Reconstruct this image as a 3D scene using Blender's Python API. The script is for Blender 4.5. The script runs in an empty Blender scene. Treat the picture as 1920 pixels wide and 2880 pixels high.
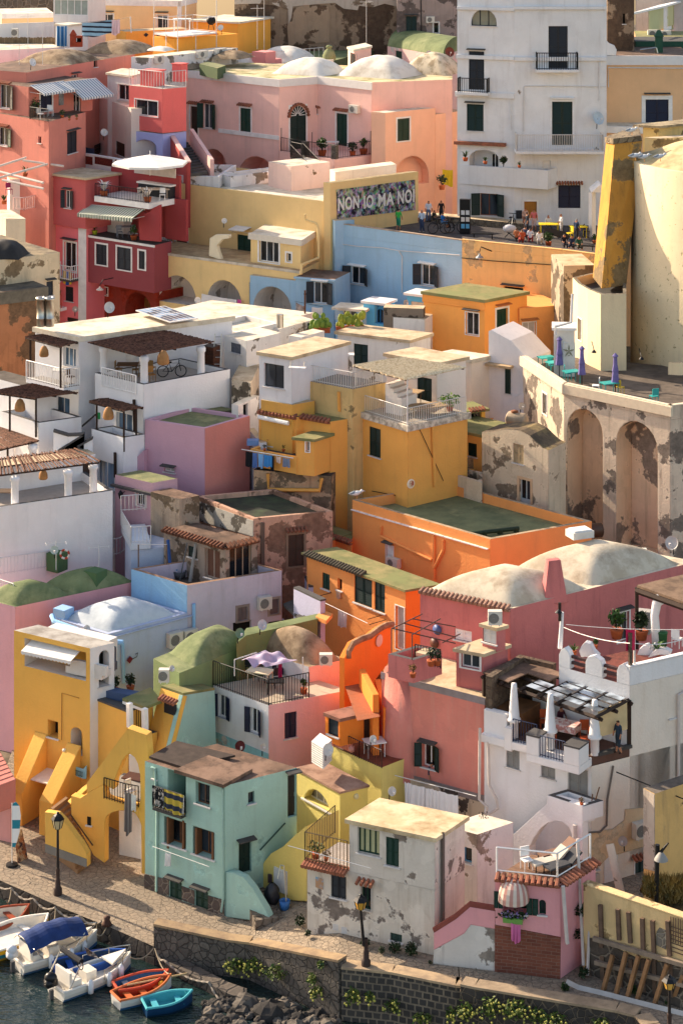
import bpy, math, random
from mathutils import Vector as V, Matrix
R=random.Random(7)
sc=bpy.context.scene
COL=sc.collection
F=6400.0; CX=960.0; HY=-500.0; CAMZ=50.0
ox,oy,K=0.0,0.0,1/2.45
def org(a,b,k=1/2.45):
 global ox,oy,K
 ox,oy,K=a,b,k
def N(x,y): return ox+x*K, oy+y*K
YS=1.0
def ramp0(nx): t=min(1,max(0,(nx-640)/330)); return 1.35*t*t*(3-2*t)
def P(x,y,Y):
 Y*=YS
 a,b=N(x,y); return V(((a-CX)/F*Y,Y,CAMZ-(b-HY)/F*Y))
def PZ(x,y,Z):
 if Z==0: Z=ramp0(N(x,y)[0])
 b=N(x,y)[1]; return P(x,y,(CAMZ-Z)*F/(b-HY)/YS)
def terr(Y):
 t=[(90,-4),(112,-.3),(118,1),(126,6),(140,11.5),(160,19),(185,24),(215,30),(260,34)]
 if Y<=t[0][0]: return t[0][1]
 for (a,b),(c,d) in zip(t,t[1:]):
  if Y<=c: return b+(d-b)*(Y-a)/(c-a)
 return 34
def lin(h):
 if not isinstance(h,str): return tuple(h)
 r=[]
 for i in (0,2,4):
  c=int(h[i:i+2],16)/255; r.append(c/12.92 if c<=.04045 else ((c+.055)/1.055)**2.4)
 return tuple(r)
def mul(c,k): return tuple(min(1,x*k) for x in c)
class NT:
 def __init__(s,name):
  s.m=bpy.data.materials.new(name); s.m.use_nodes=True; s.t=s.m.node_tree; s.b=s.t.nodes['Principled BSDF']
  s.b.inputs['Roughness'].default_value=.9; s.b.inputs['Specular IOR Level'].default_value=.25
 def n(s,k,**a):
  x=s.t.nodes.new(k)
  for q,v in a.items():
   if q in x.inputs: x.inputs[q].default_value=v
   else: setattr(x,q,v)
  return x
 def l(s,a,b): s.t.links.new(a,b)
 def pos(s,sx=1,sy=1,sz=1):
  g=s.n('ShaderNodeNewGeometry'); m=s.n('ShaderNodeVectorMath',operation='MULTIPLY'); s.l(g.outputs['Position'],m.inputs[0]); m.inputs[1].default_value=(sx,sy,sz); return m.outputs[0]
 def noise(s,scale,det=4,vec=None,rough=.55):
  x=s.n('ShaderNodeTexNoise'); x.inputs['Scale'].default_value=scale; x.inputs['Detail'].default_value=det; x.inputs['Roughness'].default_value=rough
  s.l(vec or s.pos(),x.inputs['Vector']); return x.outputs['Fac']
 def ramp(s,fac,a,b):
  x=s.n('ShaderNodeMapRange'); x.inputs[1].default_value=a; x.inputs[2].default_value=b; s.l(fac,x.inputs[0]); return x.outputs[0]
 def mix(s,fac,a,b,mode='MIX'):
  x=s.n('ShaderNodeMix',data_type='RGBA',blend_type=mode)
  for i,v in ((0,fac),(6,a),(7,b)):
   if isinstance(v,(int,float)): x.inputs[i].default_value=v
   elif isinstance(v,tuple): x.inputs[i].default_value=(*v[:3],1)
   else: s.l(v,x.inputs[i])
  return x.outputs[2]
 def mth(s,op,a,b=None):
  x=s.n('ShaderNodeMath',operation=op)
  for i,v in ((0,a),(1,b)):
   if v is None: continue
   if isinstance(v,(int,float)): x.inputs[i].default_value=v
   else: s.l(v,x.inputs[i])
  return x.outputs[0]
 def bump(s,h,st=.4,d=.03,bv=0):
  x=s.n('ShaderNodeBump'); x.inputs['Strength'].default_value=st; x.inputs['Distance'].default_value=d; s.l(h,x.inputs['Height'])
  if bv: bb=s.n('ShaderNodeBevel',samples=4); bb.inputs['Radius'].default_value=bv; s.l(bb.outputs[0],x.inputs['Normal'])
  s.l(x.outputs[0],s.b.inputs['Normal'])
 def col(s,c):
  if isinstance(c,tuple): s.b.inputs['Base Color'].default_value=(*c[:3],1)
  else: s.l(c,s.b.inputs['Base Color'])
MATS={}
def plaster(h,age=.3,peel=None,pa=.0,psc=.55,dirt='6e6258',dk=1.0):
 key=('pl',h,age,peel,pa,psc,dirt,dk)
 if key in MATS: return MATS[key]
 t=NT('plaster_'+str(len(MATS))); c=tuple(min(.86,x**.83) for x in lin(h))
 off=R.uniform(0,50)
 p=t.n('ShaderNodeVectorMath',operation='ADD'); t.l(t.pos(),p.inputs[0]); p.inputs[1].default_value=(off,off*.7,off*.3); pv=p.outputs[0]
 big=t.ramp(t.noise(.45,5,pv,.6),.3,.72)
 k=t.mix(big,mul(c,1.05),tuple(a*(1-.2*age-.05)+b*.06*age for a,b in zip(c,lin(dirt))))
 ps=t.n('ShaderNodeVectorMath',operation='MULTIPLY'); t.l(pv,ps.inputs[0]); ps.inputs[1].default_value=(1.6,1.6,.16)
 st=t.ramp(t.noise(1.5,5,ps.outputs[0],.6),.52,.78)
 k=t.mix(t.mth('MULTIPLY',st,.75*age),k,lin(dirt))
 bl=t.ramp(t.noise(2.2,6,pv,.65),.6,.75)
 k=t.mix(t.mth('MULTIPLY',bl,.35*age),k,mul(lin(dirt),1.3))
 k=t.mix(t.mth('MULTIPLY',t.ramp(t.noise(.7,3,pv,.5),.56,.575),.1+.25*age),k,mul(c,1.12))
 fine=t.noise(9,4,pv,.6)
 k=t.mix(t.ramp(fine,.3,.7),mul((.9,.9,.9),1),k,'MULTIPLY') if 0 else k
 hgt=fine
 if peel:
  nn=t.noise(psc,9,pv,.62)
  pm=t.n('ShaderNodeMapRange'); pm.inputs[1].default_value=.62-pa*.3; pm.inputs[2].default_value=.65-pa*.3; t.l(nn,pm.inputs[0])
  p2=t.n('ShaderNodeMapRange'); p2.inputs[1].default_value=.60-pa*.3; p2.inputs[2].default_value=.625-pa*.3; t.l(nn,p2.inputs[0]); k=t.mix(t.mth('MULTIPLY',p2.outputs[0],.6),k,mul(c,1.18))
  pc=t.mix(t.ramp(t.noise(3,5,pv,.7),.35,.65),lin(peel),mul(lin(peel),.6))
  k=t.mix(pm.outputs[0],k,pc); hgt=t.mth('SUBTRACT',fine,t.mth('MULTIPLY',pm.outputs[0],.9))
 t.col(k); t.bump(hgt,.45,.04,.07)
 MATS[key]=t.m; return t.m
def blotch(h1,h2,sc1=1.2,lo=.4,hi=.62,rough=.92,b=.3,h3=None):
 key=('bl',h1,h2,sc1,lo,hi,h3)
 if key in MATS: return MATS[key]
 t=NT('surface_'+str(len(MATS)))
 k=t.mix(t.ramp(t.noise(sc1,7,None,.65),lo,hi),lin(h1),lin(h2))
 if h3: k=t.mix(t.ramp(t.noise(sc1*.45,6,t.pos(1.1,.9,1),.7),.5,.62),k,lin(h3))
 t.b.inputs['Roughness'].default_value=rough
 t.col(k); t.bump(t.noise(sc1*7,5),b,.04); MATS[key]=t.m; return t.m
def flat(h,rough=.7,metal=0,var=.12,spec=.3):
 key=('fl',h,rough,metal,var)
 if key in MATS: return MATS[key]
 t=NT('paint_'+str(len(MATS))); c=lin(h)
 t.col(t.mix(t.ramp(t.noise(2.5,5),.3,.7),mul(c,1+var*.5),mul(c,1-var)))
 t.b.inputs['Roughness'].default_value=rough; t.b.inputs['Metallic'].default_value=metal; t.b.inputs['Specular IOR Level'].default_value=spec
 MATS[key]=t.m; return t.m
def glassm(h='15191d',rough=.06):
 key=('gl',h)
 if key in MATS: return MATS[key]
 t=NT('glass_'+str(len(MATS))); c=lin(h)
 t.col(t.mix(t.ramp(t.noise(.9,2,t.pos(1,1,.25)),.45,.6),c,mul(c,5)))  # paler noise bands stand for curtains and painted reflections
 t.b.inputs['Roughness'].default_value=rough; t.b.inputs['Specular IOR Level'].default_value=.5
 MATS[key]=t.m; return t.m
def leafm(h1,h2):
 key=('lf',h1,h2)
 if key in MATS: return MATS[key]
 t=NT('leaf_'+str(len(MATS)))
 t.col(t.mix(t.ramp(t.noise(2.4,4),.38,.62),lin(h1),lin(h2))); t.b.inputs['Roughness'].default_value=.6
 t.b.inputs['Transmission Weight'].default_value=0
 MATS[key]=t.m; return t.m
def stonem(h1,h2,mortar,scale=2.2,mw=.05,warp=.0):
 key=('st',h1,h2,mortar,scale)
 if key in MATS: return MATS[key]
 t=NT('stone_'+str(len(MATS)))
 d=t.n('ShaderNodeTexNoise'); d.inputs['Scale'].default_value=1.3; t.l(t.pos(),d.inputs['Vector'])
 ad=t.n('ShaderNodeVectorMath',operation='MULTIPLY_ADD'); t.l(d.outputs['Color'],ad.inputs[0]); ad.inputs[1].default_value=(.35,.35,.35); t.l(t.pos(),ad.inputs[2])
 v=t.n('ShaderNodeTexVoronoi',feature='DISTANCE_TO_EDGE'); v.inputs['Scale'].default_value=scale; t.l(ad.outputs[0],v.inputs['Vector'])
 v2=t.n('ShaderNodeTexVoronoi'); v2.inputs['Scale'].default_value=scale; t.l(ad.outputs[0],v2.inputs['Vector'])
 k=t.mix(v2.outputs['Color'],lin(h1),lin(h2)); 
 sep=t.n('ShaderNodeSeparateColor'); t.l(v2.outputs['Color'],sep.inputs[0])
 k=t.mix(sep.outputs[0],lin(h1),lin(h2))
 k=t.mix(t.ramp(t.noise(6,5),.35,.7),k,mul(lin(h1),.6))
 e=t.ramp(v.outputs['Distance'],mw*.5,mw*1.5)
 k=t.mix(e,lin(mortar),k)
 k=t.mix(t.ramp(t.noise(.5,5),.55,.75),k,mul(lin(h2),.8))
 t.col(k); t.bump(t.mth('ADD',e,t.mth('MULTIPLY',t.noise(9,4),.5)),.8,.06); MATS[key]=t.m; return t.m
def brickm(h1,h2,mortar,bw=.28,bh=.09,U=None,ms=.012,off=.5,bump=.5,dist=.02,horiz=False,rot=0):
 """blocks laid in a wall that runs along direction U, or on the ground when horiz"""
 key=('bk',h1,h2,mortar,bw,bh,tuple(U) if U else None,horiz)
 if key in MATS: return MATS[key]
 t=NT('masonry_'+str(len(MATS)))
 g=t.n('ShaderNodeNewGeometry'); cb=t.n('ShaderNodeCombineXYZ')
 if horiz:
  mp=t.n('ShaderNodeMapping'); mp.inputs['Rotation'].default_value=(0,0,rot); t.l(g.outputs['Position'],mp.inputs['Vector'])
  vec=mp.outputs[0]
 else:
  dt=t.n('ShaderNodeVectorMath',operation='DOT_PRODUCT'); t.l(g.outputs['Position'],dt.inputs[0]); dt.inputs[1].default_value=(U[0],U[1],0)
  sp=t.n('ShaderNodeSeparateXYZ'); t.l(g.outputs['Position'],sp.inputs[0]); t.l(dt.outputs['Value'],cb.inputs[0]); t.l(sp.outputs[2],cb.inputs[1]); vec=cb.outputs[0]
 d=t.n('ShaderNodeTexNoise'); d.inputs['Scale'].default_value=1.7; d.inputs['Detail'].default_value=3; t.l(g.outputs['Position'],d.inputs['Vector'])
 ad=t.n('ShaderNodeVectorMath',operation='MULTIPLY_ADD'); t.l(d.outputs['Color'],ad.inputs[0]); w=bw*.35; ad.inputs[1].default_value=(w,w*.6,0); t.l(vec,ad.inputs[2])
 b=t.n('ShaderNodeTexBrick'); t.l(ad.outputs[0],b.inputs['Vector']); b.offset=off
 b.inputs['Color1'].default_value=(*lin(h1),1); b.inputs['Color2'].default_value=(*lin(h2),1); b.inputs['Mortar'].default_value=(*lin(mortar),1)
 b.inputs['Scale'].default_value=1; b.inputs['Mortar Size'].default_value=ms; b.inputs['Brick Width'].default_value=bw; b.inputs['Row Height'].default_value=bh; b.inputs['Mortar Smooth'].default_value=.3
 k=t.mix(t.mth('MULTIPLY',t.ramp(t.noise(1.1,6),.42,.7),.5),b.outputs['Color'],mul(lin(h1),.6))
 k=t.mix(t.mth('MULTIPLY',t.ramp(t.noise(8,4),.45,.75),.4),k,mul(lin(h2),1.35))
 t.col(k); hh=t.mth('SUBTRACT',t.mth('MULTIPLY',t.noise(7,4),.6),b.outputs['Fac']); t.bump(hh,bump,dist); MATS[key]=t.m; return t.m
def stripem(h1,h2,U,per,duty=.5):
 key=('sp',h1,h2,tuple(U),per)
 if key in MATS: return MATS[key]
 t=NT('stripe_'+str(len(MATS))); dt=t.n('ShaderNodeVectorMath',operation='DOT_PRODUCT'); t.l(t.pos(),dt.inputs[0]); dt.inputs[1].default_value=tuple(U)
 f=t.mth('FRACT',t.mth('DIVIDE',dt.outputs['Value'],per)); f=t.mth('GREATER_THAN',f,duty)
 t.col(t.mix(f,lin(h1),lin(h2))); MATS[key]=t.m; return t.m
ROOT={}
class Fr:
 def __init__(s,A,B):
  s.A=V((A[0],A[1])); s.B=V((B[0],B[1])); s.L=(s.B-s.A).length; s.U=(s.B-s.A)/s.L; s.n=V((s.U.y,-s.U.x))
 def pt(s,u,z,d=0):
  p=s.A+s.U*u+s.n*d; return V((p.x,p.y,z))
 def hit(s,x,y):
  a,b=N(x,y); D=V(((a-CX)/F,1)); t=s.A.dot(s.n)/D.dot(s.n); p=D*t
  return ((p-s.A).dot(s.U), CAMZ-(b-HY)/F*t)
 def at(s,x,y,d=0):
  u,z=s.hit(x,y); return s.pt(u,z,d)
 def off(s,d):
  return Fr(s.A+s.n*d,s.B+s.n*d)
class MB:
 def __init__(s): s.v=[]; s.f=[]; s.mi=[]
 def add(s,vs,fs,mi=0):
  o=len(s.v); s.v+= [V(x) for x in vs]; s.f+=[tuple(i+o for i in f) for f in fs]; s.mi+=[mi]*len(fs); return s
 def quad(s,*p,mi=0): return s.add(p,[tuple(range(len(p)))],mi)
 def hexa(s,b,t,mi=0):
  n=len(b); return s.add(list(b)+list(t),[tuple(range(n-1,-1,-1)),tuple(range(n,2*n))]+[(i,(i+1)%n,n+(i+1)%n,n+i) for i in range(n)],mi)
 def prism(s,poly,vec,mi=0):
  vec=V(vec); return s.hexa(poly,[V(p)+vec for p in poly],mi)
 def fbox(s,fr,u0,u1,z0,z1,d0,d1,mi=0):
  if d0>d1: d0,d1=d1,d0
  b=[fr.pt(u0,z0,d1),fr.pt(u0,z0,d0),fr.pt(u1,z0,d0),fr.pt(u1,z0,d1)]
  return s.hexa(b[::-1],[V((p.x,p.y,z1)) for p in b[::-1]],mi)
 def box(s,c,x,y,z,mi=0):
  c,x,y,z=V(c),V(x),V(y),V(z)
  b=[c-x-y-z,c+x-y-z,c+x+y-z,c-x+y-z]; return s.hexa(b,[p+z*2 for p in b],mi)
 def abox(s,c,sx,sy,sz,a=0,mi=0):
  co,si=math.cos(a),math.sin(a); return s.box(c,(co*sx/2,si*sx/2,0),(-si*sy/2,co*sy/2,0),(0,0,sz/2),mi)
 def tube(s,pts,r,n=5,mi=0,cap=True):
  pts=[V(p) for p in pts]; m=len(pts); rs=r if isinstance(r,(list,tuple)) else [r]*m
  up=None; vs=[]
  for i,p in enumerate(pts):
   d=(pts[min(i+1,m-1)]-pts[max(i-1,0)])
   if d.length<1e-9: d=V((0,0,1))
   d.normalize()
   if up is None: up=V((0,0,1)) if abs(d.z)<.9 else V((1,0,0))
   a=d.cross(up)
   if a.length<1e-5: a=d.cross(V((0,1,0)))
   a.normalize(); b=a.cross(d); up=b
   vs+=[p+(a*math.cos(2*math.pi*k/n)+b*math.sin(2*math.pi*k/n))*rs[i] for k in range(n)]
  fs=[(i*n+k,i*n+(k+1)%n,(i+1)*n+(k+1)%n,(i+1)*n+k) for i in range(m-1) for k in range(n)]
  if cap: fs+=[tuple(range(n-1,-1,-1)),tuple(range((m-1)*n,m*n))]
  return s.add(vs,fs,mi)
 def lathe(s,c,prof,n=14,mi=0,ax=None):
  c=V(c); ax=V(ax).normalized() if ax is not None else V((0,0,1))
  x=ax.cross(V((0,1,0)) if abs(ax.y)<.9 else V((1,0,0))).normalized(); y=ax.cross(x)
  vs=[c+ax*z+(x*math.cos(2*math.pi*k/n)+y*math.sin(2*math.pi*k/n))*r for r,z in prof for k in range(n)]
  m=len(prof)
  fs=[(i*n+k,i*n+(k+1)%n,(i+1)*n+(k+1)%n,(i+1)*n+k) for i in range(m-1) for k in range(n)]
  return s.add(vs,fs,mi)
 def ball(s,c,r,n=8,m=6,sc=(1,1,1),mi=0):
  c=V(c); vs=[];
  for i in range(m+1):
   th=math.pi*i/m
   for k in range(n): vs.append(c+V((math.sin(th)*math.cos(2*math.pi*k/n)*r*sc[0],math.sin(th)*math.sin(2*math.pi*k/n)*r*sc[1],-math.cos(th)*r*sc[2])))
  return s.add(vs,[(i*n+k,i*n+(k+1)%n,(i+1)*n+(k+1)%n,(i+1)*n+k) for i in range(m) for k in range(n)],mi)
 def grid(s,fn,nu,nv,mi=0):
  vs=[fn(i/nu,j/nv) for j in range(nv+1) for i in range(nu+1)]
  return s.add(vs,[(j*(nu+1)+i,j*(nu+1)+i+1,(j+1)*(nu+1)+i+1,(j+1)*(nu+1)+i) for j in range(nv) for i in range(nu)],mi)
 def build(s,name,mat,parent=None,smooth=False,label=None,**kw):
  if not s.v: return None
  if parent is not None:
   r=parent
   while r.parent: r=r.parent
   loc=ROOT[r.name]
  else:
   loc=V((sum(p.x for p in s.v)/len(s.v),sum(p.y for p in s.v)/len(s.v),min(p.z for p in s.v)))
  me=bpy.data.meshes.new(name); me.from_pydata([p-loc for p in s.v],[],s.f)
  for m in (mat if isinstance(mat,(list,tuple)) else [mat]): me.materials.append(m)
  if any(s.mi): me.polygons.foreach_set('material_index',s.mi)
  if smooth: me.polygons.foreach_set('use_smooth',[True]*len(s.f))
  me.update()
  o=bpy.data.objects.new(name,me); COL.objects.link(o)
  if parent is not None: o.parent=parent
  else: o.location=loc; ROOT[o.name]=loc
  if label: tag(o,label,**kw)
  return o
def tag(o,label=None,cat=None,group=None,kind=None):
 if label: o['label']=label
 if cat: o['category']=cat; o['kind']='thing'
 if group: o['group']=group
 if kind: o['kind']=kind
 return o
def thing(name,loc,label,cat,group=None):
 o=bpy.data.objects.new(name,None); COL.objects.link(o); o.location=loc; o.empty_display_size=.3; ROOT[o.name]=V(loc)
 return tag(o,label,cat,group)
def clone(o,loc,rz=0,label=None,scale=None):
 c=o.copy(); COL.objects.link(c); c.location=loc; c.rotation_euler=(0,0,rz); ROOT[c.name]=V(loc)
 if scale: c.scale=(scale,)*3
 if label: c['label']=label
 for ch in o.children:
  d=ch.copy(); COL.objects.link(d); d.parent=c
  for g in ch.children:
   e=g.copy(); COL.objects.link(e); e.parent=d
 return c
def arc(u0,u1,z0,z1,n=10):
 c=(u0+u1)/2; a=(u1-u0)/2; return [(c-a*math.cos(math.pi*i/n),z0+(z1-z0)*math.sin(math.pi*i/n)) for i in range(n+1)]
def wallgrid(mb,fr,L,z0,z1,ops,mi=0,u00=0):
 us=sorted({u00,L}|{min(max(q,u00),L) for o in ops for q in (o['u0'],o['u1'])}); zs=sorted({z0,z1}|{min(max(q,z0),z1) for o in ops for q in (o['z0'],o['z1'])})
 for a,b in zip(us,us[1:]):
  for c,d in zip(zs,zs[1:]):
   if b-a<1e-4 or d-c<1e-4: continue
   um,zm=(a+b)/2,(c+d)/2
   if any(o['u0']<um<o['u1'] and o['z0']<zm<o['z1'] for o in ops): continue
   mb.quad(fr.pt(a,c),fr.pt(b,c),fr.pt(b,d),fr.pt(a,d),mi=mi)
 for o in ops:
  u0,u1,a,b,dp=o['u0'],o['u1'],o['z0'],o['z1'],-o['dep']
  if o.get('arch'):
   zz=b-o['arch']; cv=arc(u0,u1,zz,b)
   for (p,q),(r,t) in zip(cv,cv[1:]): mb.quad(fr.pt(p,q),fr.pt(r,t),fr.pt(r,b),fr.pt(p,b),mi=mi)
   out=[(u0,a)]+cv+[(u1,a)]
  else: out=[(u0,a),(u0,b),(u1,b),(u1,a)]
  m2=o.get('mi',mi)
  for (p,q),(r,t) in zip(out,out[1:]+out[:1]): mb.quad(fr.pt(p,q,dp),fr.pt(r,t,dp),fr.pt(r,t),fr.pt(p,q),mi=m2)
  if o.get('back'): mb.add([fr.pt(p,q,dp) for p,q in out],[tuple(range(len(out)))],m2)
def louver(mb,fr,u0,u1,z0,z1,d,mi=0):
 w=min(.07,(u1-u0)*.16); t=.04
 mb.fbox(fr,u0,u0+w,z0,z1,d,d+t,mi); mb.fbox(fr,u1-w,u1,z0,z1,d,d+t,mi)
 zm=(z0+z1)/2
 for q in (z0,zm-w*.5,z1-w): mb.fbox(fr,u0+w,u1-w,q,q+w,d,d+t,mi)
 n=max(4,int((z1-z0)/.115)); h=(z1-z0)/n
 for i in range(n):
  z=z0+i*h; mb.quad(fr.pt(u0+w,z,d+t*.9),fr.pt(u1-w,z,d+t*.9),fr.pt(u1-w,z+h*1.0,d),fr.pt(u0+w,z+h*1.0,d),mi=mi)
def off2(poly,d):
 """shrink a convex plan (any winding) by d"""
 n=len(poly); c=sum((V((p.x,p.y)) for p in poly),V((0,0)))/n; L=[]
 for i in range(n):
  a=V((poly[i].x,poly[i].y)); b=V((poly[(i+1)%n].x,poly[(i+1)%n].y)); t=(b-a).normalized(); m=V((-t.y,t.x))
  if (c-a).dot(m)<0: m=-m
  L.append((a+m*d,t))
 out=[]
 for i in range(n):
  (p,t),(q,s_)=L[i-1],L[i]; cr=t.x*s_.y-t.y*s_.x
  if abs(cr)<1e-4: out.append(q.copy()); continue
  k=((q-p).x*s_.y-(q-p).y*s_.x)/cr; out.append(p+t*k)
 return out
HOUSES=[]
def facing(h,w,mat,*a): h.wm[w]=mat
WHITE=flat('e4e0dc',.6); GREYW=flat('cfcac6',.7); GREEN=flat('0f3327',.5); DKGREEN=flat('0c2622',.5); NAVY=flat('151a33',.5); DKGREY=flat('24262c',.5)
BROWN=flat('3b2a22',.6); WOOD=flat('6e4a2c',.7,var=.35); DWOOD=flat('35251c',.8,var=.3); IRON=flat('1c1b1d',.5,.3); WIRON=flat('d8d4cf',.5)
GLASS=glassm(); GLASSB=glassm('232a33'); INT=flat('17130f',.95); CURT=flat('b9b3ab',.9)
TILE=blotch('a0624a','744c3c',2.5,.35,.65); SLATE=flat('4a4744',.9,var=.3); ROOFB=blotch('c9b698','9a8264',1.0,.4,.68,h3='bda98a'); ROOFG=blotch('6e7048','94875c',1.0,.38,.66,h3='7a7d50')
ROOFBR=blotch('6d5647','4b3c33',1.2,.4,.65,h3='7f6656'); ROOFW=blotch('d6cbb8','a8977e',.9,.45,.72); GREENR=blotch('7a7c58','62674a',.9,.4,.65,h3='8a8760'); DOMEW=blotch('ddd6ca','b3a593',.8,.48,.75)
DOMEB=blotch('a58f74','6a5643',1.1,.38,.62,h3='8c765c'); DOMEG=blotch('767f58','5c6745',.8,.38,.64,h3='868a63')
STEEL=flat('b9b4aa',.38,1.0); TANK=flat('b09a80',.7,var=.3)
class House:
 def __init__(s,name,label,chain,Y,mat,a=None,cat='house',base=None,depth=6,par=0,pt=.22,roof=None,group=None,back=None,roofname='roof',over=0,rth=.16,Z=None,extra=0,topm=None,iname='wall',pw=None):
  a=len(chain)//2 if a is None else a
  if Z is None: Z=P(chain[a][0],chain[a][1],Y).z
  s.Z=Z; s.mat=mat
  c=[PZ(*q,Z) if isinstance(q,tuple) else V((q.x,q.y,Z)) for q in chain]; s.nc=len(c)
  if back: c+= [PZ(x,y,Z) for x,y in back]
  elif len(c)==2:
   fr=Fr(c[0],c[1]); c+=[fr.pt(fr.L,Z,-depth),fr.pt(0,Z,-depth)]
  elif len(c)==3: c.append(c[0]+c[2]-c[1])
  s.c=c; n=len(c); s.fr=[Fr(c[i],c[(i+1)%n]) for i in range(n)]
  ym=min(p.y for p in c); s.zb=base if base is not None else max(-.3,terr(ym)-12)
  s.root=thing(name,(sum(p.x for p in c)/n,sum(p.y for p in c)/n,s.zb),label,cat,group)
  s.ops={i:[] for i in range(n)}; s.par=par; s.pt=pt; s.roofm=roof or ROOFB; s.over=over; s.rth=rth; s.roofname=roofname; s.extra=extra; s.zf=Z-par; s.imat=None; s.topm=topm; s.iname=iname; s.pw=pw; s.wm={}
  HOUSES.append(s)
 def finish(s):
  mb=MB(); Z=s.Z; n=len(s.c)
  top=s.zf-.001 if s.pw is not None else Z-(s.rth if s.over>0 else 0)
  wms=list(s.wm.values())
  for i,fr in enumerate(s.fr): wallgrid(mb,fr,fr.L,s.zb,top,s.ops[i],3+wms.index(s.wm[i]) if i in s.wm else 0)
  if s.par>0 and s.pw is not None:
   for i in s.pw:
    fr=s.fr[i]; pm=MB(); pm.fbox(fr,0,fr.L-.001*i,s.zf,Z,-s.pt,0); pm.build('parapet',s.topm if 0 else s.mat,s.root); cm=MB(); cm.fbox(fr,-.03,fr.L+.03,Z,Z+.06,-s.pt-.03,.03); cm.build('coping',s.topm or s.mat,s.root)
   MB().add([V((p.x,p.y,s.zf)) for p in s.c],[tuple(range(n))]).build(s.roofname,s.roofm,s.root)
  elif s.par>0:
   q=off2(s.c,s.pt)
   for i in range(n):
    j=(i+1)%n; a,b=s.c[i],s.c[j]; p,r=V((q[i].x,q[i].y,Z)),V((q[j].x,q[j].y,Z))
    mb.quad(a,b,r,p,mi=2); mb.quad(V((r.x,r.y,s.zf)),V((p.x,p.y,s.zf)),p,r,mi=1)
   rb=MB(); rb.add([V((p.x,p.y,s.zf)) for p in q],[tuple(range(n))]); 
   rb.build(s.roofname,s.roofm,s.root)
  elif s.over>0:
   q=off2(s.c,-s.over); rb=MB(); rb.prism([V((p.x,p.y,Z-s.rth)) for p in q],(0,0,s.rth)); rb.build(s.roofname,s.roofm,s.root)
  else:
   rb=MB(); rb.add(s.c,[tuple(range(n))]); rb.build(s.roofname,s.roofm,s.root)
  mb.build(s.iname,[s.mat,s.imat or s.mat,s.topm or s.mat]+wms,s.root)
 def win(s,w,x0,y0,x1,y1,k='shut',c=None,trim=None,sill=True,hood=None,arch=0,dep=.2,n=2,name=None,pane=None,tw=.13,fc=None,hh=.12):
  fr=s.fr[w]; ua,zb_=fr.hit(x0,y0); ub,za=fr.hit(x1,y1)
  return mkwin(s.root,fr,s.ops[w],ua,ub,za,zb_,k,c,trim,sill,hood,arch,dep,n,name,pane,tw,fc,hh)
 def niche(s,w,x0,y0,x1,y1,dep=1.5,arch=0,mi=0,bot=None):
  fr=s.fr[w]; ua,zt=fr.hit(x0,y0); ub,zl=fr.hit(x1,y1)
  s.ops[w].append(dict(u0=ua,u1=ub,z0=max(zl,s.zb+.01),z1=zt,arch=(ub-ua)*.5*arch,dep=dep,back=True,mi=mi))
  return fr.off(-dep)
 def dome(s,s0,s1,t0,t1,rise,mat=DOMEW,pw=9,name='dome',nu=20):
  L,M,Rr=s.c[0],s.c[1],s.c[2]
  def fn(u,v):
   a=s0+(s1-s0)*u; b=t0+(t1-t0)*v; p=L+(M-L)*a+(Rr-M)*b
   x,y=abs(2*u-1),abs(2*v-1); m=min(1,(x**pw+y**pw)**(1/pw)); h=max(0,1-m*m)**.9
   return V((p.x,p.y,s.zf+.004+rise*.5*h))
  MB().grid(fn,nu,nu).build(name,mat,s.root,True)
 def band(s,w,x0,y0,x1,y1,d=.03,mat=WHITE,name='cornice',z=None):
  """horizontal strip; from pixel (x0,y0) top-left to (x1,y1) bottom-right"""
  fr=s.fr[w]; ua,zt=fr.hit(x0,y0); ub,zl=fr.hit(x1,y1)
  MB().fbox(fr,ua,ub,zl,zt,-.02,d).build(name,mat,s.root)
 def cornice(s,ws,h=.5,d=.06,mat=WHITE,drop=0):
  for w in ws:
   fr=s.fr[w]; m=MB(); m.fbox(fr,-d if w==ws[0] else 0.0,fr.L+(d if w==ws[-1] else d*.9),s.Z-h-drop,s.Z+.003-drop,-.02,d); m.build('cornice',mat,s.root)
 def panel(s,w,pts,d0,d1,mat,name='panel'):
  fr=s.fr[w]; q=[fr.at(x,y,d0) for x,y in pts]; n3=V((fr.n.x,fr.n.y,0))*(d1-d0)
  return MB().prism(q[::-1],n3).build(name,mat,s.root)
 def rail(s,pts,h=.95,mat=IRON,sp=.14,name='railing',z=None,r=.016):
  z=s.zf if z is None else z
  return rail(s.root,[PZ(x,y,z) if not isinstance(x,V) else x for x,y in pts],h,mat,sp,name,r)
 def eave(s,ws,mat=TILE,o=.28,name='tile_eave',th=.09):
  for w in ws:
   fr=s.fr[w]; m=MB(); n=max(3,int(fr.L/.24))
   for i in range(n):
    u=(i+.5)/n*fr.L; m.tube([fr.pt(u,s.Z+.12,-.15),fr.pt(u,s.Z-.0,o)],.095,6)
   m.fbox(fr,0,fr.L,s.Z-.12,s.Z-.03,-.1,o*.6); m.build(name,mat,s.root)
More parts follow.
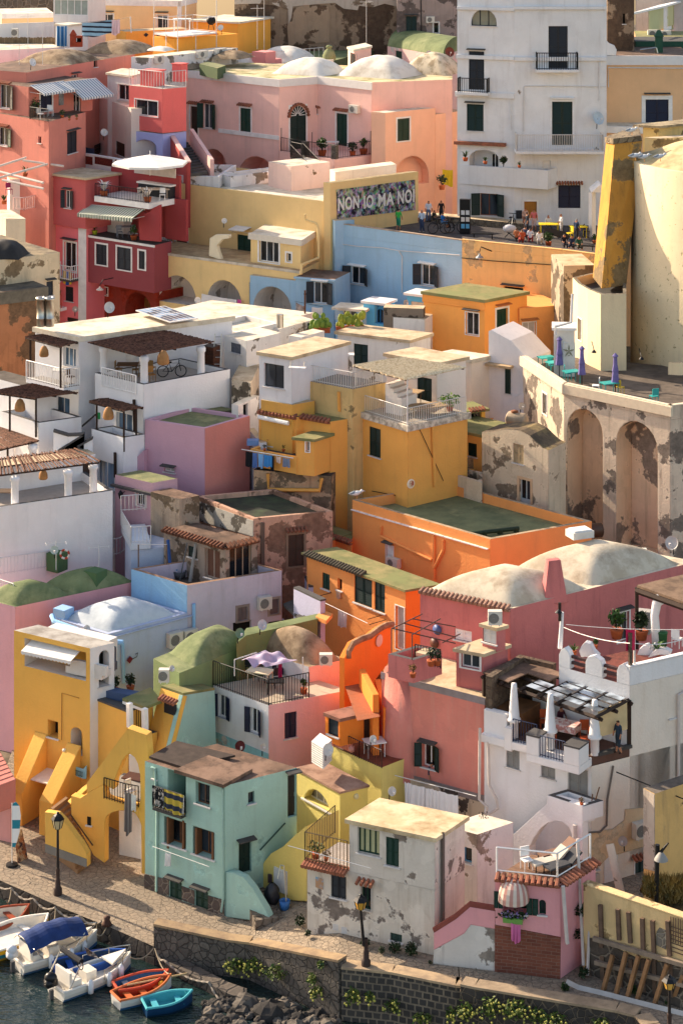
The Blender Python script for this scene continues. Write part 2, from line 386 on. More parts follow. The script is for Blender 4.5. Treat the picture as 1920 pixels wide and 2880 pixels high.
def mkwin(root,fr,ops,ua,ub,za,zb_,k='shut',c=None,trim=None,sill=True,hood=None,arch=0,dep=.2,n=2,name=None,pane=None,tw=.13,fc=None,hh=.12):
 if ua>ub: ua,ub=ub,ua
 if za>zb_: za,zb_=zb_,za
 w=ub-ua; c=c or GREEN; fc=fc or WHITE; pane=pane or GLASS
 full=(ua,ub)
 if k=='open': ua,ub=ua+w*.23,ub-w*.23
 ra=(ub-ua)*.5*arch
 isdoor=k in('door','ldoor'); name=name or ('door' if isdoor else 'window')
 if ops is not None: ops.append(dict(u0=ua,u1=ub,z0=za,z1=zb_,arch=ra,dep=dep))
 m=MB(); d=-dep
 t=.06
 if k in('open','glass'):
  out=[(ua,za)]+(arc(ua,ub,zb_-ra,zb_) if arch else [(ua,zb_),(ub,zb_)])+[(ub,za)]
  for i in range(n+1):
   u=ua+(ub-ua)*i/n; u=min(max(u,ua+t/2),ub-t/2); zt=zb_
   if arch:
    xx=abs(2*(u-ua)/(ub-ua)-1); zt=zb_-ra+ra*math.sqrt(max(0,1-xx*xx))
   m.fbox(fr,u-t/2,u+t/2,za,zt-.001,d+.005,d+.055)
  m.fbox(fr,ua+t/2,ub-t/2,za,za+t,d+.006,d+.053)
  if not arch: m.fbox(fr,ua+t/2,ub-t/2,zb_-t,zb_,d+.006,d+.053)
  fmat=fc
 elif isdoor:
  m.fbox(fr,ua,ub,za,zb_,d-.01,d+.05)
  for i in range(2):
   for j in range(2):
    a=ua+(ub-ua)*(.1+.45*i); z=za+(zb_-za)*(.06+.48*j); m.fbox(fr,a,a+(ub-ua)*.35,z,z+(zb_-za)*.38,d+.04,d+.07)
  fmat=c
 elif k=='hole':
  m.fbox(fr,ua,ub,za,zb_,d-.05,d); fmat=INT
 else:
  m.fbox(fr,ua,ub,za,zb_,d-.02,-.09); fmat=c
 o=m.build(name,fmat,root)
 if k in('open','glass'):
  MB().add([fr.pt(u,z,d+.02) for u,z in out],[tuple(range(len(out)))]).build('pane',pane,o)
 if k in('shut','ldoor'):
  um=(ua+ub)/2
  for p,q in (((ua+.01,um-.008),(um+.008,ub-.01)) if w>.55 else ((ua+.01,ub-.01),)):
   g=MB(); louver(g,fr,p,q,za+.01,zb_-.01,-.08); g.build('shutter',c,o)
 if k=='open':
  lw=(ub-ua)*.5
  for sgn,uh in ((-1,ua),(1,ub)):
   an=math.radians(R.uniform(14,40)); h=fr.pt(uh,0,.02); hd=(fr.U*sgn*math.cos(an)+fr.n*math.sin(an)); e=V((h.x,h.y))+hd*lw
   f2=Fr((h.x,h.y),e) if sgn>0 else Fr(e,(h.x,h.y))
   g=MB(); louver(g,f2,0,lw,za,zb_,.0); g.build('shutter',c,o)
 if trim:
  g=MB(); tw_=tw
  for q in ((ua-tw_,ua,za,zb_),(ub,ub+tw_,za,zb_),(ua-tw_,ub+tw_,zb_,zb_+tw_)): g.fbox(fr,*q,-.02,.03)
  if not isdoor: g.fbox(fr,ua-tw_,ub+tw_,za-tw_*.7,za,-.02,.032)
  g.build('surround',trim,o)
 elif sill and not isdoor:
  MB().fbox(fr,ua-.08,ub+.08,za-.06,za,-.03,.1).build('sill',GREYW,o)
 if hood:
  z=zb_+hh+(tw if trim else 0); g=MB()
  if hood is TILE:
   nn=max(3,int((ub-ua+.4)/.2))
   for i in range(nn):
    u=ua-.2+(i+.5)/nn*(ub-ua+.4); g.tube([fr.pt(u,z+.14,-.03),fr.pt(u,z,.32)],.085,6)
  else:
   b=[fr.pt(full[0]-.12 if k!='open' else ua-.12,z+.05,0),fr.pt((full[1] if k!='open' else ub)+.12,z+.05,0),fr.pt((full[1] if k!='open' else ub)+.12,z,.34),fr.pt(full[0]-.12 if k!='open' else ua-.12,z,.34)]
   g.prism(b,(0,0,.05))
  g.build('hood',hood,o)
 return o
def rail(parent,pts,h=.95,mat=IRON,sp=.14,name='railing',r=.016):
 m=MB()
 up=V((0,0,1))
 for a,b in zip(pts,pts[1:]):
  L=(b-a).length; n=max(1,int(L/sp))
  m.tube([a+up*h,b+up*h],r*1.6,4); m.tube([a+up*.08,b+up*.08],r*1.2,4)
  for i in range(n+1):
   p=a+(b-a)*i/n; big=i in(0,n)
   m.tube([p,p+up*h],r*(1.8 if big else 1),4)
 return m.build(name,mat,parent)
def plate(name,px,Z,th,mat,parent=None,label=None,**kw):
 pts=[PZ(x,y,Z) for x,y in px]; return MB().prism([p-V((0,0,th)) for p in pts],(0,0,th)).build(name,mat,parent,False,label,**kw)
def stairs(parent,p0,p1,wv,n,mat,name='stairs',zb=None):
 """steps from p0 (low) to p1 (high); wv = width vector"""
 p0,p1,wv=V(p0),V(p1),V(wv); m=MB(); dz=(p1.z-p0.z)/n; dh=V(((p1-p0).x,(p1-p0).y,0))/n
 for i in range(n):
  a=p0+dh*i; z=p0.z+dz*(i+1); b=[a,a+dh,a+dh+wv,a+wv]; zl=(p0.z+dz*(i-1) if zb is None else zb)
  m.hexa([V((q.x,q.y,zl)) for q in b],[V((q.x,q.y,z)) for q in b])
 return m.build(name,mat,parent)
def mparts(parent,name,mat,items):
 """items: list of functions filling a fresh MB; each becomes a part of its own"""
 for f in items:
  m=MB(); f(m); m.build(name,mat,parent)
def posts(parent,name,mat,segs,r=.04,n=5):
 for a,b in segs: MB().tube([a,b],r,n).build(name,mat,parent)
def txt(s,fr,u0,u1,z0,z1,d,mat,parent,name='lettering'):
 cu=bpy.data.curves.new(name,'FONT'); cu.body=s; cu.extrude=.0; cu.offset=.028; cu.space_character=1.12
 o=bpy.data.objects.new(name+'_tmp',cu); COL.objects.link(o); dg=bpy.context.evaluated_depsgraph_get(); me=bpy.data.meshes.new_from_object(o.evaluated_get(dg))
 bpy.data.objects.remove(o); vs=[v.co.copy() for v in me.vertices]; xs=[v.x for v in vs]; ys=[v.y for v in vs]
 x0,x1,y0,y1=min(xs),max(xs),min(ys),max(ys); m=MB()
 m.add([fr.pt(u0+(v.x-x0)/(x1-x0)*(u1-u0),z0+(v.y-y0)/(y1-y0)*(z1-z0),d) for v in vs],[tuple(p.vertices) for p in me.polygons]); bpy.data.meshes.remove(me)
 return m.build(name,mat,parent)
def domeat(root,Z,x0,x1,yc,rise,mat=DOMEW,ratio=1.0,ang=-35,pw=5,name='dome',nu=20,ex=.8):
 w=(P(x1,yc,1).x-P(x0,yc,1).x)*PZ((x0+x1)/2,yc,Z).y/2; c=PZ((x0+x1)/2,yc,Z); a=math.radians(ang)
 A=w/(abs(math.cos(a))+ratio*abs(math.sin(a))); B=A*ratio; U=V((math.cos(a),math.sin(a),0)); W=V((-math.sin(a),math.cos(a),0))
 sd=R.uniform(0,9)
 def fn(u,v):
  x,y=2*u-1,2*v-1; m=min(1,(abs(x)**pw+abs(y)**pw)**(1/pw)); h=max(0,1-m*m)**ex
  q=.02*math.sin(9*x+sd)*math.cos(7*y+sd)*(h>0.05)
  return c+U*A*x+W*B*y+V((0,0,rise*.48*(h+q)+.006))
 return MB().grid(fn,nu,nu).build(name,mat,root,True)
def dish(x,y,px,Y,label,face=(-.3,-.85,.42),col='c9c6c2',grp='satellite dishes on the houses'):
 """px: dish width in the current crop's pixels"""
 c=P(x,y,Y); r=px*K/F*Y/2; f=V(face).normalized(); t=thing('satellite_dish',c-V((0,0,r)),label,'satellite dish',grp)
 m=MB(); pr=[(r*q,r*(.28*q*q-.28)) for q in (0.02,.4,.7,.9,1)]+[(r*1.02,.01),(r*.98,-.02)]+[(r*q,r*(.28*q*q-.28)-.03) for q in (.7,.3,.02)]
 m.lathe(c,pr,20,ax=f); m.build('reflector',flat(col,.55),t,True)
 dn=V((0,0,-1)); b=c+dn*r*.95
 MB().tube([b-f*.02,c+f*r*.75+dn*r*.35],.018,4).build('feed_arm',GREYW,t); MB().box(c+f*r*.78+dn*r*.3,(.05,0,0),(0,.07,0),(0,0,.05)).build('receiver',GREYW,t)
 MB().tube([c-f*.12,c-f*.22+dn*r*.5,c-f*.25+dn*(r+.25)],.03,5).build('mount',IRON,t)
 return t
def acunit(x0,y0,x1,y1,label,fr=None,Y=None,d=.02,flip=False):
 if fr is None:
  A=P(x0,y1,Y); B=P(x1,y1,Y); fr=Fr((A.x,A.y),(B.x,B.y)); d=0
 ua,zt=fr.hit(x0,y0); ub,zl=fr.hit(x1,y1); zl=min(zl,zt-.4)
 t=thing('air_conditioner',fr.pt((ua+ub)/2,zl,d),label,'air conditioner','air conditioners on the walls')
 MB().fbox(fr,ua,ub,zl,zt,d+.03,d+.38).build('casing',flat('cfc8bc',.5),t)
 c=fr.pt(ua+(ub-ua)*.4,(zl+zt)/2,d+.385); m=MB(); r=(zt-zl)*.38; nn=(fr.n.x,fr.n.y,0); m.lathe(c,[(r,0),(r*.9,.02),(r*.82,.005),(.01,.005)],16,ax=nn); m.build('fan_grille',flat('77746f',.6),t)
 m=MB(); 
 for q in (.2,.8): m.fbox(fr,ua+(ub-ua)*q-.02,ua+(ub-ua)*q+.02,zl-.06,zl,d,d+.38)
 m.build('bracket',GREYW,t); return t
def leaves(c,r,n,sz,mat,parent,name='foliage',sc=(1,1,1),flat_=.0,**kw):
 m=MB(); c=V(c)
 for i in range(n):
  while 1:
   p=V((R.uniform(-1,1),R.uniform(-1,1),R.uniform(-1,1)))
   if p.length<1: break
  p=p*(.55+.45*R.random())/max(.3,p.length**.4); q=c+V((p.x*r*sc[0],p.y*r*sc[1],p.z*r*sc[2]))
  a=V((R.uniform(-1,1),R.uniform(-1,1),R.uniform(-.6,.9))).normalized(); b=a.cross(V((R.uniform(-1,1),R.uniform(-1,1),R.uniform(-1,1)))).normalized(); s=sz*R.uniform(.6,1.3)
  m.add([q-a*s,q+b*s*.45,q+a*s,q-b*s*.45],[(0,1,2,3)],0 if R.random()<.75 or not isinstance(mat,list) else 1)
 return m.build(name,mat,parent,**kw)
LEAF=leafm('3d5a22','23381a'); LEAFD=leafm('26381c','18250f'); LEAFY=leafm('626c2c','3f5020'); DRY=leafm('8a6a34','5f4a22'); FLOW=flat('a8a24e',.8)
POT=flat('a8552f',.85,var=.3)
def plant(p,h,label,pot=True,mat=None,w=1.0,n=90,grp=None,col=None,cat='plant'):
 p=V(p); t=thing('potted_plant' if pot else 'shrub',p,label,cat,grp); ph=h*.3 if pot else 0
 if pot: MB().lathe(p,[(.01,0),(h*.16,0),(h*.22,ph*.9),(h*.24,ph),(h*.19,ph),(.01,ph*.9)],12).build('pot',col or POT,t,True)
 leaves(p+V((0,0,ph+h*.36)),h*.38*w,n,h*.1,mat or LEAF,t,sc=(1,1,1.0/w if w>1 else 1))
 m=MB()
 for i in range(4): m.tube([p+V((0,0,ph*.8)),p+V((R.uniform(-.15,.15)*h,R.uniform(-.15,.15)*h,ph+h*.5))],.012*h+.004,4)
 m.build('stem',DWOOD,t); return t
def agave(p,h,label,pot=True,mat=None,n=16,grp=None):
 p=V(p); t=thing('potted_plant',p,label,'plant',grp); ph=h*.35 if pot else 0
 if pot: MB().lathe(p,[(.01,0),(h*.2,0),(h*.28,ph),(h*.22,ph),(.01,ph*.9)],12).build('pot',POT,t,True)
 m=MB()
 for i in range(n):
  a=i*2.4; d=V((math.cos(a),math.sin(a),0)); e=R.uniform(.5,1.5); b=p+V((0,0,ph)); q=b+d*h*.3+V((0,0,h*.4*e)); tip=b+d*h*.55+V((0,0,h*.45*e)); s=d.cross(V((0,0,1)))*h*.05
  m.add([b-s,b+s,q+s,q-s,tip],[(0,1,2,3),(3,2,4)])
 m.build('leaves',mat or LEAF,t); return t
def cactus(p,h,label,mat):
 p=V(p); t=thing('prickly_pear',p,label,'cactus','prickly pears on the roofs'); m=MB()
 for i in range(16):
  q=p+V((R.uniform(-.5,.5)*h,R.uniform(-.2,.2)*h,h*(.2+.75*R.random()))); r=h*R.uniform(.12,.19); m.ball(q,r,8,6,(1,.35,1.25))
 m.build('pads',mat,t,True); MB().abox(p+V((0,0,.1)),h*1.1,.4,.3).build('planter',POT,t); return t
def cloth(tl,tr,drop,label,mat,name='laundry',amp=.05,n=14,cat='laundry',grp='laundry hung out to dry',ragged=.06,fold=3.0):
 tl,tr=V(tl),V(tr); U=(tr-tl); w=V((U.y,-U.x,0)).normalized() if U.length>0 else V((0,-1,0)); ph=R.uniform(0,6)
 def fn(u,v):
  return tl+U*u+V((0,0,-drop*v*(1+ragged*math.sin(7*u+ph))-.04*math.sin(math.pi*u)))+w*(amp*(.3+v)*math.sin(fold*2*math.pi*u+ph+v))
 m=MB().grid(fn,n,6); 
 return m.build(name,mat,None,True,label,cat=cat,group=grp)
def wire(pts,label,r=.012,mat=None,sag=.0,name='cable',grp='overhead cables'):
 q=[]
 for a,b in zip(pts,pts[1:]):
  for i in range(9): t=i/8; q.append(V(a)*(1-t)+V(b)*t-V((0,0,sag*4*t*(1-t))))
 return MB().tube(q,r,4).build(name,mat or IRON,None,False,label,cat=name.replace('_',' '),group=grp)
def wallpipe(h,w,pts,mat=None,r=.05,name='drainpipe',d=.07):
 fr=h.fr[w]; return MB().tube([fr.at(x,y,d) for x,y in pts],r,6).build(name,mat or h.mat,h.root)
REED=blotch('7a5442','35241c',6,.35,.65)
def pergola(px,Z,label,posts=(),zfloor=None,mat=None,n=44,thick=.034,postm=None,pr=.07,sub=0.0,name='reed_pergola',colr=0):
 c=[PZ(x,y,Z) for x,y in px]; t=thing(name,PZ(*px[0],Z)-V((0,0,2.4)),label,'pergola','reed pergolas on the terraces')
 m=MB()
 for i in range(n):
  u=(i+R.uniform(-.3,.3))/(n-1); a=c[0]+(c[1]-c[0])*u; b=c[3]+(c[2]-c[3])*u; e=(b-a)
  a=a-e*R.uniform(-.0,.05); b=b+e*R.uniform(-.0,.05); mid=(a+b)/2+V((R.uniform(-.05,.05),R.uniform(-.05,.05),R.uniform(-.03,.05)))
  m.tube([a,mid,b],thick*R.uniform(.6,1.5),4)
 m.build('reed_cover',mat or REED,t)
 m=MB()
 for q in (0,.5,1):
  a=c[0]+(c[3]-c[0])*q; b=c[1]+(c[2]-c[1])*q; m.tube([a-V((0,0,.07)),b-V((0,0,.07))],.05,6)
 m.build('beams',DWOOD,t)
 for (x,y) in posts:
  p=PZ(x,y,Z); q=p.copy(); q.z=zfloor if zfloor is not None else Z-2.4
  if colr:
   h=p.z-q.z; MB().lathe(q,[(colr*1.25,0),(colr*1.25,.1),(colr,.14),(colr*.92,h-.3),(colr*1.15,h-.2),(colr*1.15,h-.1),(.01,h-.1)],14).build('column',postm or WHITE,t,True)
  else: MB().tube([q,p],pr,6).build('post',postm or DWOOD,t)
 return t
def lampshade(p,r,label):
 r*=.48; p=V(p); t=thing('wicker_lamp',p-V((0,0,r*2.2)),label,'lamp','wicker lamps under the pergolas')
 MB().lathe(p-V((0,0,r*2.2)),[(r*.85,0),(r,.3*r),(r*.9,1.2*r),(r*.5,2*r),(r*.1,2.2*r)],14).build('lamp_shade',flat('a8794a',.8,var=.35),t,True)
 MB().tube([p,p+V((0,0,.5))],.012,4).build('cord',IRON,t); return t
def chair(p,a,label,mat,grp='chairs on the terraces',seat=.42):
 p=V(p); t=thing('chair',p,label,'chair',grp); co,si=math.cos(a),math.sin(a)
 X=V((co,si,0)); Yv=V((-si,co,0)); Z=V((0,0,1))
 MB().box(p+Z*seat,X*.21,Yv*.21,Z*.02).build('seat',mat,t); MB().box(p+Z*(seat+.28)+Yv*.22,X*.21,Yv*.02+Z*.0,Z*.2).build('backrest',mat,t)
 for i in(-1,1):
  for j in(-1,1): MB().tube([p+X*.19*i+Yv*.19*j,p+X*.19*i+Yv*.19*j+Z*seat],.02,4).build('leg',mat,t)
 return t
def table(p,w,d,label,mat,h=.74,a=0,top=None,grp='tables on the terraces',cat='table'):
 p=V(p); t=thing('table',p,label,cat,grp); co,si=math.cos(a),math.sin(a); X=V((co,si,0)); Yv=V((-si,co,0)); Z=V((0,0,1))
 MB().box(p+Z*h,X*w/2,Yv*d/2,Z*.025).build('tabletop',top or mat,t)
 for i in(-1,1):
  for j in(-1,1): MB().tube([p+X*(w*.42*i)+Yv*(d*.4*j),p+X*(w*.42*i)+Yv*(d*.4*j)+Z*h],.025,4).build('leg',mat,t)
 return t
def lounger(p,a,label,mat):
 p=V(p); t=thing('sun_lounger',p,label,'sun lounger','sun loungers on the terraces'); co,si=math.cos(a),math.sin(a); X=V((co,si,0)); Yv=V((-si,co,0)); Z=V((0,0,1))
 MB().box(p+Z*.33-X*.3,X*.55,Yv*.27,Z*.04).build('seat',mat,t); e=(X*.55+Z*.38)
 MB().box(p+Z*.5+X*.58,e*.5,Yv*.3,(-X*.38+Z*.55)*.06).build('backrest',mat,t)
 for i in(-.8,.3):
  for j in(-.25,.25): MB().tube([p+X*i+Yv*j,p+X*i+Yv*j+Z*.32],.025,4).build('leg',IRON,t)
 return t
def antenna(p,h,label,bars=6,a=.3):
 p=V(p); t=thing('tv_antenna',p,label,'antenna','television aerials on the roofs'); MB().tube([p,p+V((0,0,h))],.022,5).build('mast',GREYW,t)
 X=V((math.cos(a),math.sin(a),0)); Yv=V((-math.sin(a),math.cos(a),0)); q=p+V((0,0,h*.92)); m=MB(); m.tube([q-X*.6,q+X*.6],.014,4)
 for i in range(bars): c=q+X*(-.55+1.1*i/(bars-1)); m.tube([c-Yv*.28,c+Yv*.28],.009,4)
 m.build('boom',GREYW,t); return t
def awning(fr,x0,y0,x1,y1,drop_px,out,label,m1,m2,per=.3,val=.18,root=None,roll=False):
 """sloping fabric from wall pixels (x0,y0)-(x1,y1), reaching `out` metres forward"""
 a=fr.at(x0,y0,.05); b=fr.at(x1,y1,.05); n=V((fr.n.x,fr.n.y,0)); dz=V((0,0,-drop_px))
 mat=stripem(m1,m2,(fr.U.x,fr.U.y,0),per) if m2 else flat(m1,.85)
 t=thing('awning',a+dz,label,'awning'); c,d=b+n*out+dz,a+n*out+dz
 MB().prism([d,c,b,a],(0,0,.03)).build('canopy',mat,t)
 m=MB(); nn=max(4,int((c-d).length/.22))
 for i in range(nn):
  p=d+(c-d)*i/nn; q=d+(c-d)*(i+1)/nn; mm=(p+q)/2; m.add([p,q,q-V((0,0,val*.6)),mm-V((0,0,val)),p-V((0,0,val*.6))],[(0,1,2,3,4)])
 m.build('valance',mat,t)
 m=MB(); m.tube([a,b],.05,6); m.build('roller',GREYW,t); m=MB()
 for p,q in ((a,d),(b,c)): m.tube([p-V((0,0,.5)),q-V((0,0,.02))],.018,4)
 m.build('arms',GREYW,t); return t
def chimney(root,p,w,h,mat,name='chimney',cap=True):
 p=V(p); m=MB(); m.abox(p+V((0,0,h/2)),w,w,h,-.6)
 if cap: m.abox(p+V((0,0,h+.04)),w*1.15,w*1.15,.08,-.6)
 return m.build(name,mat,root)
def hillblock(px,Z,mat,name,label,h,cat):
 return plate(name,px,Z,h,mat,None,label,cat=cat)
EXPO=1.3; SKY=.15; SUN=4.0; SUN_EL=27; SKY_DUST=1.5
org(0,0)
CREAM='e8bd84'; PINKL='e3a594'; PINKD='c56f5f'; WHT='d8d3cf'
gw=House('stone_wall','rough grey stone wall at the upper left corner behind the low cream house',[(-60,-20),(372,-12)],226,stonem('6f6860','57504a','827b72',1.6),depth=1,cat='wall',roof=SLATE)
lc=House('cream_house','low cream house with white edging behind the bamboo fences',[(15,95),(370,88)],214,plaster(CREAM,.15),depth=6,roof=ROOFW); lc.cornice([0],.45)
cs=House('conservatory','glazed white conservatory beside the large cream house',[(370,-16),(608,-10)],205.5,plaster(WHT,.2),depth=4,roof=ROOFW)
cs.win(0,374,-5,606,107,'glass',n=5,pane=flat('9aa39a',.3),dep=.1,sill=False)
h2=House('cream_house','large cream house with white bands and two small windows at the top',[(610,-6),(1245,4),(1356,-22)],211,plaster(CREAM,.12),roof=ROOFW)
h2.cornice([0,1],.55,.05); h2.band(0,612,-4,640,300,.05); h2.band(0,1228,10,1252,220,.05)
h2.win(0,698,98,780,175,'glass',trim=WHITE,n=2,hood=SLATE); h2.win(0,1083,104,1155,196,'glass',trim=WHITE,n=2,hood=SLATE)
MB().lathe(P(735,-40,222),[(4,0),(3.4,1.2),(2,2),(.1,2.3)],16)
h3=House('orange_house','orange block with a white slab roof right of the cream house',[(1322,135),(1640,150)],206,plaster('ee9a35',.1),depth=6,over=.25,roof=ROOFW)
h3b=House('orange_wall','orange parapet wall in front of the roof deck',[(1200,268),(1640,232)],203,plaster('ee9a35',.12),depth=3,cat='wall',par=.7,roof=ROOFW)
h3c=House('orange_wall','low orange wall with two blue tile diamonds',[(868,218),(1300,196)],207,plaster('e2963c',.15),depth=2,cat='wall')
for xx in (1007,1092):
 q=h3c.fr[0].at(xx,240,.02); u=V((h3c.fr[0].U.x,h3c.fr[0].U.y,0)); MB().prism([q-u*.25,q-V((0,0,.2)),q+u*.25,q+V((0,0,.2))],(0,-.02,0)).build('tile_motif',NAVY,h3c.root)
Zd=P(1220,245,197).z
t=thing('roof_deck',PZ(1220,245,Zd),'raised white roof deck on steel posts with a table and thin railing','terrace')
d=[(1060,228),(1225,247),(1492,222),(1330,206)]
plate('deck',d,Zd,.12,WHITE,t); rail(t,[PZ(*p,Zd) for p in (d[0],d[1],d[2])],1.35,GREYW,1.6); 
rail(t,[PZ(*p,Zd) for p in (d[0],d[3],d[2])],1.35,GREYW,1.6)
m=MB()
for p in d+[(1145,238),(1350,235)]: q=PZ(*p,Zd); m.tube([q-V((0,0,1.4)),q],.04,5)
for p in [(1062,228),(1225,247),(1280,222),(1492,222)]: q=PZ(*p,Zd); m.tube([q,q+V((0,0,2.9))],.035,5)
m.build('posts',GREYW,t)
table(PZ(1255,215,Zd),1.6,.8,'folding table with a white and blue top on the raised roof deck',WHITE,1.1)
m=MB(); g=thing('barbecue_grill',PZ(1455,206,Zd),'black kettle barbecue on the raised roof deck','barbecue'); MB().ball(PZ(1455,206,Zd)+V((0,0,.85)),.42,10,8).build('kettle',IRON,g,True)
for q in (-.25,.25): m.tube([PZ(1455,206,Zd)+V((q,0,0)),PZ(1455,206,Zd)+V((q*.5,0,.8))],.03,4)
m.build('legs',IRON,g)
dish(1520,190,42,198,'white dish beside the black barbecue at the top of the town')
wr=House('white_roof_house','low white roof with air conditioners between brown domes and the orange parapet',[(905,392),(1040,398),(1640,330)],190,plaster(WHT,.35,'8b8378',.25),roof=ROOFW)
acunit(1058,384,1110,430,'cube shaped air conditioner left of the brown vault on the low white roof',wr.fr[1]); acunit(1345,352,1412,392,'air conditioner in the middle of the low white roof',wr.fr[1]); acunit(1470,336,1540,372,'air conditioner at the right end of the low white roof',wr.fr[1])
domeat(wr.root,wr.Z-1.3,1100,1442,462,1.5,DOMEB,1,-25); domeat(wr.root,wr.Z-.6,1440,1760,395,1.3,DOMEB,1,-25)
domeat(wr.root,wr.Z,1000,1215,345,.7,DOMEW,1,-25)
h4=House('white_house','white house with bamboo fences and a roof terrace at the far upper left',[(-60,348),(445,324)],196,plaster(WHT,.25),depth=9,roof=ROOFW)
h4b=House('white_house','small white house with a louvred door behind the lower bamboo fence',[(-60,165),(60,160),(384,150)],203,plaster(WHT,.25),depth=5,roof=ROOFW)
h4b.win(0,0,190,46,262,'shut',WHITE); acunit(85,195,132,250,'air conditioner behind the lower bamboo fence',None,202)
def bamboo(x0,y0,x1,y1,Y,label):
 a,b=P(x0,y1,Y),P(x1,y1,Y); h=(y1-y0)*K/F*Y; m=MB(); n=int((b-a).length/.09)
 for i in range(n): q=a+(b-a)*(i/n); m.tube([q,q+V((0,R.uniform(-.03,.03),h*R.uniform(.93,1.04)))],.045,4)
 return m.build('bamboo_fence',flat('7d6a52',.9,var=.4),None,False,label,cat='fence')
bamboo(-20,256,386,312,199,'lower bamboo fence on the white house at the far upper left'); bamboo(222,158,386,216,204.5,'upper bamboo fence beside the blue curtain kiosk')
ks=House('roof_kiosk','small white roof hut with a blue curtain door beside the brick barbecue',[(385,164),(470,170),(562,160)],196.5,plaster(WHT,.1),over=.12,roof=ROOFW,cat='hut',base=P(470,330,196.5).z)
cloth(P(392,178,196.2),P(462,178,196.2),1.75,'blue and white curtain across the roof hut doorway',stripem('3f7fb4','b9d3e0',(1,0,0),.35,.7),'curtain',.12,24,'curtain',None,0,5)
m=MB(); q=P(522,322,194.5); t=thing('brick_barbecue',q,'red brick barbecue with a pointed chimney on the far roof','barbecue')
BR=flat('a3452e',.9,var=.3); q=q+V((0,0,.0))
m.abox(q+V((-.2,0,.5)),.5,.5,1.0); m.hexa([q+V((-.5+a,b,1.0)) for a,b in((0,-.27),(.6,-.27),(.6,.27),(0,.27))],[q+V((-.26+a,b,1.45)) for a,b in((0,-.04),(.12,-.04),(.12,.04),(0,.04))]); m.build('chimney',BR,t)
m=MB(); m.abox(q+V((.32,0,.2)),.55,.5,.4); m.abox(q+V((.32,.0,.85)),.55,.5,.18); m.abox(q+V((.55,0,.6)),.08,.5,.4); m.build('hearth',BR,t); MB().abox(q+V((.3,.2,.6)),.4,.06,.4).build('firebox',INT,t)
cloth(P(566,158,193),P(772,135,192),1.2,'blue and black striped blanket on the roof washing line',stripem('8fb4cc','2b2c38',(0,0,1),.42,.62),amp=.06,n=20)
cloth(P(770,136,192),P(826,132,191.7),1.25,'pale pink sheet hanging beside the striped blanket',flat('e5c4c6',.9),amp=.1)
wire([P(560,155,193),P(830,131,191.7),P(905,116,191)],'washing line across the far roof')
m=MB(); m.tube([P(905,225,191),P(900,115,191)],.05,5); m.build('washing_line_post',GREYW,None,False,'thin leaning post holding the far washing line',cat='post')
h5=House('pink_house','long brick pink house with brown domes at the upper left edge',[(-220,470),(186,500),(930,372)],180,plaster(PINKD,.25),roof=ROOFBR)
h5.par=0
domeat(h5.root,h5.Z,110,715,418,2.0,DOMEB,1.0,-28); domeat(h5.root,h5.Z,560,1110,352,2.1,DOMEB,1.0,-28)
h5.win(1,495,518,540,553,'glass',n=2,hood=SLATE); h5.win(1,648,420,672,460,'hole')
par=House('parapet_wall','dark red roof parapet holding the dish and aerials at the upper left',[(-40,470),(255,480),(405,440)],182.5,plaster('7e2f28',.3),base=h5.Z-.3,cat='wall',depth=2); par.root['label']='dark red roof parapet around the dish and aerials at the upper left'
dish(228,428,56,180.5,'large pale dish on the dark red roof parapet at the upper left',face=(.75,-.6,.3),col='d5d4d4')
for i,(x,y,yy) in enumerate(((195,90,360),(295,150,480),(135,300,470))): antenna(P(x,yy,186),(yy-y)*K/F*186,['tallest aerial left of the blue curtain hut','aerial rising from the dark red parapet','thin aerial left of the big pale dish'][i],5,.3)
Zt=P(335,835,174).z
h5l=House('pink_house','lower pink house with a planted balcony and grey striped awnings',[(-220,745),(340,838),(592,772)],174,plaster(PINKD,.25),roof=ROOFBR,par=0)
h5l.win(0,-28,575,106,756,'open',DKGREY,trim=None,hood=TILE) if 0 else None
h5m=House('pink_house','middle storey of pink plaster above the planted balcony',[(-220,545),(200,600),(640,545)],177,plaster(PINKD,.25),base=h5l.Z-.2,roof=ROOFBR)
MB()
h5l.win(0,-40,868,88,1015,'open',GREEN,hood=TILE); h5m.win(0,-36,574,106,757,'open',DKGREY,hood=TILE)
h5m.win(1,280,640,360,758,'shut',NAVY,trim=WHITE); h5m.win(1,510,640,560,775,'glass',n=2)
h5l.win(1,465,915,532,1045,'shut',DKGREY,hood=SLATE); h5l.win(0,266,940,286,988,'hole')
h5l.rail([(208,822),(332,838)],.95,IRON,.15,z=h5l.Z); h5l.rail([(208,822),(330,770)],.95,IRON,.15,z=h5l.Z)
awning(h5m.fr[1],205,590,436,560,.55,1.5,'flat grey striped awning over the balcony door of the pink house','d8d5d0','7f8894')
awning(h5m.fr[1],440,566,660,540,1.15,2.0,'steep grey striped awning at the end of the planted balcony','d8d5d0','7f8894')
for i,(x,y,hh) in enumerate(((242,770,1.5),(430,782,.7),(480,800,.45),(530,795,.45))): plant(PZ(x,y+30,h5l.Z),hh,['tall climbing plant at the left end of the pink balcony','bushy plant beside the chairs on the pink balcony','terracotta trough plant on the pink balcony edge','small red flowering trough plant under the steep awning'][i],True,LEAF,.9,70,'plants on the pink balcony')
chair(PZ(280,822,h5l.Z),2.6,'white folding chair at the left of the pink balcony',WHITE); chair(PZ(350,800,h5l.Z),3.0,'white folding chair beside the balcony door of the pink house',WHITE)
q=h5m.fr[1].at(422,685,.03); MB().abox(q,.5,.06,.9,.9).build('picture',flat('8d8f90',.6,var=.6),None,False,'framed grey picture on the pink balcony wall',cat='picture')
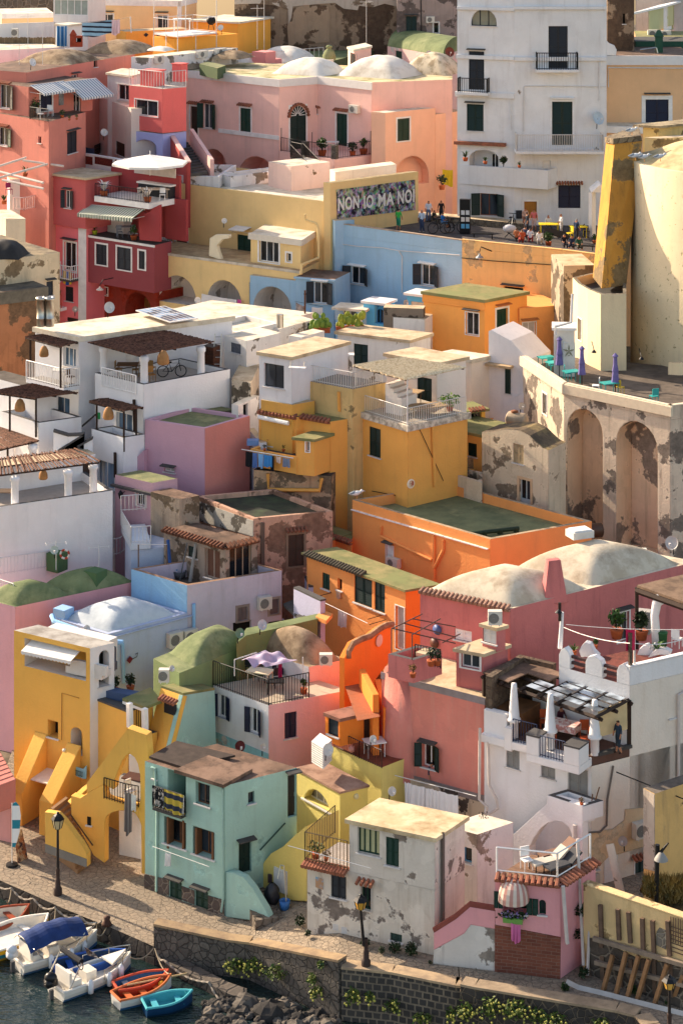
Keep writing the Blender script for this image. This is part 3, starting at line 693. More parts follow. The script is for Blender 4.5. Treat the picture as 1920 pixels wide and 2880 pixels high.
h6=House('white_house','cream white house with brown shutters between the pink house and the red cube',[(590,628),(905,748)],181.5,plaster('dcc9bd',.2),depth=3.2,par=.0,roof=ROOFW)
h6b=House('white_house','white upper room with a sliding window behind the red cube',[(742,500),(905,520),(1010,490)],184.5,plaster('d9d4cc',.25),over=.15,roof=ROOFW)
h6b.win(0,812,578,900,696,'glass',n=2); h6.win(0,600,944,724,1066,'open',BROWN); h6.win(0,800,968,860,1086,'shut',BROWN)
h6w=House('terrace_wall','white terrace wall with red brick lattice panels',[(502,1042),(882,1106)],176,plaster('d9cfc8',.2),depth=.3,cat='wall',roof=WHITE)
LAT=blotch('7c2f24','4b1c17',9,.4,.6)
for a,b,c,d in((515,1062,640,1138),(655,1078,778,1150),(795,1098,878,1160)): h6w.panel(0,[(a,b),(c,b+20),(c,d),(a,d-22)],.0,.02,LAT,'lattice')
dish(720,912,52,180.6,'greyish dish on the cream white house above brown shutters',face=(.35,-.8,.4),col='b9b5b5')
cloth(P(588,1012,180),P(650,1022,179.6),1.1,'dark clothes drying under the brown shutters',flat('23263a',.9),fold=5)
h7=House('red_cube_house','coral red cube house with a sliding window and rooftop railing',[(890,588),(1120,614),(1284,600)],180,plaster('dd5a55',.1),roof=ROOFW,base=P(1120,918,180).z)
h7.win(0,932,682,1088,808,'glass',n=2,fc=WHITE,trim=WHITE,tw=.08)
h7.rail([(892,588),(1120,614),(1282,600)],1.35,GREYW,.3); chimney(h7.root,PZ(1050,590,h7.Z),1.4,1.2,plaster('dd5a55',.1)); chimney(h7.root,PZ(1240,560,h7.Z),.9,1.4,plaster('dd5a55',.1))
h7b=House('lilac_house','lilac ground floor with an arched porch under the red cube house',[(890,900),(1122,922),(1284,905)],180.2,plaster('9fa0d6',.2),roof=ROOFW)
h7b.niche(0,930,955,1078,1130,1.3,.5); f=h7b.fr[0].off(-1.28); mkwin(h7b.root,f,None,*[f.hit(1020,980)[0],f.hit(1078,1085)[0],f.hit(1078,1085)[1],f.hit(1020,980)[1]],k='shut',c=WHITE,dep=.0)
org(640,0)
PK='e5b0a2'
h8=House('pink_house','long pale pink house with white cornice, green shutters and pale domes',[(-306,480),(355,547),(620,527),(990,568),(1546,548)],186,plaster(PK,.18),a=1,back=[(1546,470),(-306,420)],roof=blotch('cdb994','7d7c4e',.7,.45,.65))
h8.cornice([0,1,2],.62,.1,flat('ddd6d0',.8,var=.06))
h8.win(0,88,742,160,930,'shut',GREEN,trim=WHITE,hood=TILE); h8.band(0,-306+5,845,355,905,.08) if 0 else None
fr=h8.fr[0]; ul,zl=fr.hit(-60,902); ur,zr=fr.hit(355,965); MB().fbox(fr,ul,ur,zr,zr+.35,-.02,.08).build('string_course',WHITE,h8.root)
org(0,0)
h8.win(0,1312,730,1364,946,'door',BROWN,trim=WHITE,hood=TILE); h8.win(0,1376,708,1492,892,'open',GREEN,trim=None,hood=TILE)
h8.niche(0,1392,1015,1560,1230,2.5,1)
org(640,0)
h8.niche(0,62,1058,348,1260,2.5,1.0)
h8.win(1,430,735,540,1030,'ldoor',DKGREEN,trim=WHITE,arch=1); 
fr=h8.fr[1]; a,za=fr.hit(428,798); b,zb2=fr.hit(542,735); ra=(b-a)/2; cz=P(485,795,fr.at(485,795).y).z
m=MB()
for i in range(13):
 th=math.pi*i/12; m.tube([fr.pt((a+b)/2-math.cos(th)*(ra+.12),cz+math.sin(th)*(ra+.12),.0),fr.pt((a+b)/2-math.cos(th)*(ra+.12),cz+math.sin(th)*(ra+.12),.22)],.13,6)
m.build('tile_arch',TILE,h8.root)
m=MB()
for i in range(9):
 th=math.pi*i/8; m.tube([fr.pt((a+b)/2-math.cos(th)*.15,cz+math.sin(th)*.15,-.06),fr.pt((a+b)/2-math.cos(th)*ra*.92,cz+math.sin(th)*ra*.92,-.06)],.035,4)
m.build('fanlight',WHITE,h8.root)
h8.win(2,750,778,824,1010,'ldoor',GREEN,trim=WHITE,hood=TILE); acunit(855,718,916,780,'boxy air conditioner beside the green balcony door of the pale pink house',h8.fr[2])
for x0,x1 in ((590,650),): h8.win(1,615,752,650,782,'hole',hood=TILE)
Zb=P(740,1098,181).z
bal=thing('balcony',PZ(740,1098,Zb),'long pink balcony with dark railings and flower boxes on the pale pink house','balcony')
plate('slab',[(357,1042),(735,1098),(996,1070),(985,1030),(620,1010)],Zb,.35,plaster(PK,.15),bal); 
rail(bal,[PZ(*p,Zb) for p in((368,1040),(520,1064))],1.1,IRON,.17); rail(bal,[PZ(*p,Zb) for p in((560,1070),(735,1095),(985,1066))],1.1,IRON,.17)
m=MB()
for x,y in((532,1068),(738,1094)): q=PZ(x,y,Zb); m.abox(q+V((0,0,.55)),.45,.45,1.1,-.5)
m.build('pillars',stonem('6b6258','544c44','776e63',3),bal); m=MB()
for x,y in((370,1042),(582,1074),(985,1064)): q=PZ(x,y,Zb); m.tube([q,q+V((0,0,1.9))],.03,5)
m.build('poles',IRON,bal)
bs=House('pink_wall','pink wall carrying the long balcony and its outside stair',[(357,1046),(735,1102),(996,1074)],181,plaster(PK,.15),base=P(735,1240,181).z,cat='wall')
plant(PZ(650,1076,Zb),1.6,'lemon tree in a terracotta box on the long pink balcony',True,LEAF,.8,170,None); plant(PZ(860,1072,Zb),1.2,'wide green plant in a terracotta box on the long pink balcony',True,LEAFD,1.2,120); plant(PZ(935,1064,Zb),1.5,'wiry plant at the right end of the long pink balcony',True,LEAF,.7,60)
table(PZ(720,1040,Zb),1.1,.6,'white folding table on the long pink balcony',WHITE,.75)
st=thing('outside_stair',P(440,1090,181),'black railed outside stair descending from the long pink balcony','stairs'); a=P(640,1200,176.5); b=PZ(520,1074,Zb); stairs(st,a,b,(-1.0,-.6,0),9,SLATE)
for dx in (V((0,0,0)),V((-1.0,-.6,0))): rail(st,[a+dx,b+dx],1.0,IRON,.17)
rail(st,[PZ(440,1062,Zb)+V((0,-.8,0)),PZ(540,1080,Zb)+V((-.3,-.6,0))],1.1,IRON,.17)
h8a=House('pink_annex','peach annex with one green window at the right end of the pale pink house',[(988,770),(1085,777),(1430,744)],181.6,plaster('e8ab8a',.12),roof=ROOFW,cat='annex')
h8a.win(1,1168,820,1252,966,'shut',GREEN,trim=WHITE); h8a.niche(1,1145,1088,1385,1260,.9,1)
h8a.win(1,1172,1115,1255,1230,'hole',arch=1,dep=.3) if 0 else None
h8z=House('peach_house','peach house end wall with a dark doorway beside the white tower house',[(1420,790),(1640,760)],187.5,plaster('e8b293',.15),depth=4)
Zr=h8.Z
domeat(h8.root,Zr,300,840,500,2.7,DOMEW,.9,-30,6); domeat(h8.root,Zr,742,1360,515,3.4,DOMEW,.8,-30,6); domeat(h8.root,Zr,1190,1640,500,3.6,blotch('d3c3a8','9b8a70',1.2,.45,.6),.8,-30,8); domeat(h8.root,Zr,980,1230,440,1.6,DOMEW,.8,-30)
bx=PZ(905,468,Zr); ck=House('roof_hut','small pink roof hut with a grey door among the white domes',[(828,322),(870,340),(988,315)],193,plaster(PK,.12),base=Zr-.4,cat='hut',roof=ROOFW,over=.1); ck.win(0,845,360,880,468,'hole',dep=.05)
org(0,0); gb=House('roof_hut','small dark green sloped roof box on the left end of the pale pink house',[(1375,440),(1500,470),(1556,450)],188.5,plaster('3c4a2e',.3),base=Zr-.3,cat='hut',roof=GREENR); org(640,0)
tb=House('pink_terrace','pink roof terrace with white vaults and a thin railing behind the pale pink house',[(-300,470),(-120,505),(372,462)],197,plaster('d8706a',.15),depth=6,roof=ROOFW,par=.0)
domeat(tb.root,tb.Z,-110,270,468,2.2,DOMEW,.9,-25); domeat(tb.root,tb.Z,120,665,440,3.4,DOMEW,.9,-25)
rail(tb.root,[PZ(-180,490,tb.Z),PZ(60,482,tb.Z),PZ(372,452,tb.Z),PZ(660,425,tb.Z)],1.3,GREYW,.5)
for i,(x,y,s,hh) in enumerate(((250,470,1.5,1.5),(325,462,.9,.75))): chimney(tb.root,PZ(x,y,tb.Z),s,hh,plaster('e2837d',.1),cap=False)
gt=House('green_terrace','dark green roof terrace wall behind the white domes',[(345,470),(700,425),(1110,322)],202,plaster('3f4d30',.3),roof=DOMEG,back=[(1110,300),(520,360)])
m=MB(); q=P(700,412,199); m.lathe(q,[(a*.45,b*.42) for a,b in[(1.25,0),(1.3,.9),(.9,1.9),(.45,2.3),(.45,2.5),(.7,2.6),(.5,3.0),(.01,3.1)]],14); m.build('green_vent_dome',DOMEG,None,True,'round green vent dome with a terracotta cap on the far roofs',cat='roof vent')
pb=House('pink_house','pink cottage with a green barrel roof below the ruined fortress wall',[(1100,318),(1480,385),(1640,330)],200,plaster('e3b0a6',.3,'d9c9bd',.3),roof=DOMEG)
def barrel(h,w0,rise,mat,name='barrel_roof',over=.1):
 L,M,Rr=h.c[0],h.c[1],h.c[2]
 def fn(u,v):
  p=L+(M-L)*u+(Rr-M)*v; return V((p.x,p.y,h.Z+.01+rise*max(0,1-(2*v-1)**2)**.6))
 m=MB(); m.grid(fn,12,16); 
 for u in(0,1): m.add([fn(u,v/16) for v in range(17)],[tuple(range(17))])
 m.build(name,mat,h.root,True)
barrel(pb,0,1.3,DOMEG); pb.win(0,1156,348,1200,428,'shut',GREEN)
dish(1388,373,50,197.5,'white dish on the cottage with the green barrel roof',face=(.4,-.85,.35)); dish(1528,358,66,196.5,'rust red dish on the cottage with the green barrel roof',face=(.3,-.9,.3),col='6e3527')
acunit(665,410,730,442,'air conditioner lying beside the round green vent dome',None,198); acunit(912,432,990,458,'air conditioner at the foot of the pink roof hut',None,191.5)
RUIN=plaster('7d6752',.9,'5a483a',.5,.28,'3a2f28'); 
rw=House('fortress_wall','huge ruined brown fortress wall with peeling plaster along the top',[(48,-60),(1166,-60)],212,RUIN,depth=6,cat='wall',roof=SLATE)
rw.panel(0,[(440,60),(560,25),(690,40),(705,120),(700,290),(420,315),(410,190),(425,110)],.0,.03,plaster('8d745c',.6,'6a5544',.25,.5),'plaster_patch')
rw.panel(0,[(48,-60),(1166,-60),(1166,45),(1080,25),(1000,50),(905,40),(895,70),(800,60),(740,20),(600,30),(450,45),(440,120),(420,170),(415,70),(340,40),(200,25),(48,30)],.0,.05,plaster('a8998a',.6,'7d6a58',.35,.6),'plaster_patch')
rw2=House('ruined_house','pinkish grey ruined house with one dark green door at the top',[(1166,-60),(1640,-60)],210,plaster('8e7a72',.8,'6d5f59',.4,.4),depth=6,roof=SLATE)
rw2.win(0,1228,112,1300,242,'ldoor',DKGREEN,hood=SLATE); rw2.win(0,1416,155,1454,230,'glass',n=1,trim=WHITE,tw=.08); acunit(1366,112,1424,155,'air conditioner high on the pinkish ruined house',rw2.fr[0]); wallpipe(rw2,0,[(1330,-20),(1334,250)],IRON)
for i,(x,y,hh) in enumerate(((252,350,6.2),(955,310,4.2),(205,340,4))): antenna(P(x,y,204),hh,['crooked aerial in front of the brown fortress wall','aerial with two booms before the dark fortress wall','short aerial left of the crooked one'][i],7,.2)
org(1280,0)
WH=plaster('d3d2d3',.35,None,0,.5,'8a7a6c')
h9=House('white_house','tall white house with dark shutters and balconies at the upper right',[(12,-36),(405,-26),(1040,-26)],171,WH,back=[(1040,-52),(12,-62)],roof=ROOFW,a=1)
h9l=House('white_house_wing','lower right part of the tall white house beneath the cornice',[(1030,392),(1045,392)],171.4,WH,depth=3) if 0 else None
def course(h,w,x0,y0,x1,th=.3,d=.16,mat=None,name='string_course'):
 fr=h.fr[w]; a,z=fr.hit(x0,y0); b,_=fr.hit(x1,y0); MB().fbox(fr,a,b,z-th,z,-.02,d).build(name,mat or WH,h.root)
course(h9,0,8,375,408); course(h9,1,405,392,1040); course(h9,0,0,628,408,.4); course(h9,1,400,42,1040,.25,.2); course(h9,0,14,42,408,.25,.2)
h9.win(0,108,62,283,182,'glass',arch=1,n=3,fc=DKGREY,pane=flat('8d8a78',.25)); h9.win(1,640,180,772,470,'ldoor',DKGREY); h9.win(0,92,352,197,620,'ldoor',DKGREY,hood=SLATE)
h9.win(0,78,716,193,905,'shut',DKGREEN,hood=SLATE); h9.win(1,664,700,805,1000,'ldoor',DKGREEN,trim=flat('e0dedd',.7),hood=WHITE)
def balc(h,w,x0,x1,y0,y1,out,label,mat=IRON,slab=None,sp=.17):
 fr=h.fr[w]; a,z=fr.hit(x0,y1); b,_=fr.hit(x1,y1); zt=fr.hit(x0,y0)[1]
 t=thing('balcony',fr.pt((a+b)/2,z,out),label,'balcony'); MB().fbox(fr,a-.08,b+.08,z-.22,z,-.05,out+.08).build('slab',slab or WH,t)
 rail(t,[fr.pt(a,z,0),fr.pt(a,z,out),fr.pt(b,z,out),fr.pt(b,z,0)],zt-z,mat,sp,r=.02); return t
balc(h9,1,556,834,358,472,.8,'small black balcony at the highest shuttered door of the white house'); balc(h9,0,34,232,530,626,.7,'small bellied black balcony at the upper left door of the white house'); 
balc(h9,1,412,998,910,1022,1.5,'long white wrought iron balcony across the white house',flat('c9c3bd',.5),sp=.13)
course(h9,0,-2,968,350,.25,.4,TILE,'tile_eave')
h9.niche(0,95,1028,300,1180,1.4,.6); f=h9.fr[0].off(-1.38); mkwin(h9.root,f,None,f.hit(250,1050)[0],f.hit(300,1150)[0],f.hit(300,1170)[1],f.hit(250,1055)[1],k='glass',dep=0)
h9.win(1,600,1108,655,1176,'door',WHITE); dish(985,815,90,170.3,'pale blue grey dish on the right side of the white house',face=(.5,-.8,.35),col='aebcc6')
for x,y,hh,l in((68,1110,.75,'tall spiky plant left of the arched loggia'),(205,1130,.6,'agave on the white parapet under the arched loggia'),(440,1155,.5,'round cactus on the white parapet under the little wall window')): agave(P(x,y,169),hh,l,True,LEAF)
plant(P(330,1150,169),1.6,'climbing vine beside the arched loggia of the white house',False,LEAFD,.45,110,cat='vine')
wallpipe(h9,0,[(380,680),(380,890)],WH,.05); wallpipe(h9,1,[(470,905),(470,600),(480,592),(1035,596)],GREYW,.035); wallpipe(h9,1,[(990,400),(990,690)],WH,.05)
plant(P(440,650,170),.5,'dry tuft growing from the white house wall below the cornice',False,DRY,1,50,cat='weeds'); plant(P(970,1050,170),.6,'green tuft hanging under the long white balcony',False,LEAFD,1.3,60,cat='weeds')
h9p=House('white_terrace','white projecting terrace block at the foot of the tall white house',[(-4,1128),(22,1134),(700,1168)],168.2,WH,depth=3,par=.8,roof=ROOFW,base=P(300,1310,168.2).z) if 0 else None
h10=House('beige_house','sandy beige house with a white cornice right of the tall white house',[(1032,384),(1640,384)],174,plaster('dba878',.15),depth=7,roof=ROOFBR)
h10.cornice([0],.7,.12,flat('dcd9d8',.7,var=.05)); h10.win(0,1308,685,1466,870,'shut',NAVY,trim=WHITE,tw=.3,hood=SLATE); wallpipe(h10,0,[(1052,600),(1050,465),(1640,470)],GREYW,.05)
h10t=House('beige_terrace','beige terrace parapet with a white ledge below the beige house',[(1020,868),(1640,880)],171,plaster('dba878',.15),depth=3,par=.0,roof=ROOFW); h10t.cornice([0],.5,.15)
rt=House('ruined_tower','stained brown ruined tower stump above the beige house',[(1045,-40),(1230,-40)],178,RUIN,depth=5,roof=SLATE,cat='tower'); rt.win(0,1152,95,1168,165,'hole')
cur=h9.panel(1,[(1040,-20),(1041,280),(1060,300),(1095,315),(1110,345),(1105,382),(1038,382)],-.5,-.02,WH,'buttress')
gh=House('lean_to','pale green lean-to with a white door at the top right corner',[(1328,60),(1420,40),(1505,15)],192,plaster('b9b27e',.1),cat='hut',over=.2,roof=WHITE,base=P(1420,200,192).z); gh.win(1,1432,40,1500,200,'door',WHITE)
gs=House('grey_house','grey rear wall with white pipes at the top right corner',[(1240,-50),(1512,-50),(1640,-55)],197,plaster('a89f98',.5),depth=4); acunit(1320,204,1396,258,'left of two air conditioners under the pale green lean-to',None,188); acunit(1404,210,1480,258,'right of two air conditioners under the pale green lean-to',None,188)
gr=House('green_roof_wall','dark green roof parapet right of the ruined tower',[(1240,285),(1640,285)],181,plaster('1f4030',.2),depth=4,cat='wall',roof=SLATE); orr=House('roof_house','flat roof with an orange edge below the two air conditioners',[(1240,258),(1640,262)],185,plaster('d28a5c',.2),depth=6,roof=ROOFG)
m=MB(); q=P(1400,375,176.5); m.abox(q+V((0,0,.7)),.55,.5,1.4); m.hexa([q+V((a,b,1.4)) for a,b in((-.36,-.3),(.36,-.3),(.36,.3),(-.36,.3))],[q+V((a,b,1.9)) for a,b in((-.1,-.1),(.1,-.1),(.1,.1),(-.1,.1))]); ch=m.build('chimney',plaster('1f4030',.2),None,False,'dark green pointed roof chimney near the top right corner',cat='chimney')
wire([P(1270,345,176),P(1380,330,176),P(1390,372,176)],'silver bent flue pipe before the green chimney',.08,STEEL,name='flue_pipe',grp=None)
org(0,480)
RED='a83a38'; YEL='dcb676'; YELS='e0ba78'; BLU='89acc6'; MAR='7d3236'
hl=House('pink_house','bright pink house with white quoins below the dark red house',[(162,238),(592,304)],173,plaster('e2666c',.12),depth=6,roof=ROOFW)
hl.cornice([0],.6,.08,flat('d9d3d2',.8,var=.06))
fr=hl.fr[0]; 
for q in ((-.05,.62),(fr.L-.75,fr.L+.05)): MB().fbox(fr,q[0],q[1],hl.zb,hl.Z-.6,-.02,.05).build('quoin',WHITE,hl.root)
hl.win(0,288,462,372,600,'glass',trim=WHITE,hood=SLATE); hl.win(0,444,488,526,700,'glass',trim=WHITE,hood=SLATE,n=2); hl.win(0,452,795,506,905,'shut',DKGREY); hl.win(0,465,1008,568,1060,'shut',BROWN)
t=thing('balcony',hl.fr[0].at(495,745,.9),'small white balcony with drying laundry on the bright pink house','balcony'); fb=hl.fr[0]; a,z=fb.hit(420,735); b,z2=fb.hit(545,745)
MB().fbox(fb,a,b,z2-.15,z2,-.02,.9).build('slab',SLATE,t); rail(t,[fb.pt(a,z2,0),fb.pt(a,z2,.9),fb.pt(b,z2,.9),fb.pt(b,z2,0)],1.05,WHITE,.2,r=.02)
cloth(fb.at(425,662,.7),fb.at(468,668,.7),1.0,'pale shirts drying on the small white balcony',flat('cdb7cf',.9)); cloth(fb.at(470,675,.6),fb.at(530,690,.6),1.0,'blue and yellow clothes drying on the small white balcony',stripem('2c4f9c','d9b434',(1,0,0),.5,.6))
t=thing('window_balcony',fb.at(440,940,.6),'tiny red railed balcony with a green plant at the foot of the bright pink house','balcony'); a,z=fb.hit(420,930); b,_=fb.hit(462,935); MB().fbox(fb,a,b,z-.25,z,-.02,.6).build('slab',WHITE,t); rail(t,[fb.pt(a,z,.55),fb.pt(b,z,.55)],1.0,flat('b5533e',.6),.15)
plant(fb.at(440,850,.4),.4,'yellow green plant in the tiny red railed balcony',True,LEAFY,1.2,50)
dish(520,955,42,171.8,'beige dish low on the bright pink house',face=(.2,-.9,.35),col='a88f86')
hu=House('red_house','dull red upper house with a flat pale roof and one open shutter',[(342,14),(592,48),(820,14)],172.5,plaster('b24a49',.15),base=hl.Z-1,over=.2,roof=ROOFB)
hu.win(0,432,130,510,264,'open',DKGREY,hood=SLATE)
Zd=P(1062,514,169).z
hd=House('dark_red_house','dark maroon house front with three shuttered windows in white surrounds',[(590,440),(1064,514),(1182,486)],169,plaster(MAR,.12),base=P(1062,845,169).z,roof=SLATE)
hd.cornice([0],.16,.06,WHITE)
for a in ((664,502,738,655),(808,522,904,692),(958,550,1000,682)): hd.win(0,*a,'shut',DKGREY,trim=WHITE)
fr=hd.fr[0]; ZD=hd.Z; uT,Zt=fr.hit(690,205); uR,_=fr.hit(1040,235); Zt=fr.hit(1040,222)[1]
DR=plaster('8e2f30',.15); L=fr.L
MB().fbox(fr,.0,L,ZD+.01,Zt+1.7,-3.0,-2.8).build('loggia_back_wall',DR,hd.root)
MB().fbox(fr,L-1.2,L+.9,ZD+.01,Zt-.0,-2.79,-2.5).build('loggia_side_wall',DR,hd.root)
MB().fbox(fr,uT-.3,uR+.1,Zt-.42,Zt,-2.79,.3).build('terrace_slab',WHITE,hd.root)
hd.panel(0,[(948,278),(965,283),(1000,292),(1030,285),(1050,260),(1100,235),(1100,490),(962,478)],-.25,-.02,DR,'parapet_wing')
rail(hd.root,[fr.pt(uT-.25,Zt,.25),fr.pt(uR,Zt,.25)],.95,IRON,.16)
mkwin(hd.root,fr.off(-2.78),None,*[fr.off(-2.78).hit(885,290)[0],fr.off(-2.78).hit(945,460)[0],ZD+.02,ZD+2.6],k='shut',c=DKGREEN,dep=.0)
awning(fr,620,235,1000,268,.5,1.3,'green and white striped awning over the maroon loggia','d6d3c4','46604f',.28,.3)
for (x,y,hh,l,mt) in((712,190,1.2,'small palm in a white urn on the upper maroon terrace',WHITE),(1012,215,1.1,'cycad in a white urn at the end of the upper maroon terrace',WHITE)):
 q=fr.off(.0).at(x,y,-.1); q.z=Zt; t=agave(q,hh,l,True,LEAF); t.children[0].data.materials[0]=mt
q=PZ(760,115,Zt); chair(V((q.x,fr.at(760,200,-1).y,Zt)),2.5,'blue plastic chair on the upper maroon terrace',flat('27537d',.5))
p0=fr.pt(uT+4.2,Zt,-1.6); table(p0,2.2,.9,'pale table on the upper maroon terrace',flat('cdb9a4',.7)); chair(p0+V((-1.0,-.4,0)),1.0,'white chair at the pale table on the upper maroon terrace',WHITE); chair(p0+V((.6,-.7,0)),0,'second white chair in front of the pale table on the upper maroon terrace',WHITE)
m=MB(); q=fr.pt(uT+3.3,Zt,-2.4); k=thing('outdoor_kitchen',q,'white tiled outdoor kitchen counter at the back of the upper maroon terrace','kitchen counter'); m.fbox(fr,uT+1.8,uR,Zt+.9,Zt+1.02,-2.78,-2.1); m.build('worktop',WHITE,k); MB().fbox(fr,uT+1.9,uR-.1,Zt,Zt+.9,-2.78,-2.2).build('cupboard',DKGREY,k); MB().fbox(fr,uT+1.0,uR,Zt+1.5,Zt+2.2,-2.79,-2.7).build('tile_panel',flat('c9bdb5',.6),k)
q=fr.pt(uT+1.3,ZD,-1.3); table(q,1.3,.7,'grey folding table in the maroon loggia',flat('8a8d95',.6)); chair(q+V((-.3,-.5,0)),.4,'grey metal chair left of the folding table in the maroon loggia',flat('777b85',.6)); chair(q+V((.6,-.4,0)),-.4,'grey metal chair right of the folding table in the maroon loggia',flat('777b85',.6))
MB().fbox(fr,.5,2.2,ZD,ZD+1.1,-2.7,-1.9).build('cabinet',flat('cfc7c0',.7),None,False,'white kitchen cabinet in the corner of the maroon loggia',cat='cabinet')
plant(fr.pt(.5,ZD,-.5),1.0,'yellowish potted plant at the left end of the maroon loggia',True,LEAFY,.8,50,None,flat('a2b02f',.7)); plant(fr.pt(L*.63,ZD,-.6),1.2,'green potted plant in front of the dark door of the maroon loggia',True,LEAF,.8,60)
hg=House('red_house','deep red ground floor with a white arch under the maroon house',[(604,740),(1080,838)],170.6,plaster('7e2418',.3,'a03520',.3),depth=4)
hg.niche(0,865,822,1046,1060,2.0,.9); hg.win(0,706,800,744,862,'glass',n=1,trim=WHITE,tw=.07); 
fr=hg.fr[0].off(-1.98); a,z=fr.hit(975,865); b,z2=fr.hit(1045,945); m=MB()
for i in range(6): m.fbox(fr,a+(b-a)*i/6,a+(b-a)*(i+.75)/6,z2,z,0,.04)
m.build('crate_gate',flat('9a6a3a',.8),hg.root)
lampc=thing('wall_lamp',P(695,815,169.8),'bell shaped street lamp bracketed to the deep red wall','lamp'); q=P(690,822,169.4); MB().lathe(q,[(.28,0),(.24,.07),(.08,.17),(.07,.24),(.01,.25)],14).build('lamp_shade',flat('c9bdb0',.6),lampc,True); MB().tube([q+V((0,0,.36)),q+V((.2,.2,.7)),q+V((.9,1,.7))],.035,5).build('bracket',IRON,lampc)
org(0,480)
ho=House('orange_house','glowing coral parapet house behind the white railed terrace',[(180,60),(345,40)],178,plaster('ee6248',.08),depth=5,roof=ROOFW); hw=House('white_house','white rounded wall with a railed terrace left of the coral parapet',[(70,60),(185,55)],177,plaster('dccdc2',.2),depth=4)
rail(hw.root,[PZ(x,y,P(160,275,174).z) for x,y in((95,270),(165,272),(340,232))],.95,flat('e6c3b8',.6),.22,r=.025)
yl=House('ochre_house','small ochre house with a green edged window behind the left terrace',[(-60,270),(72,268),(178,330)],175,plaster('d9c3a2',.2),roof=ROOFW); yl.win(1,126,482,175,525,'glass',fc=GREEN); yl.win(0,-20,390,46,490,'glass',pane=CURT,hood=WHITE)
wall_l=House('pink_terrace','dusky rose terrace walls with pots at the left edge',[(-80,-20),(110,-30)],181,plaster('b0686a',.2),depth=4); 
dish(73,400,42,174,'white dish on the ochre house at the left edge',face=(.45,-.85,.3)); 
for x,y,l in((30,230,'row of terracotta pots at the left edge terrace'),(175,40,'spiky agave on the coral parapet')): agave(P(x,y,175.5),.8,l,True,LEAF)
chair(P(65,165,176),.5,'magenta plastic chair on the left edge terrace',flat('8d2456',.5))
t=thing('white_pergola',P(60,60,168),'white painted pergola frame over the left edge terrace','pergola')
org(0,0)
Zp=P(180,1110,176).z
posts(t,'beam',flat('d9c9bd',.6),[(P(-20,1150,174),P(185,1085,174.5)),(P(160,1105,175),P(440,1145,174)),(P(-20,1230,172),P(330,1130,172)),(P(-20,1178,173),P(300,1260,170)),(P(20,1240,171),P(300,1300,169))],.09,6)
def parasol(p,r,h,label,mat,pole=True,tilt=0,rot=.3):
 p=V(p); t=thing('parasol',p,label,'parasol'); m=MB(); n=8; c=p+V((0,0,h)); vs=[c+V((0,0,r*.2))]
 for i in range(n):
  a=2*math.pi*i/n+rot; vs.append(c+V((math.cos(a)*r,math.sin(a)*r,tilt*math.cos(a)*r)))
 m.add(vs,[(0,i+1,(i+1)%n+1) for i in range(n)]); 
 for i in range(n): a,b=vs[i+1],vs[(i+1)%n+1]; m.add([a,b,b-V((0,0,.16)),a-V((0,0,.16))],[(0,1,2,3)])
 m.build('canopy',mat,t); MB().tube([p,c+V((0,0,r*.3))],.03,5).build('pole',WHITE,t); return t
parasol(P(1035,1210,171),2.9,1.0,'large white square parasol on the terrace above the maroon house',flat('e2ded8',.8))
parr=House('crimson_stair_house','crimson stair wall with pale copings below the pale pink house',[(1100,955),(1150,962),(1420,1190)],181,plaster('9a3634',.2)) if 0 else None
sw=thing('outside_stair',P(1330,1100,178),'grey outside stair between crimson and pink walls up to the brown door','stairs'); a=P(1430,1190,176); b=P(1290,975,183.5)
stairs(sw,a,b,(-1.3,-1.3,0),12,SLATE); fr=Fr((a+V((-1.3,-1.3,0))),(b+V((-1.3,-1.3,0))))
def ramp(root,a,b,hb,ht,th,mat,name='stair_wall',cop=None):
 """sloping parapet from a to b"""
 u=V((b.x-a.x,b.y-a.y,0)).normalized(); w=V((u.y,-u.x,0))*th; q=[a-V((0,0,hb)),b-V((0,0,hb+max(0,b.z-a.z))),b+V((0,0,ht)),a+V((0,0,ht))]
 o=MB().prism(q,w).build(name,mat,root)
 if cop: MB().prism([a+V((0,0,ht)),b+V((0,0,ht)),b+V((0,0,ht+.1)),a+V((0,0,ht+.1))],w*1.2).build('coping',cop,root)
ramp(sw,a+V((-1.5,-1.5,0)),b+V((-1.5,-1.5,0)),4,1.0,.3,plaster('9a3634',.2),cop=plaster('e0aca0',.1)); ramp(sw,a+V((.2,.2,0)),b+V((.2,.2,0)),2,1.0,.3,plaster('e0aca0',.1))
org(0,480)
YM=plaster(YEL,.22)
hy=House('yellow_house','long pale yellow house with a plain wall above a terrace with arches',[(1040,62),(2230,212)],167,YM,depth=9,par=.35,roof=ROOFW,topm=blotch('a79876','8a7c60',2),a=1)
hy.win(0,1110,340,1162,458,'glass',n=1,trim=WHITE,tw=.18,hood=SLATE); hy.win(0,1212,370,1292,576,'door',flat('4a2a1a',.6),trim=WHITE,hood=SLATE)
org(640,480)
hy.win(0,68,438,160,614,'shut',GREEN); dish(-22,345,38,166,'white dish on the plain wall of the long yellow house',face=(.25,-.9,.3))
hya=House('yellow_terrace','yellow terrace wall with deep white arches',[(-513,553),(500,692),(640,620)],163.5,plaster(YELS,.18),par=0,roof=blotch('b9a07a','9d8462',1.5)); hya.imat=plaster('d8cfc6',.5,'b0a598',.08)
hya.cornice([0],.18,.06,blotch('cfc2b0','b3a692',2))
hya.niche(0,-468,704,-215,935,2.4,1.0,1); hya.niche(0,-138,738,96,1000,2.4,1.0,1)
hyb=House('blue_arch_house','pale blue painted arch with an oven below the yellow terrace',[(155,720),(500,762)],163.2,plaster(BLU,.2),depth=3); hyb.imat=hya.imat
hya.niche(0,150,770,470,1060,3.2,0,1); hyb.niche(0,178,782,442,1040,2.6,1.0,1)
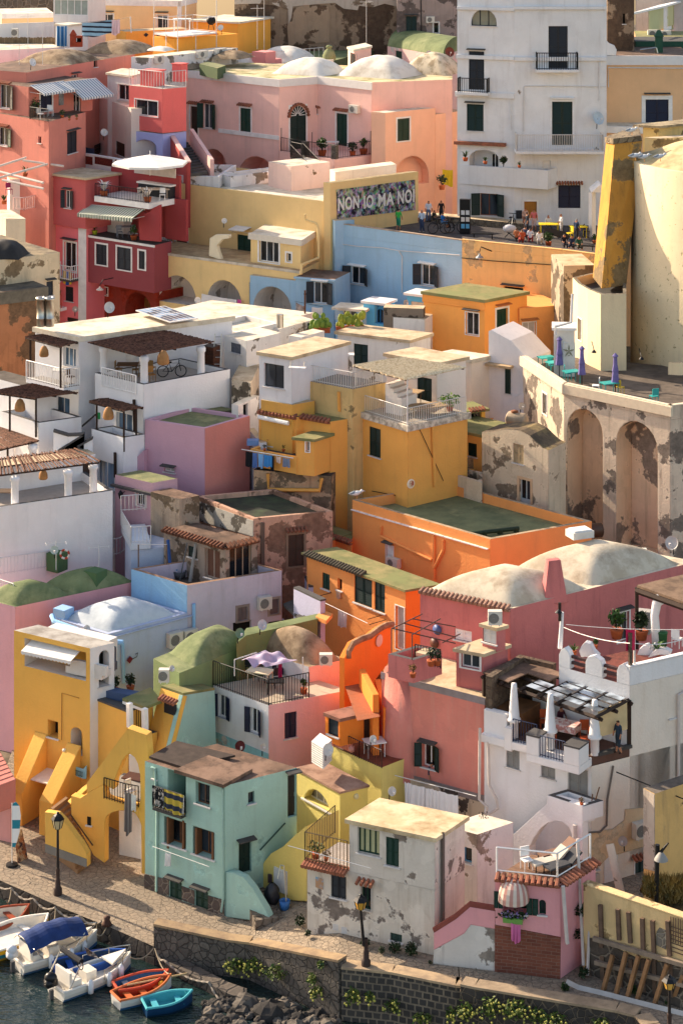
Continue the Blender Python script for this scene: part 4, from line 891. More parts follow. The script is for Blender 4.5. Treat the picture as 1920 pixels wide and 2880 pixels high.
fb=hyb.fr[0].off(-1.4); u0,z0=fb.hit(185,962); u1,_=fb.hit(305,975); m=MB(); m.fbox(fb,u0,u1,z0-2,z0,-.8,0); m.build('oven',plaster(BLU,.2),hyb.root); MB().fbox(fb,u0+.3,u1-.6,z0-1.6,z0-.4,0,.02).build('oven_door',INT,hyb.root)
MB().prism([fb.at(180,955,.1),fb.at(305,975,.1),fb.at(303,950,.1),fb.at(280,955,.1),fb.at(260,930,.1),fb.at(235,922,.1),fb.at(220,938,.1),fb.at(195,930,.1)],(0,-.2,0)).build('scroll_coping',WHITE,hyb.root)
plant(P(370,1010,162.6),.6,'row of green pots in the blue arch',True,LEAFD,1.6,90)
hyr=House('yellow_room','small yellow projecting room with a white sash window on the arched terrace',[(160,428),(505,474),(614,403)],164.2,plaster(YELS,.15),base=P(505,692,164.2).z,over=.0,roof=ROOFW,cat='room'); hyr.cornice([0,1],.45,.14,flat('d5cbbb',.8,var=.1))
hyr.win(0,218,466,352,640,'glass',n=3,trim=WHITE,tw=.14); hyr.win(0,406,566,438,630,'glass',n=1,trim=WHITE,tw=.12)
hya.panel(0,[(-145,590),(-140,470),(-100,445),(-10,445),(-5,455),(-8,470),(-55,480),(-90,520),(-80,560),(-70,590),(-60,622)],-.6,-.3,plaster('dccba8',.2),'curved_wing'); dish(-205,893,45,162.6,'white dish at the foot of the first white arch',face=(.3,-.9,.3))
for x,y in((-320,585),(-160,612),(-40,622),(150,650),(335,676),(470,690)):
 pass
wallpipe(hya,0,[],None) if 0 else None
g=hy.fr[0]; MB().tube([P(535,300,166),P(535,340,166),P(610,365,165.8),P(625,400,165.7),P(625,600,165.3),P(510,650,163.3),P(505,715,163.2)],.11,6).build('drainpipe',plaster(YELS,.1),hya.root)
cloth(hya.fr[0].at(-160,842,.3),hya.fr[0].at(80,885,.3),1.45,'big white sheet drying across the second white arch',flat('dcd8d6',.9),amp=.1,fold=2); cloth(hya.fr[0].at(86,880,.3),hya.fr[0].at(112,884,.3),.65,'pink cloth beside the big white sheet',flat('d0569a',.9))
awning(hy.fr[0],60,380,165,392,.15,.9,'small white awning over the green shutter of the yellow house','d9d4ce',None,.3,.05)
bw=House('yellow_house','yellow end wall carrying the big crowd banner',[(660,80),(707,84),(1312,6)],166.6,plaster(YEL,.15),roof=blotch('a79876','8a7c60',2),par=.3,topm=blotch('a79876','8a7c60',2))
crowd=NT('crowd_print'); v=crowd.n('ShaderNodeTexVoronoi'); v.inputs['Scale'].default_value=5.5; crowd.l(crowd.pos(1,1,.8),v.inputs['Vector']); hs=crowd.n('ShaderNodeHueSaturation'); hs.inputs['Saturation'].default_value=.65; hs.inputs['Value'].default_value=.55; crowd.l(v.outputs['Color'],hs.inputs['Color'])
crowd.col(crowd.mix(crowd.ramp(crowd.noise(2.8,3),.4,.62),hs.outputs[0],lin('221d2a')))
fr=bw.fr[1]; bn=MB().prism([fr.at(746,132,.03),fr.at(1286,62,.03),fr.at(1288,270,.03),fr.at(752,332,.03)],(fr.n.x*.04,fr.n.y*.04,0)).build('banner',crowd.m,None,False,'big crowd photograph banner lettered NON IO MA NOI on the yellow wall',cat='banner')
LET=flat('dcd9d6',.8,var=.04)
def btxt(s,x0,x1,yt,yb):
 a,z1=fr.hit(x0,yt); b,_=fr.hit(x1,yt); _,z0=fr.hit(x0,yb); txt(s,fr,a,b,z0,z1,.085,LET,bn)
btxt('NON',756,900,188,278); btxt('IO',933,998,172,262); btxt('MA',1032,1140,158,248); btxt('NOI',1166,1280,138,232)
ww=House('white_house','low white roof rooms and parapets behind the yellow house',[(-60,18),(20,40),(410,-8)],172,plaster(WHT,.35,'8d8274',.2),Z=hy.Z+.5,par=.5,roof=ROOFW)
ww2=House('white_house','white sunlit wall just behind the crowd banner',[(705,-10),(740,10),(1160,-45)],170,plaster('d6cdc2',.4),roof=ROOFW)
m=MB(); q=PZ(425,130,hy.zf); m.abox(q+V((0,0,.7)),.5,.5,1.6); m.build('chimney',plaster(WHT,.3),None,False,'plain white square chimney on the flat roof of the yellow house',cat='chimney')
wp=House('white_house','long white parapet on the flat roof of the yellow house',[(-525,28),(-60,40),(60,-40)],173,plaster(WHT,.4,'8d8274',.2),Z=hy.Z+.55,par=.6,roof=ROOFW); pw=House('peach_house','peach wall with a broken plaster hole left of the iron stair',[(438,-30),(705,-60)],176,plaster('e6bfae',.2,'8a6a4c',.05),depth=3,roof=ROOFW)
PAV=brickm('5b5450','474243','3a3433',.55,.3,horiz=True,rot=.6,bump=.4)
hb=House('blue_house','pale blue house with two brown shuttered windows under the piazza',[(735,362),(1613,482)],160,plaster(BLU,.22),depth=9,a=1,par=.85,pw=[0],roof=PAV,topm=blotch('b29c86','8f7c6c',2))
hb.win(0,808,650,986,796,'open',DKGREY,hood=WHITE); hb.win(0,1292,636,1466,804,'open',DKGREY,hood=WHITE)
Zpz=hb.zf
hbl=House('blue_house','blue strip of wall between the yellow house and the pale blue house',[(712,330),(737,345)],166.2,plaster(BLU,.2),depth=1.5,cat='wall'); 
wallpipe(hb,0,[(718,505),(745,500),(735,540),(742,970)],plaster(BLU,.1),.12)
wallpipe(hb,0,[(735,498),(900,520),(1070,530),(1180,550),(1600,580)],GREYW,.03); wallpipe(hb,0,[(1180,550),(1205,590),(1203,840)],GREYW,.035)
hbw=House('blue_house','low blue wing with an open brown window left of the pale blue house',[(468,730),(735,752)],161.8,plaster(BLU,.22),depth=3,roof=ROOFBR); hbw.win(0,553,760,726,922,'open',DKGREY,hood=WHITE); hbw.cornice([0],.14,.1,plaster(BLU,.1))
tq=House('turquoise_porch','bright turquoise porch with a round arched blue door',[(935,895),(1080,912)],158.6,plaster('4ba3d6',.15),depth=1.5,roof=WHITE,over=.15,cat='porch'); tq.niche(0,1012,905,1078,1060,.5,0,0); f=tq.fr[0].off(-.48); mkwin(tq.root,f,None,f.hit(1030,950)[0],f.hit(1078,1060)[0],f.hit(1078,1060)[1],f.hit(1030,950)[1],k='glass',arch=1,dep=0,fc=flat('2d7fb5',.5))
tw=House('blue_house','low blue wall with white louvred window under the turquoise slab',[(742,940),(940,955)],158.8,plaster('7fb2dc',.15),depth=1.5,over=.22,roof=ROOFW,cat='porch'); tw.win(0,750,950,930,1034,'open',flat('9db9cc',.6)); cloth(P(876,995,158),P(926,1008,158),.55,'white singlet hanging from the louvred blue window',WHITE)
sl=House('blue_house','blue lean-to with a cream shutter behind the orange cube house',[(1235,840),(1360,855)],158.6,plaster('4ba3d6',.15),depth=1.5,over=.2,roof=WHITE,cat='porch'); sl.win(0,1262,900,1350,950,'shut',flat('d0c5b0',.7)); dish(1228,910,42,158.3,'grey blue dish above the turquoise porch',face=(.5,-.8,.3),col='8fa3b3')
m=MB(); q=P(533,1065,157); k=thing('roof_mast',q,'rusty iron mast with insulators on the low white roofs','mast'); MB().tube([q,P(533,825,157)],.07,6).build('pole',flat('5b3a28',.8),k); MB().tube([P(525,850,157),P(545,850,157)],.05,4).build('crossarm',IRON,k)
cloth(P(470,905,160),P(530,935,160),1.4,'patterned grey sheet drying under the brown blue-house window',blotch('b5aaa2','6e5f59',3),fold=2); cloth(P(540,940,160),P(580,945,160),.7,'pale blue cloth drying beside the patterned sheet',flat('86b2d6',.9)); cloth(P(580,940,160),P(655,942,160),.5,'white cloths drying at the end of the blue house line',WHITE,fold=5)
wire([P(465,900,160),P(660,940,160)],'washing line under the low blue wing')
org(1280,480)
hpy=House('piazza_wall','long ochre yellow retaining wall under the piazza',[(45,478),(730,548),(960,578)],160,plaster('e3b06a',.3,'cdb084',.12),a=0,depth=9,back=[(960,500),(45,400)],par=.55,pw=[0,1],roof=PAV,cat='wall'); hpy.win(0,332,795,466,840,'hole',hood=SLATE)
wallpipe(hpy,0,[(45,600),(250,620),(730,652)],IRON,.03)
lampc=thing('wall_lamp',P(200,590,158),'bell lamp on an iron scroll bracket on the ochre piazza wall','lamp'); q=hpy.fr[0].at(192,590,.6); MB().lathe(q,[(.28,0),(.24,.07),(.08,.17),(.07,.28),(.01,.29)],14).build('lamp_shade',flat('8d949a',.5),lampc,True); MB().tube([q+V((0,0,.4)),q+V((.1,.05,.75)),hpy.fr[0].at(250,555,0)],.04,5).build('bracket',IRON,lampc); MB().ball(q,.12).build('bulb',flat('e8e4da',.4),lampc,True)
pz=MB().add([PZ(x,y,Zpz-.004 if 0 else Zpz-.03) for x,y in((-560,300),(45,300),(1100,280),(1100,640),(730,560),(45,500),(-800,390))],[tuple(range(7))]).build('piazza',PAV,None); pz['kind']='structure'
bench=House('bench_wall','low stone bench wall along the back of the piazza',[(-430,290),(0,322),(470,366)],167.5,stonem('8d7f6c','6c6254','5a5248',2.5),Z=Zpz+.45,base=Zpz-.1,cat='wall',a=1,back=[(470,345),(0,300),(-430,270)])
bench2=House('bench_wall','stone kerb wall under the crowd banner',[(-860,338),(-330,285)],166,stonem('8d7f6c','6c6254','5a5248',2.5),Z=Zpz+.45,base=Zpz-.1,depth=.8,cat='wall')
h9t=House('white_terrace','white projecting terrace block at the foot of the tall white house',[(22,-44),(30,-40),(636,-2),(702,-22)],169.6,WH,a=2,par=.9,roof=ROOFW,base=P(300,130,169.6).z,back=[(702,-60),(22,-80)],cat='terrace')
h9.win(1,707,100,860,258,'ldoor',NAVY,sill=True,hood=TILE) ; h9.win(1,472,212,560,330,'door',flat('a8702c',.5),trim=WHITE); h9.win(0,118,152,342,316,'open',DKGREEN,fc=flat('6b3a22',.5)); 
mb=MB(); q=h9.fr[1].at(436,300,.1); mb.abox(q,.45,.25,.6); mb.build('postbox',DKGREY,None,False,'black wall box beside the wooden door on the piazza',cat='postbox')
po=House('white_porch','small white gabled porch at the right end of the piazza',[(940,152),(966,149)],166,plaster(WHT,.2),depth=.4,cat='porch',roof=ROOFW); 0
MB().prism([P(935,150,165.6),P(1000,95,165.6),P(1010,100,165.6),P(1010,150,165.6)],(0,2,0)).build('gable',WHITE,po.root)
lp=thing('street_lamp',PZ(548,330,Zpz),'tall thin street lamp with a white globe in front of the white house','street lamp'); q=PZ(548,335,Zpz+.0); zt=P(545,-15,q.y).z; MB().tube([q,V((q.x,q.y,zt))],.09,8).build('pole',GREYW,lp); MB().lathe(V((q.x,q.y,zt)),[(.06,0),(.25,.12),(.28,.32),(.2,.46),(.01,.5)],14).build('globe',flat('d3c0ab',.4),lp,True)
org(1280,480)
TW=plaster('d6bd92',.25,'b3a078',.0,3.5); 
R_=6.5; tc=V((25.3,148,6)); tz=P(1240,-71,148).z
tow=thing('round_tower',tc,'big round pale yellow fortress tower at the right edge','tower')
MB().lathe(tc,[(R_*1.03,0),(R_,8),(R_*.985,tz-6),(R_*.93,tz-6+.02)],64).build('drum',TW,tow,True); MB().lathe(V((tc.x,tc.y,tz)),[(R_*.94,0),(R_*.9,.1),(R_*.6,.9),(R_*.3,1.35),(.01,1.5)],40).build('roof',blotch('c7b489','a08e68',.9),tow,True)
f1=House('fort_turret','blocky grey yellow turret with a flat slab above the round tower',[(1290,-318),(1395,-312),(1700,-345)],158,plaster('c8ab6b',.5,'8d7a56',.2),over=.35,roof=blotch('a8977a','7d6f58',1.2),base=18,cat='turret')
f2=House('fort_turret','pale octagonal base of the turret above the round tower',[(1300,-230),(1408,-222),(1700,-240)],156,plaster('cbb47c',.5,'8d7a56',.2),base=18,cat='turret')
m=MB(); b=[P(944,735,147.5),P(1006,812,145),P(1176,790,146)]; t_=[P(1036,-196,149.5),P(1095,-185,147.5),P(1285,-205,148)]
b.append(b[0]+V((3,7,0))); t_.append(t_[0]+V((3,6,0))); m.hexa(b,t_); bt=m.build('buttress',plaster('b57a2c',.9,'86704f',.3,.4,'6a5236'),None,False,'slanting orange stained fortress buttress beside the round tower',cat='buttress')
m=MB(); q=[p.copy() for p in t_]; m.prism([p+V((-.1,-.1,0)) for p in q],(0,0,.35)); m.build('capstone',stonem('8f7f66','6d5f4c','5a4e40',1.5),bt)
CV=plaster('dcc196',.2)
f3=House('fort_wing','curved sunlit yellow fortress wing below the stained buttress',[(806,735),(842,775),(910,815),(1000,852),(1176,850)],142.5,CV,a=3,back=[(1176,700),(960,700)],par=.6,roof=SLATE,topm=stonem('9a8f7c','6f6656','5c5448',3),cat='fortress')
f3.win(0,838,1010,866,1170,'glass',n=1) if 0 else f3.win(1,842,1012,868,1176,'glass',n=1,trim=WHITE,tw=.08)
g1=House('ruined_wall','grey weathered end wall between the piazza and the fortress wing',[(745,655),(960,650)],150,plaster('a08d74',.7,'6a5c4c',.4),depth=4,roof=ROOFB,cat='wall')
g2=House('white_hut','small white hut with slab roof at the entrance of the fortress terrace',[(676,1080),(820,1083)],141,plaster('ddd3c4',.25),depth=1.5,over=.12,roof=WHITE,cat='hut'); MB().tube([P(690,1130,140.6),P(685,1075,140.6),P(795,1045,140.8),P(805,850,141.5)],.09,6).build('drainpipe',GREYW,g2.root)
wv=House('orange_vault_house','orange vaulted wing with a small white window beside the orange cube house',[(440,950),(748,925)],153,plaster('e59147',.15),depth=4,roof=plaster('e59147',.15)); wv.win(0,462,1048,552,1136,'glass',n=2,trim=WHITE,tw=.06,pane=CURT,hood=flat('a06a3a',.8))
hc=House('orange_cube_house','bright orange cube house with a green roof and green half door',[(-220,830),(200,888),(492,832)],150,plaster('ee9440',.1),over=.12,roof=ROOFG,rth=.2)
hc.cornice([0],.5,.06,plaster('e78a3a',.1),drop=.21); hc.win(0,70,972,160,1140,'glass',n=2,hood=SLATE,trim=WHITE,tw=.06); hc.win(1,282,958,360,1170,'door',GREEN,trim=WHITE,hood=flat('b06a3a',.8))
org(1280,960)
RW=plaster('cbb49a',.95,'83766a',.3,.5,'665a50'); RWL=plaster('dcc4a4',.75,'8a745c',.25,.6)
ar=House('arched_ruin','tall weathered terrace wall with two huge arched recesses',[(466,106),(746,292),(1478,447),(1660,425)],136,RW,a=1,back=[(1660,100),(760,20)],par=.8,pw=[0,1,2],roof=blotch('6c6055','544a42',1),topm=flat('d8c7ae',.8),cat='terrace',base=5)
ar.imat=plaster('d8b997',.7,'8f8174',.24,.34,'8d7a66')
ar.cornice([0,1],.55,.18,flat('d6c4aa',.85,var=.1)); ar.niche(1,770,440,1014,1560,1.5,1,1); ar.niche(1,1106,520,1392,1500,1.5,1,1); ar.win(0,600,350,630,512,'glass',n=1,trim=WHITE,tw=.1)
Zar=ar.zf+.45; LOW=V((0,0,.45))
for i,(x,y,l) in enumerate(((715,195,'leftmost of three folded purple parasols, beside the white gate'),(870,262,'middle folded purple parasol on the fortress terrace'),(1100,315,'rightmost folded purple parasol on the fortress terrace'))):
 q=PZ(x,y,Zar)-LOW; t=thing('folded_parasol',q,l,'parasol','folded parasols on the fortress terrace'); MB().tube([q,q+V((0,0,2.5))],.03,6).build('pole',IRON,t)
 MB().lathe(q+V((0,0,.7)),[(a*.6,b*.43) for a,b in[(.02,0),(.42,.15),(.34,.9),(.3,1.5),(.34,1.7),(.22,2.6),(.2,3.6),(.33,3.75),(.1,4.1),(.02,4.2)]],9).build('canopy',flat('6f6496',.9,var=.25),t)
TEAL=flat('2f9a96',.5)
for i,(x,y,l) in enumerate(((625,140,'teal table furthest left behind the parapet of the fortress terrace'),(680,175,'teal table under the first folded parasol'),(800,238,'teal table between the first two folded parasols'),(1060,318,'teal table left of the third folded parasol'))): table(PZ(x,y,Zar)-LOW,1.0,.7,l,TEAL,.74,.4)
for i,(x,y,l,mm) in enumerate(((665,160,'teal folding chair at the far left table of the fortress terrace',TEAL),(775,215,'teal folding chair in front of the white gate',TEAL),(1130,312,'yellow chair beside the third folded parasol',flat('d9b53a',.5)),(1365,372,'teal chair right of the wall lamps on the fortress terrace',TEAL),(965,300,'white chair at the fortress terrace parapet',WHITE))):
 t=chair(PZ(x,y,Zar)-LOW,.5+i,l,mm)
gt=thing('white_gate',PZ(780,190,Zar),'white iron gate with a pale emblem board at the fortress terrace entrance','gate'); A=PZ(742,192,Zar); B=PZ(818,192,Zar); fr=Fr((A.x,A.y),(B.x,B.y)); h=A.z; H=fr.hit(742,8)[1]
rail(gt,[fr.pt(0,h,0),fr.pt(fr.L,h,0)],H-h,WHITE,.18,'gate_bars',.025); MB().fbox(fr,.2,fr.L-.2,h+1.2,H-.3,-.03,.05).build('board',flat('e4dfd2',.7,var=.04),gt)
STAR=flat('8f8a70',.8); m=MB()
for i in range(5):
 a=math.pi/2+i*2*math.pi/5; c=fr.L/2; z=h+(H-h)*.68; p=[(c,z),(c+.16*math.cos(a-.4),z+.16*math.sin(a-.4)),(c+.42*math.cos(a),z+.42*math.sin(a)),(c+.16*math.cos(a+.4),z+.16*math.sin(a+.4))]; m.add([fr.pt(u,zz,.06) for u,zz in p],[(0,1,2,3)])
m.build('emblem',STAR,gt); m=MB(); m.fbox(fr,.4,fr.L-.4,h+(H-h)*.5,h+(H-h)*.53,.05,.056); m.build('lettering_line',STAR,gt)
for x,y,l in((948,40,'left black wall lamp on the fortress wing'),(1275,88,'right black wall lamp on the round tower')):
 q=P(x,y,139 if x<1000 else 140.6); t=thing('wall_lamp',q,l,'lamp'); MB().lathe(q+V((0,-.35,-.25)),[(.16,0),(.14,.06),(.05,.16),(.01,.2)],12).build('lamp_shade',IRON,t,True); MB().tube([q+V((0,.8,.15)),q+V((0,-.3,-.05))],.03,5).build('bracket',IRON,t)
fx=House('yellow_wall','yellow block with a tall door at the foot of the round tower',[(1462,145),(1540,150),(1700,140)],139.5,CV,base=Zar,cat='wall'); 
rh=House('ruined_house','grey barrel roofed ruin with a pale blue double door',[(182,640),(640,752),(760,694)],131,plaster('c4b195',.8,'8a7b68',.2,.5,'665a4c'),roof=blotch('6b5a46','4c4236',1.2,h3='8a7650'),base=4)
gp=[rh.fr[0].hit(x,y) for x,y in((182,626),(240,622),(330,608),(400,610),(450,618),(510,650),(560,700),(600,735),(640,752))]; RB=rh.c[2]-rh.c[1]; L0=rh.fr[0].L
GM=plaster('c4b195',.8,'8a7b68',.2,.5,'665a4c'); mg_=MB(); mv_=MB()
for (u,z),(u2,z2) in zip(gp,gp[1:]):
 u2=L0 if u2>L0-.3 else u2; a,b=rh.fr[0].pt(u,z),rh.fr[0].pt(u2,z2); mg_.quad(rh.fr[0].pt(u,rh.Z),rh.fr[0].pt(u2,rh.Z),b,a); mv_.quad(a,b,b+RB,a+RB)
mg_.build('gable',GM,rh.root); mv_.build('vault',blotch('6b5a46','4c4236',1.2,h3='8a7650'),rh.root,True)
rh.win(0,398,702,468,850,'shut',flat('a99473',.9,var=.3)); rh.win(0,440,945,516,1244,'glass',n=2,fc=flat('b9c0bf',.6),trim=flat('caa987',.9),tw=.15)
fr=rh.fr[0]; MB().fbox(fr,fr.hit(446,1)[0],fr.hit(510,1)[0],fr.hit(510,1244)[1],fr.hit(480,1090)[1],-.19,-.12).build('door_panel',flat('aab3b5',.6),rh.root)
gw2=House('garden_wall','low mottled garden wall left of the barrel roofed ruin',[(-60,905),(0,920),(184,975)],134,plaster('c9b294',.7,'6f6252',.3,.5),cat='wall',depth=3,a=1,back=[(184,900),(-60,850)],par=.6,roof=ROOFBR)
gw3=House('orange_wall','sunlit orange garden terrace wall under the striped curtains',[(-140,848),(-10,880),(140,878)],135.5,plaster('e0a045',.3),cat='wall',par=.5,roof=ROOFBR,topm=blotch('8a7a62','6c5f4c',2)); gw4=House('rough_wall','rough brown wall above the sunlit orange garden terrace',[(0,820),(184,788)],136.5,plaster('8f7656',.8,'5f5040',.3),cat='wall',depth=2)
go=House('orange_annex','orange annex with striped curtains under a mossy roof',[(-110,640),(75,618),(180,640)],136.5,plaster('e8a44e',.15),roof=ROOFG,over=.15,cat='annex',a=1,back=[(330,560),(60,500),(-60,540)]); go.win(0,-110,652,75,806,'glass',n=3,fc=WHITE,pane=stripem('b98f78','8a5c50',(1,.2,0),.6,.5)); go.win(1,86,696,146,800,'shut',DKGREEN)
gr2=House('orange_hut','small orange vent hut with a tiled lip on the mossy roof',[(78,478),(205,460)],140,plaster('e8a83e',.15),depth=1.6,over=.2,roof=ROOFG,cat='hut',base=P(150,545,140).z); gr2.win(0,104,490,178,540,'glass',fc=flat('8a7a62',.8),hood=TILE)
hwr=House('white_house','white house with a beige slab roof right of the straw pergola',[(-150,85),(110,122),(240,95)],143.5,plaster('dccbb8',.2),over=.12,roof=ROOFW,rth=.25)
hws=House('white_house','white sweeping curved wall with a narrow green window below the orange vault',[(228,-100),(250,-100),(500,-60)],147,plaster('d9d2ce',.2),cat='wall',base=8) if 0 else None
A=P(228,420,144.5); B=P(500,470,143); fr=Fr((A.x,A.y),(B.x,B.y)); t=thing('white_house',A,'white sweeping curved wall with a narrow green window below the orange vault','house'); 
poly=[(228,440),(228,-70),(245,-78),(380,-5),(420,40),(470,95),(505,130),(505,330),(430,375),(265,530),(228,530)]
MB().prism([fr.at(x,y,0) for x,y in poly][::-1],(-fr.n.x*3,-fr.n.y*3,0)).build('wall',plaster('d6d0d0',.2),t); u0,z0=fr.hit(345,185); u1,z1=fr.hit(380,362); mkwin(t,fr,None,u0,u1,z1,z0,'shut',c=DKGREEN,dep=-.1); MB().fbox(fr,u0-1.2,u1+.2,z0+.1,z0+.25,0,.5).build('hood',flat('b59a78',.8),t)
MB().prism([fr.at(x,y,.35) for x,y in ((268,535),(430,375),(470,350),(500,348),(505,560),(420,560))][::-1],(-fr.n.x*.3,-fr.n.y*.3,0)).build('ramp_wall',plaster('d6d0d0',.2),t)
dish(457,447,50,140,'pale dish behind the white water tank',face=(.3,-.9,.3),col='b9b1a8')
q0,q1=P(365,530,137.5),P(480,550,137); d=(q1-q0).normalized(); t=thing('water_tank',q0-V((0,0,1)),'rusty cream horizontal water tank on the mossy roof','water tank'); L=(q1-q0).length
MB().lathe(q0,[(.01,-.12),(.28,-.1),(.43,0),(.45,.05),(.45,L-.05),(.43,L),(.28,L+.1),(.01,L+.12)],18,ax=d).build('tank',TANK,t,True); MB().lathe(q0+d*.4+V((0,0,.42)),[(.22,0),(.22,.1),(.01,.12)],14).build('lid',flat('7d4a2c',.8),t,True)
mr=plate('mossy_roof',[(-110,640),(0,540),(280,520),(520,570),(280,645),(180,640)],P(60,625,136.5).z+.0,.3,GREENR,None,'mossy green flat roof around the rusty water tank',cat='roof') if 0 else None
org(1280,480)
org(0,480)
OLD=plaster('c9b08c',.75,'8a7459',.16,.5)
r1=House('ruined_house','cracked beige ruined house with a black domed roof at the left edge',[(-120,632),(414,562)],152,OLD,depth=8,roof=blotch('8d7d63','5c5245',1)); r1.win(0,322,765,368,856,'shut',DKGREY,hood=SLATE)
domeat(r1.root,r1.Z,-120,200,585,2.2,flat('2c2a2a',.8,var=.3),1,-10)
r2=House('ruined_house','lower ruin of crumbling orange stone beside the steel chimneys',[(-120,852),(330,797)],149,plaster('a5653f',.9,'7d5f45',.4,.5,'4a3a2e'),depth=6,roof=blotch('6d6355','4a443c',1)); MB().fbox(r2.fr[0],0,r2.fr[0].L,r2.Z-.8,r2.Z-.02,-.02,.12).build('stone_lip',flat('6c6355',.9,var=.3),r2.root)
HW=plaster('dcd9da',.16,None,0,.5,'9a9086'); COP=flat('4f4c4b',.8)
for i,(x,l) in enumerate(((285,'left of two shiny steel chimney pipes on the hotel roof'),(345,'right of two shiny steel chimney pipes on the hotel roof'))):
 q=P(x,1072,141.5); t=thing('steel_chimney',q,l,'chimney','steel chimney pipes'); h=200*K/F*141.5; MB().lathe(q,[(a*.52,b) for a,b in[(.52,0),(.52,h*.27),(.56,h*.28),(.52,h*.29),(.52,h*.9),(.62,h*.91),(.62,h),(.3,h),(.3,h*.9)]],18).build('pipe',STEEL,t,True)
org(0,960)
ht=House('white_hotel','white stepped hotel block with a sunlit beige roof and solar panel',[(245,-99),(545,-33),(1600,-176)],140,HW,over=.12,roof=ROOFW,rth=.3,cat='hotel')
ht.win(0,438,36,524,186,'glass',n=3,pane=glassm('3a4a58')); ht.win(0,384,374,482,532,'glass',n=2,pane=glassm('33485a'))
ht.win(1,870,72,945,200,'door',WHITE,dep=.08); 
org(0,480); q=[PZ(*p,ht.Z+.3) for p in((935,967),(1175,1050),(1366,1022),(1135,937))]; t=thing('solar_panel',q[0],'blue grey solar panel lying on the hotel roof','solar panel'); MB().prism(q,(0,0,.06)).build('frame',GREYW,t)
m=MB(); cc=sum(q,V())/4; 
for i in range(2):
 for j in range(6):
  f=lambda a,b:(q[0]*(1-a)*(1-b)+q[1]*a*(1-b)+q[2]*a*b+q[3]*(1-a)*b)+V((0,0,.07)); m.quad(f(.03+i*.48,.03+j*.16),f(.48+i*.48,.03+j*.16),f(.48+i*.48,.16+j*.16),f(.03+i*.48,.16+j*.16))
m.build('cells',glassm('4a5868',.15),t)
dish(755,942,76,141,'largest white dish, standing on the hotel roof',face=(.45,-.85,.3)); 
org(0,960)
b1=House('balcony_block','upper left hotel balcony slab with white bars',[(182,255),(443,322),(553,302)],138.7,HW,base=P(443,350,138.7).z,cat='balcony',roof=flat('8a857f',.9)); b1.rail([(184,255),(443,320),(550,301)],1.12,flat('e8e6e4',.5),.15,r=.022)
pergola([(178,-30),(425,36),(536,6),(300,-48)],P(425,36,138.7).z,'small brown reed pergola over the upper left hotel balcony',[(212,-25),(420,34)],b1.Z); lampshade(P(305,30,139.5),.62,'wicker lamp above the upper left hotel balcony')
q=PZ(408,280,b1.Z); table(q,.8,.8,'small white table on the upper left hotel balcony',WHITE); chair(PZ(450,270,b1.Z),2,'white chair on the upper left hotel balcony',WHITE); chair(PZ(490,290,b1.Z),1,'brown wooden chair on the upper left hotel balcony',WOOD)
hl2=House('white_hotel_wing','shaded white wing behind the reed pergola at the left edge',[(-120,230),(250,330),(400,300)],139.5,HW,roof=blotch('5d5650','443e39',1),cat='hotel')
lt=House('hotel_terrace','white hotel terrace with a grey coping left of the outside stairs',[(10,482),(268,562),(565,520)],137,HW,par=.85,topm=COP,roof=flat('77716b',.9),cat='terrace')
pergola([(-70,345),(248,392),(530,354),(215,292)],P(248,392,137).z,'dark reed pergola over the left hotel terrace',[(70,365),(250,392)],lt.zf,n=50); lampshade(P(140,395,137.8),.7,'wicker lamp above the left hotel terrace'); chair(PZ(270,535,lt.zf),2,'round wicker chair on the left hotel terrace',flat('6a5a4c',.8))
mt=House('hotel_terrace','wide white hotel terrace with columns and a parked bicycle',[(655,217),(990,298),(1585,192)],136.5,HW,par=.4,topm=COP,roof=flat('b3a79a',.9),cat='terrace')
fr=mt.fr[0]; u0,_=fr.hit(706,250); u1,_=fr.hit(940,285); rail(mt.root,[fr.pt(u0,mt.zf-.3,.03),fr.pt(u1,mt.zf-.3,.03)],1.15,flat('e8e6e4',.5),.15,r=.022)
mt.win(0,805,482,915,650,'glass',n=2,trim=WHITE,tw=.12,pane=glassm('2e3a46')); 
Zp=P(1000,100,136.3).z
pergola([(625,3),(965,95),(1455,5),(1110,-78)],Zp,'big brown reed pergola over the hotel terrace with the bicycle',[],mt.zf,n=70)
for x,y in((715,33),(995,100),(1385,33)):
 q=PZ(x,y,Zp-.2); t=thing('column',V((q.x,q.y,mt.zf)),['round white column at the left end of the bicycle terrace','round white column in the middle of the bicycle terrace','round white column at the right end of the bicycle terrace'][(715,995,1385).index(x)],'column','white columns of the hotel terraces'); h=Zp-.2-mt.zf
 MB().lathe(V((q.x,q.y,mt.zf)),[(.27,0),(.24,.2),(.22,h-.4),(.29,h-.3),(.29,h-.1),(.23,h),(.01,h)],16).build('shaft',HW,t,True)
lampshade(P(1125,60,137.5),.8,'wicker lamp above the bicycle terrace'); 
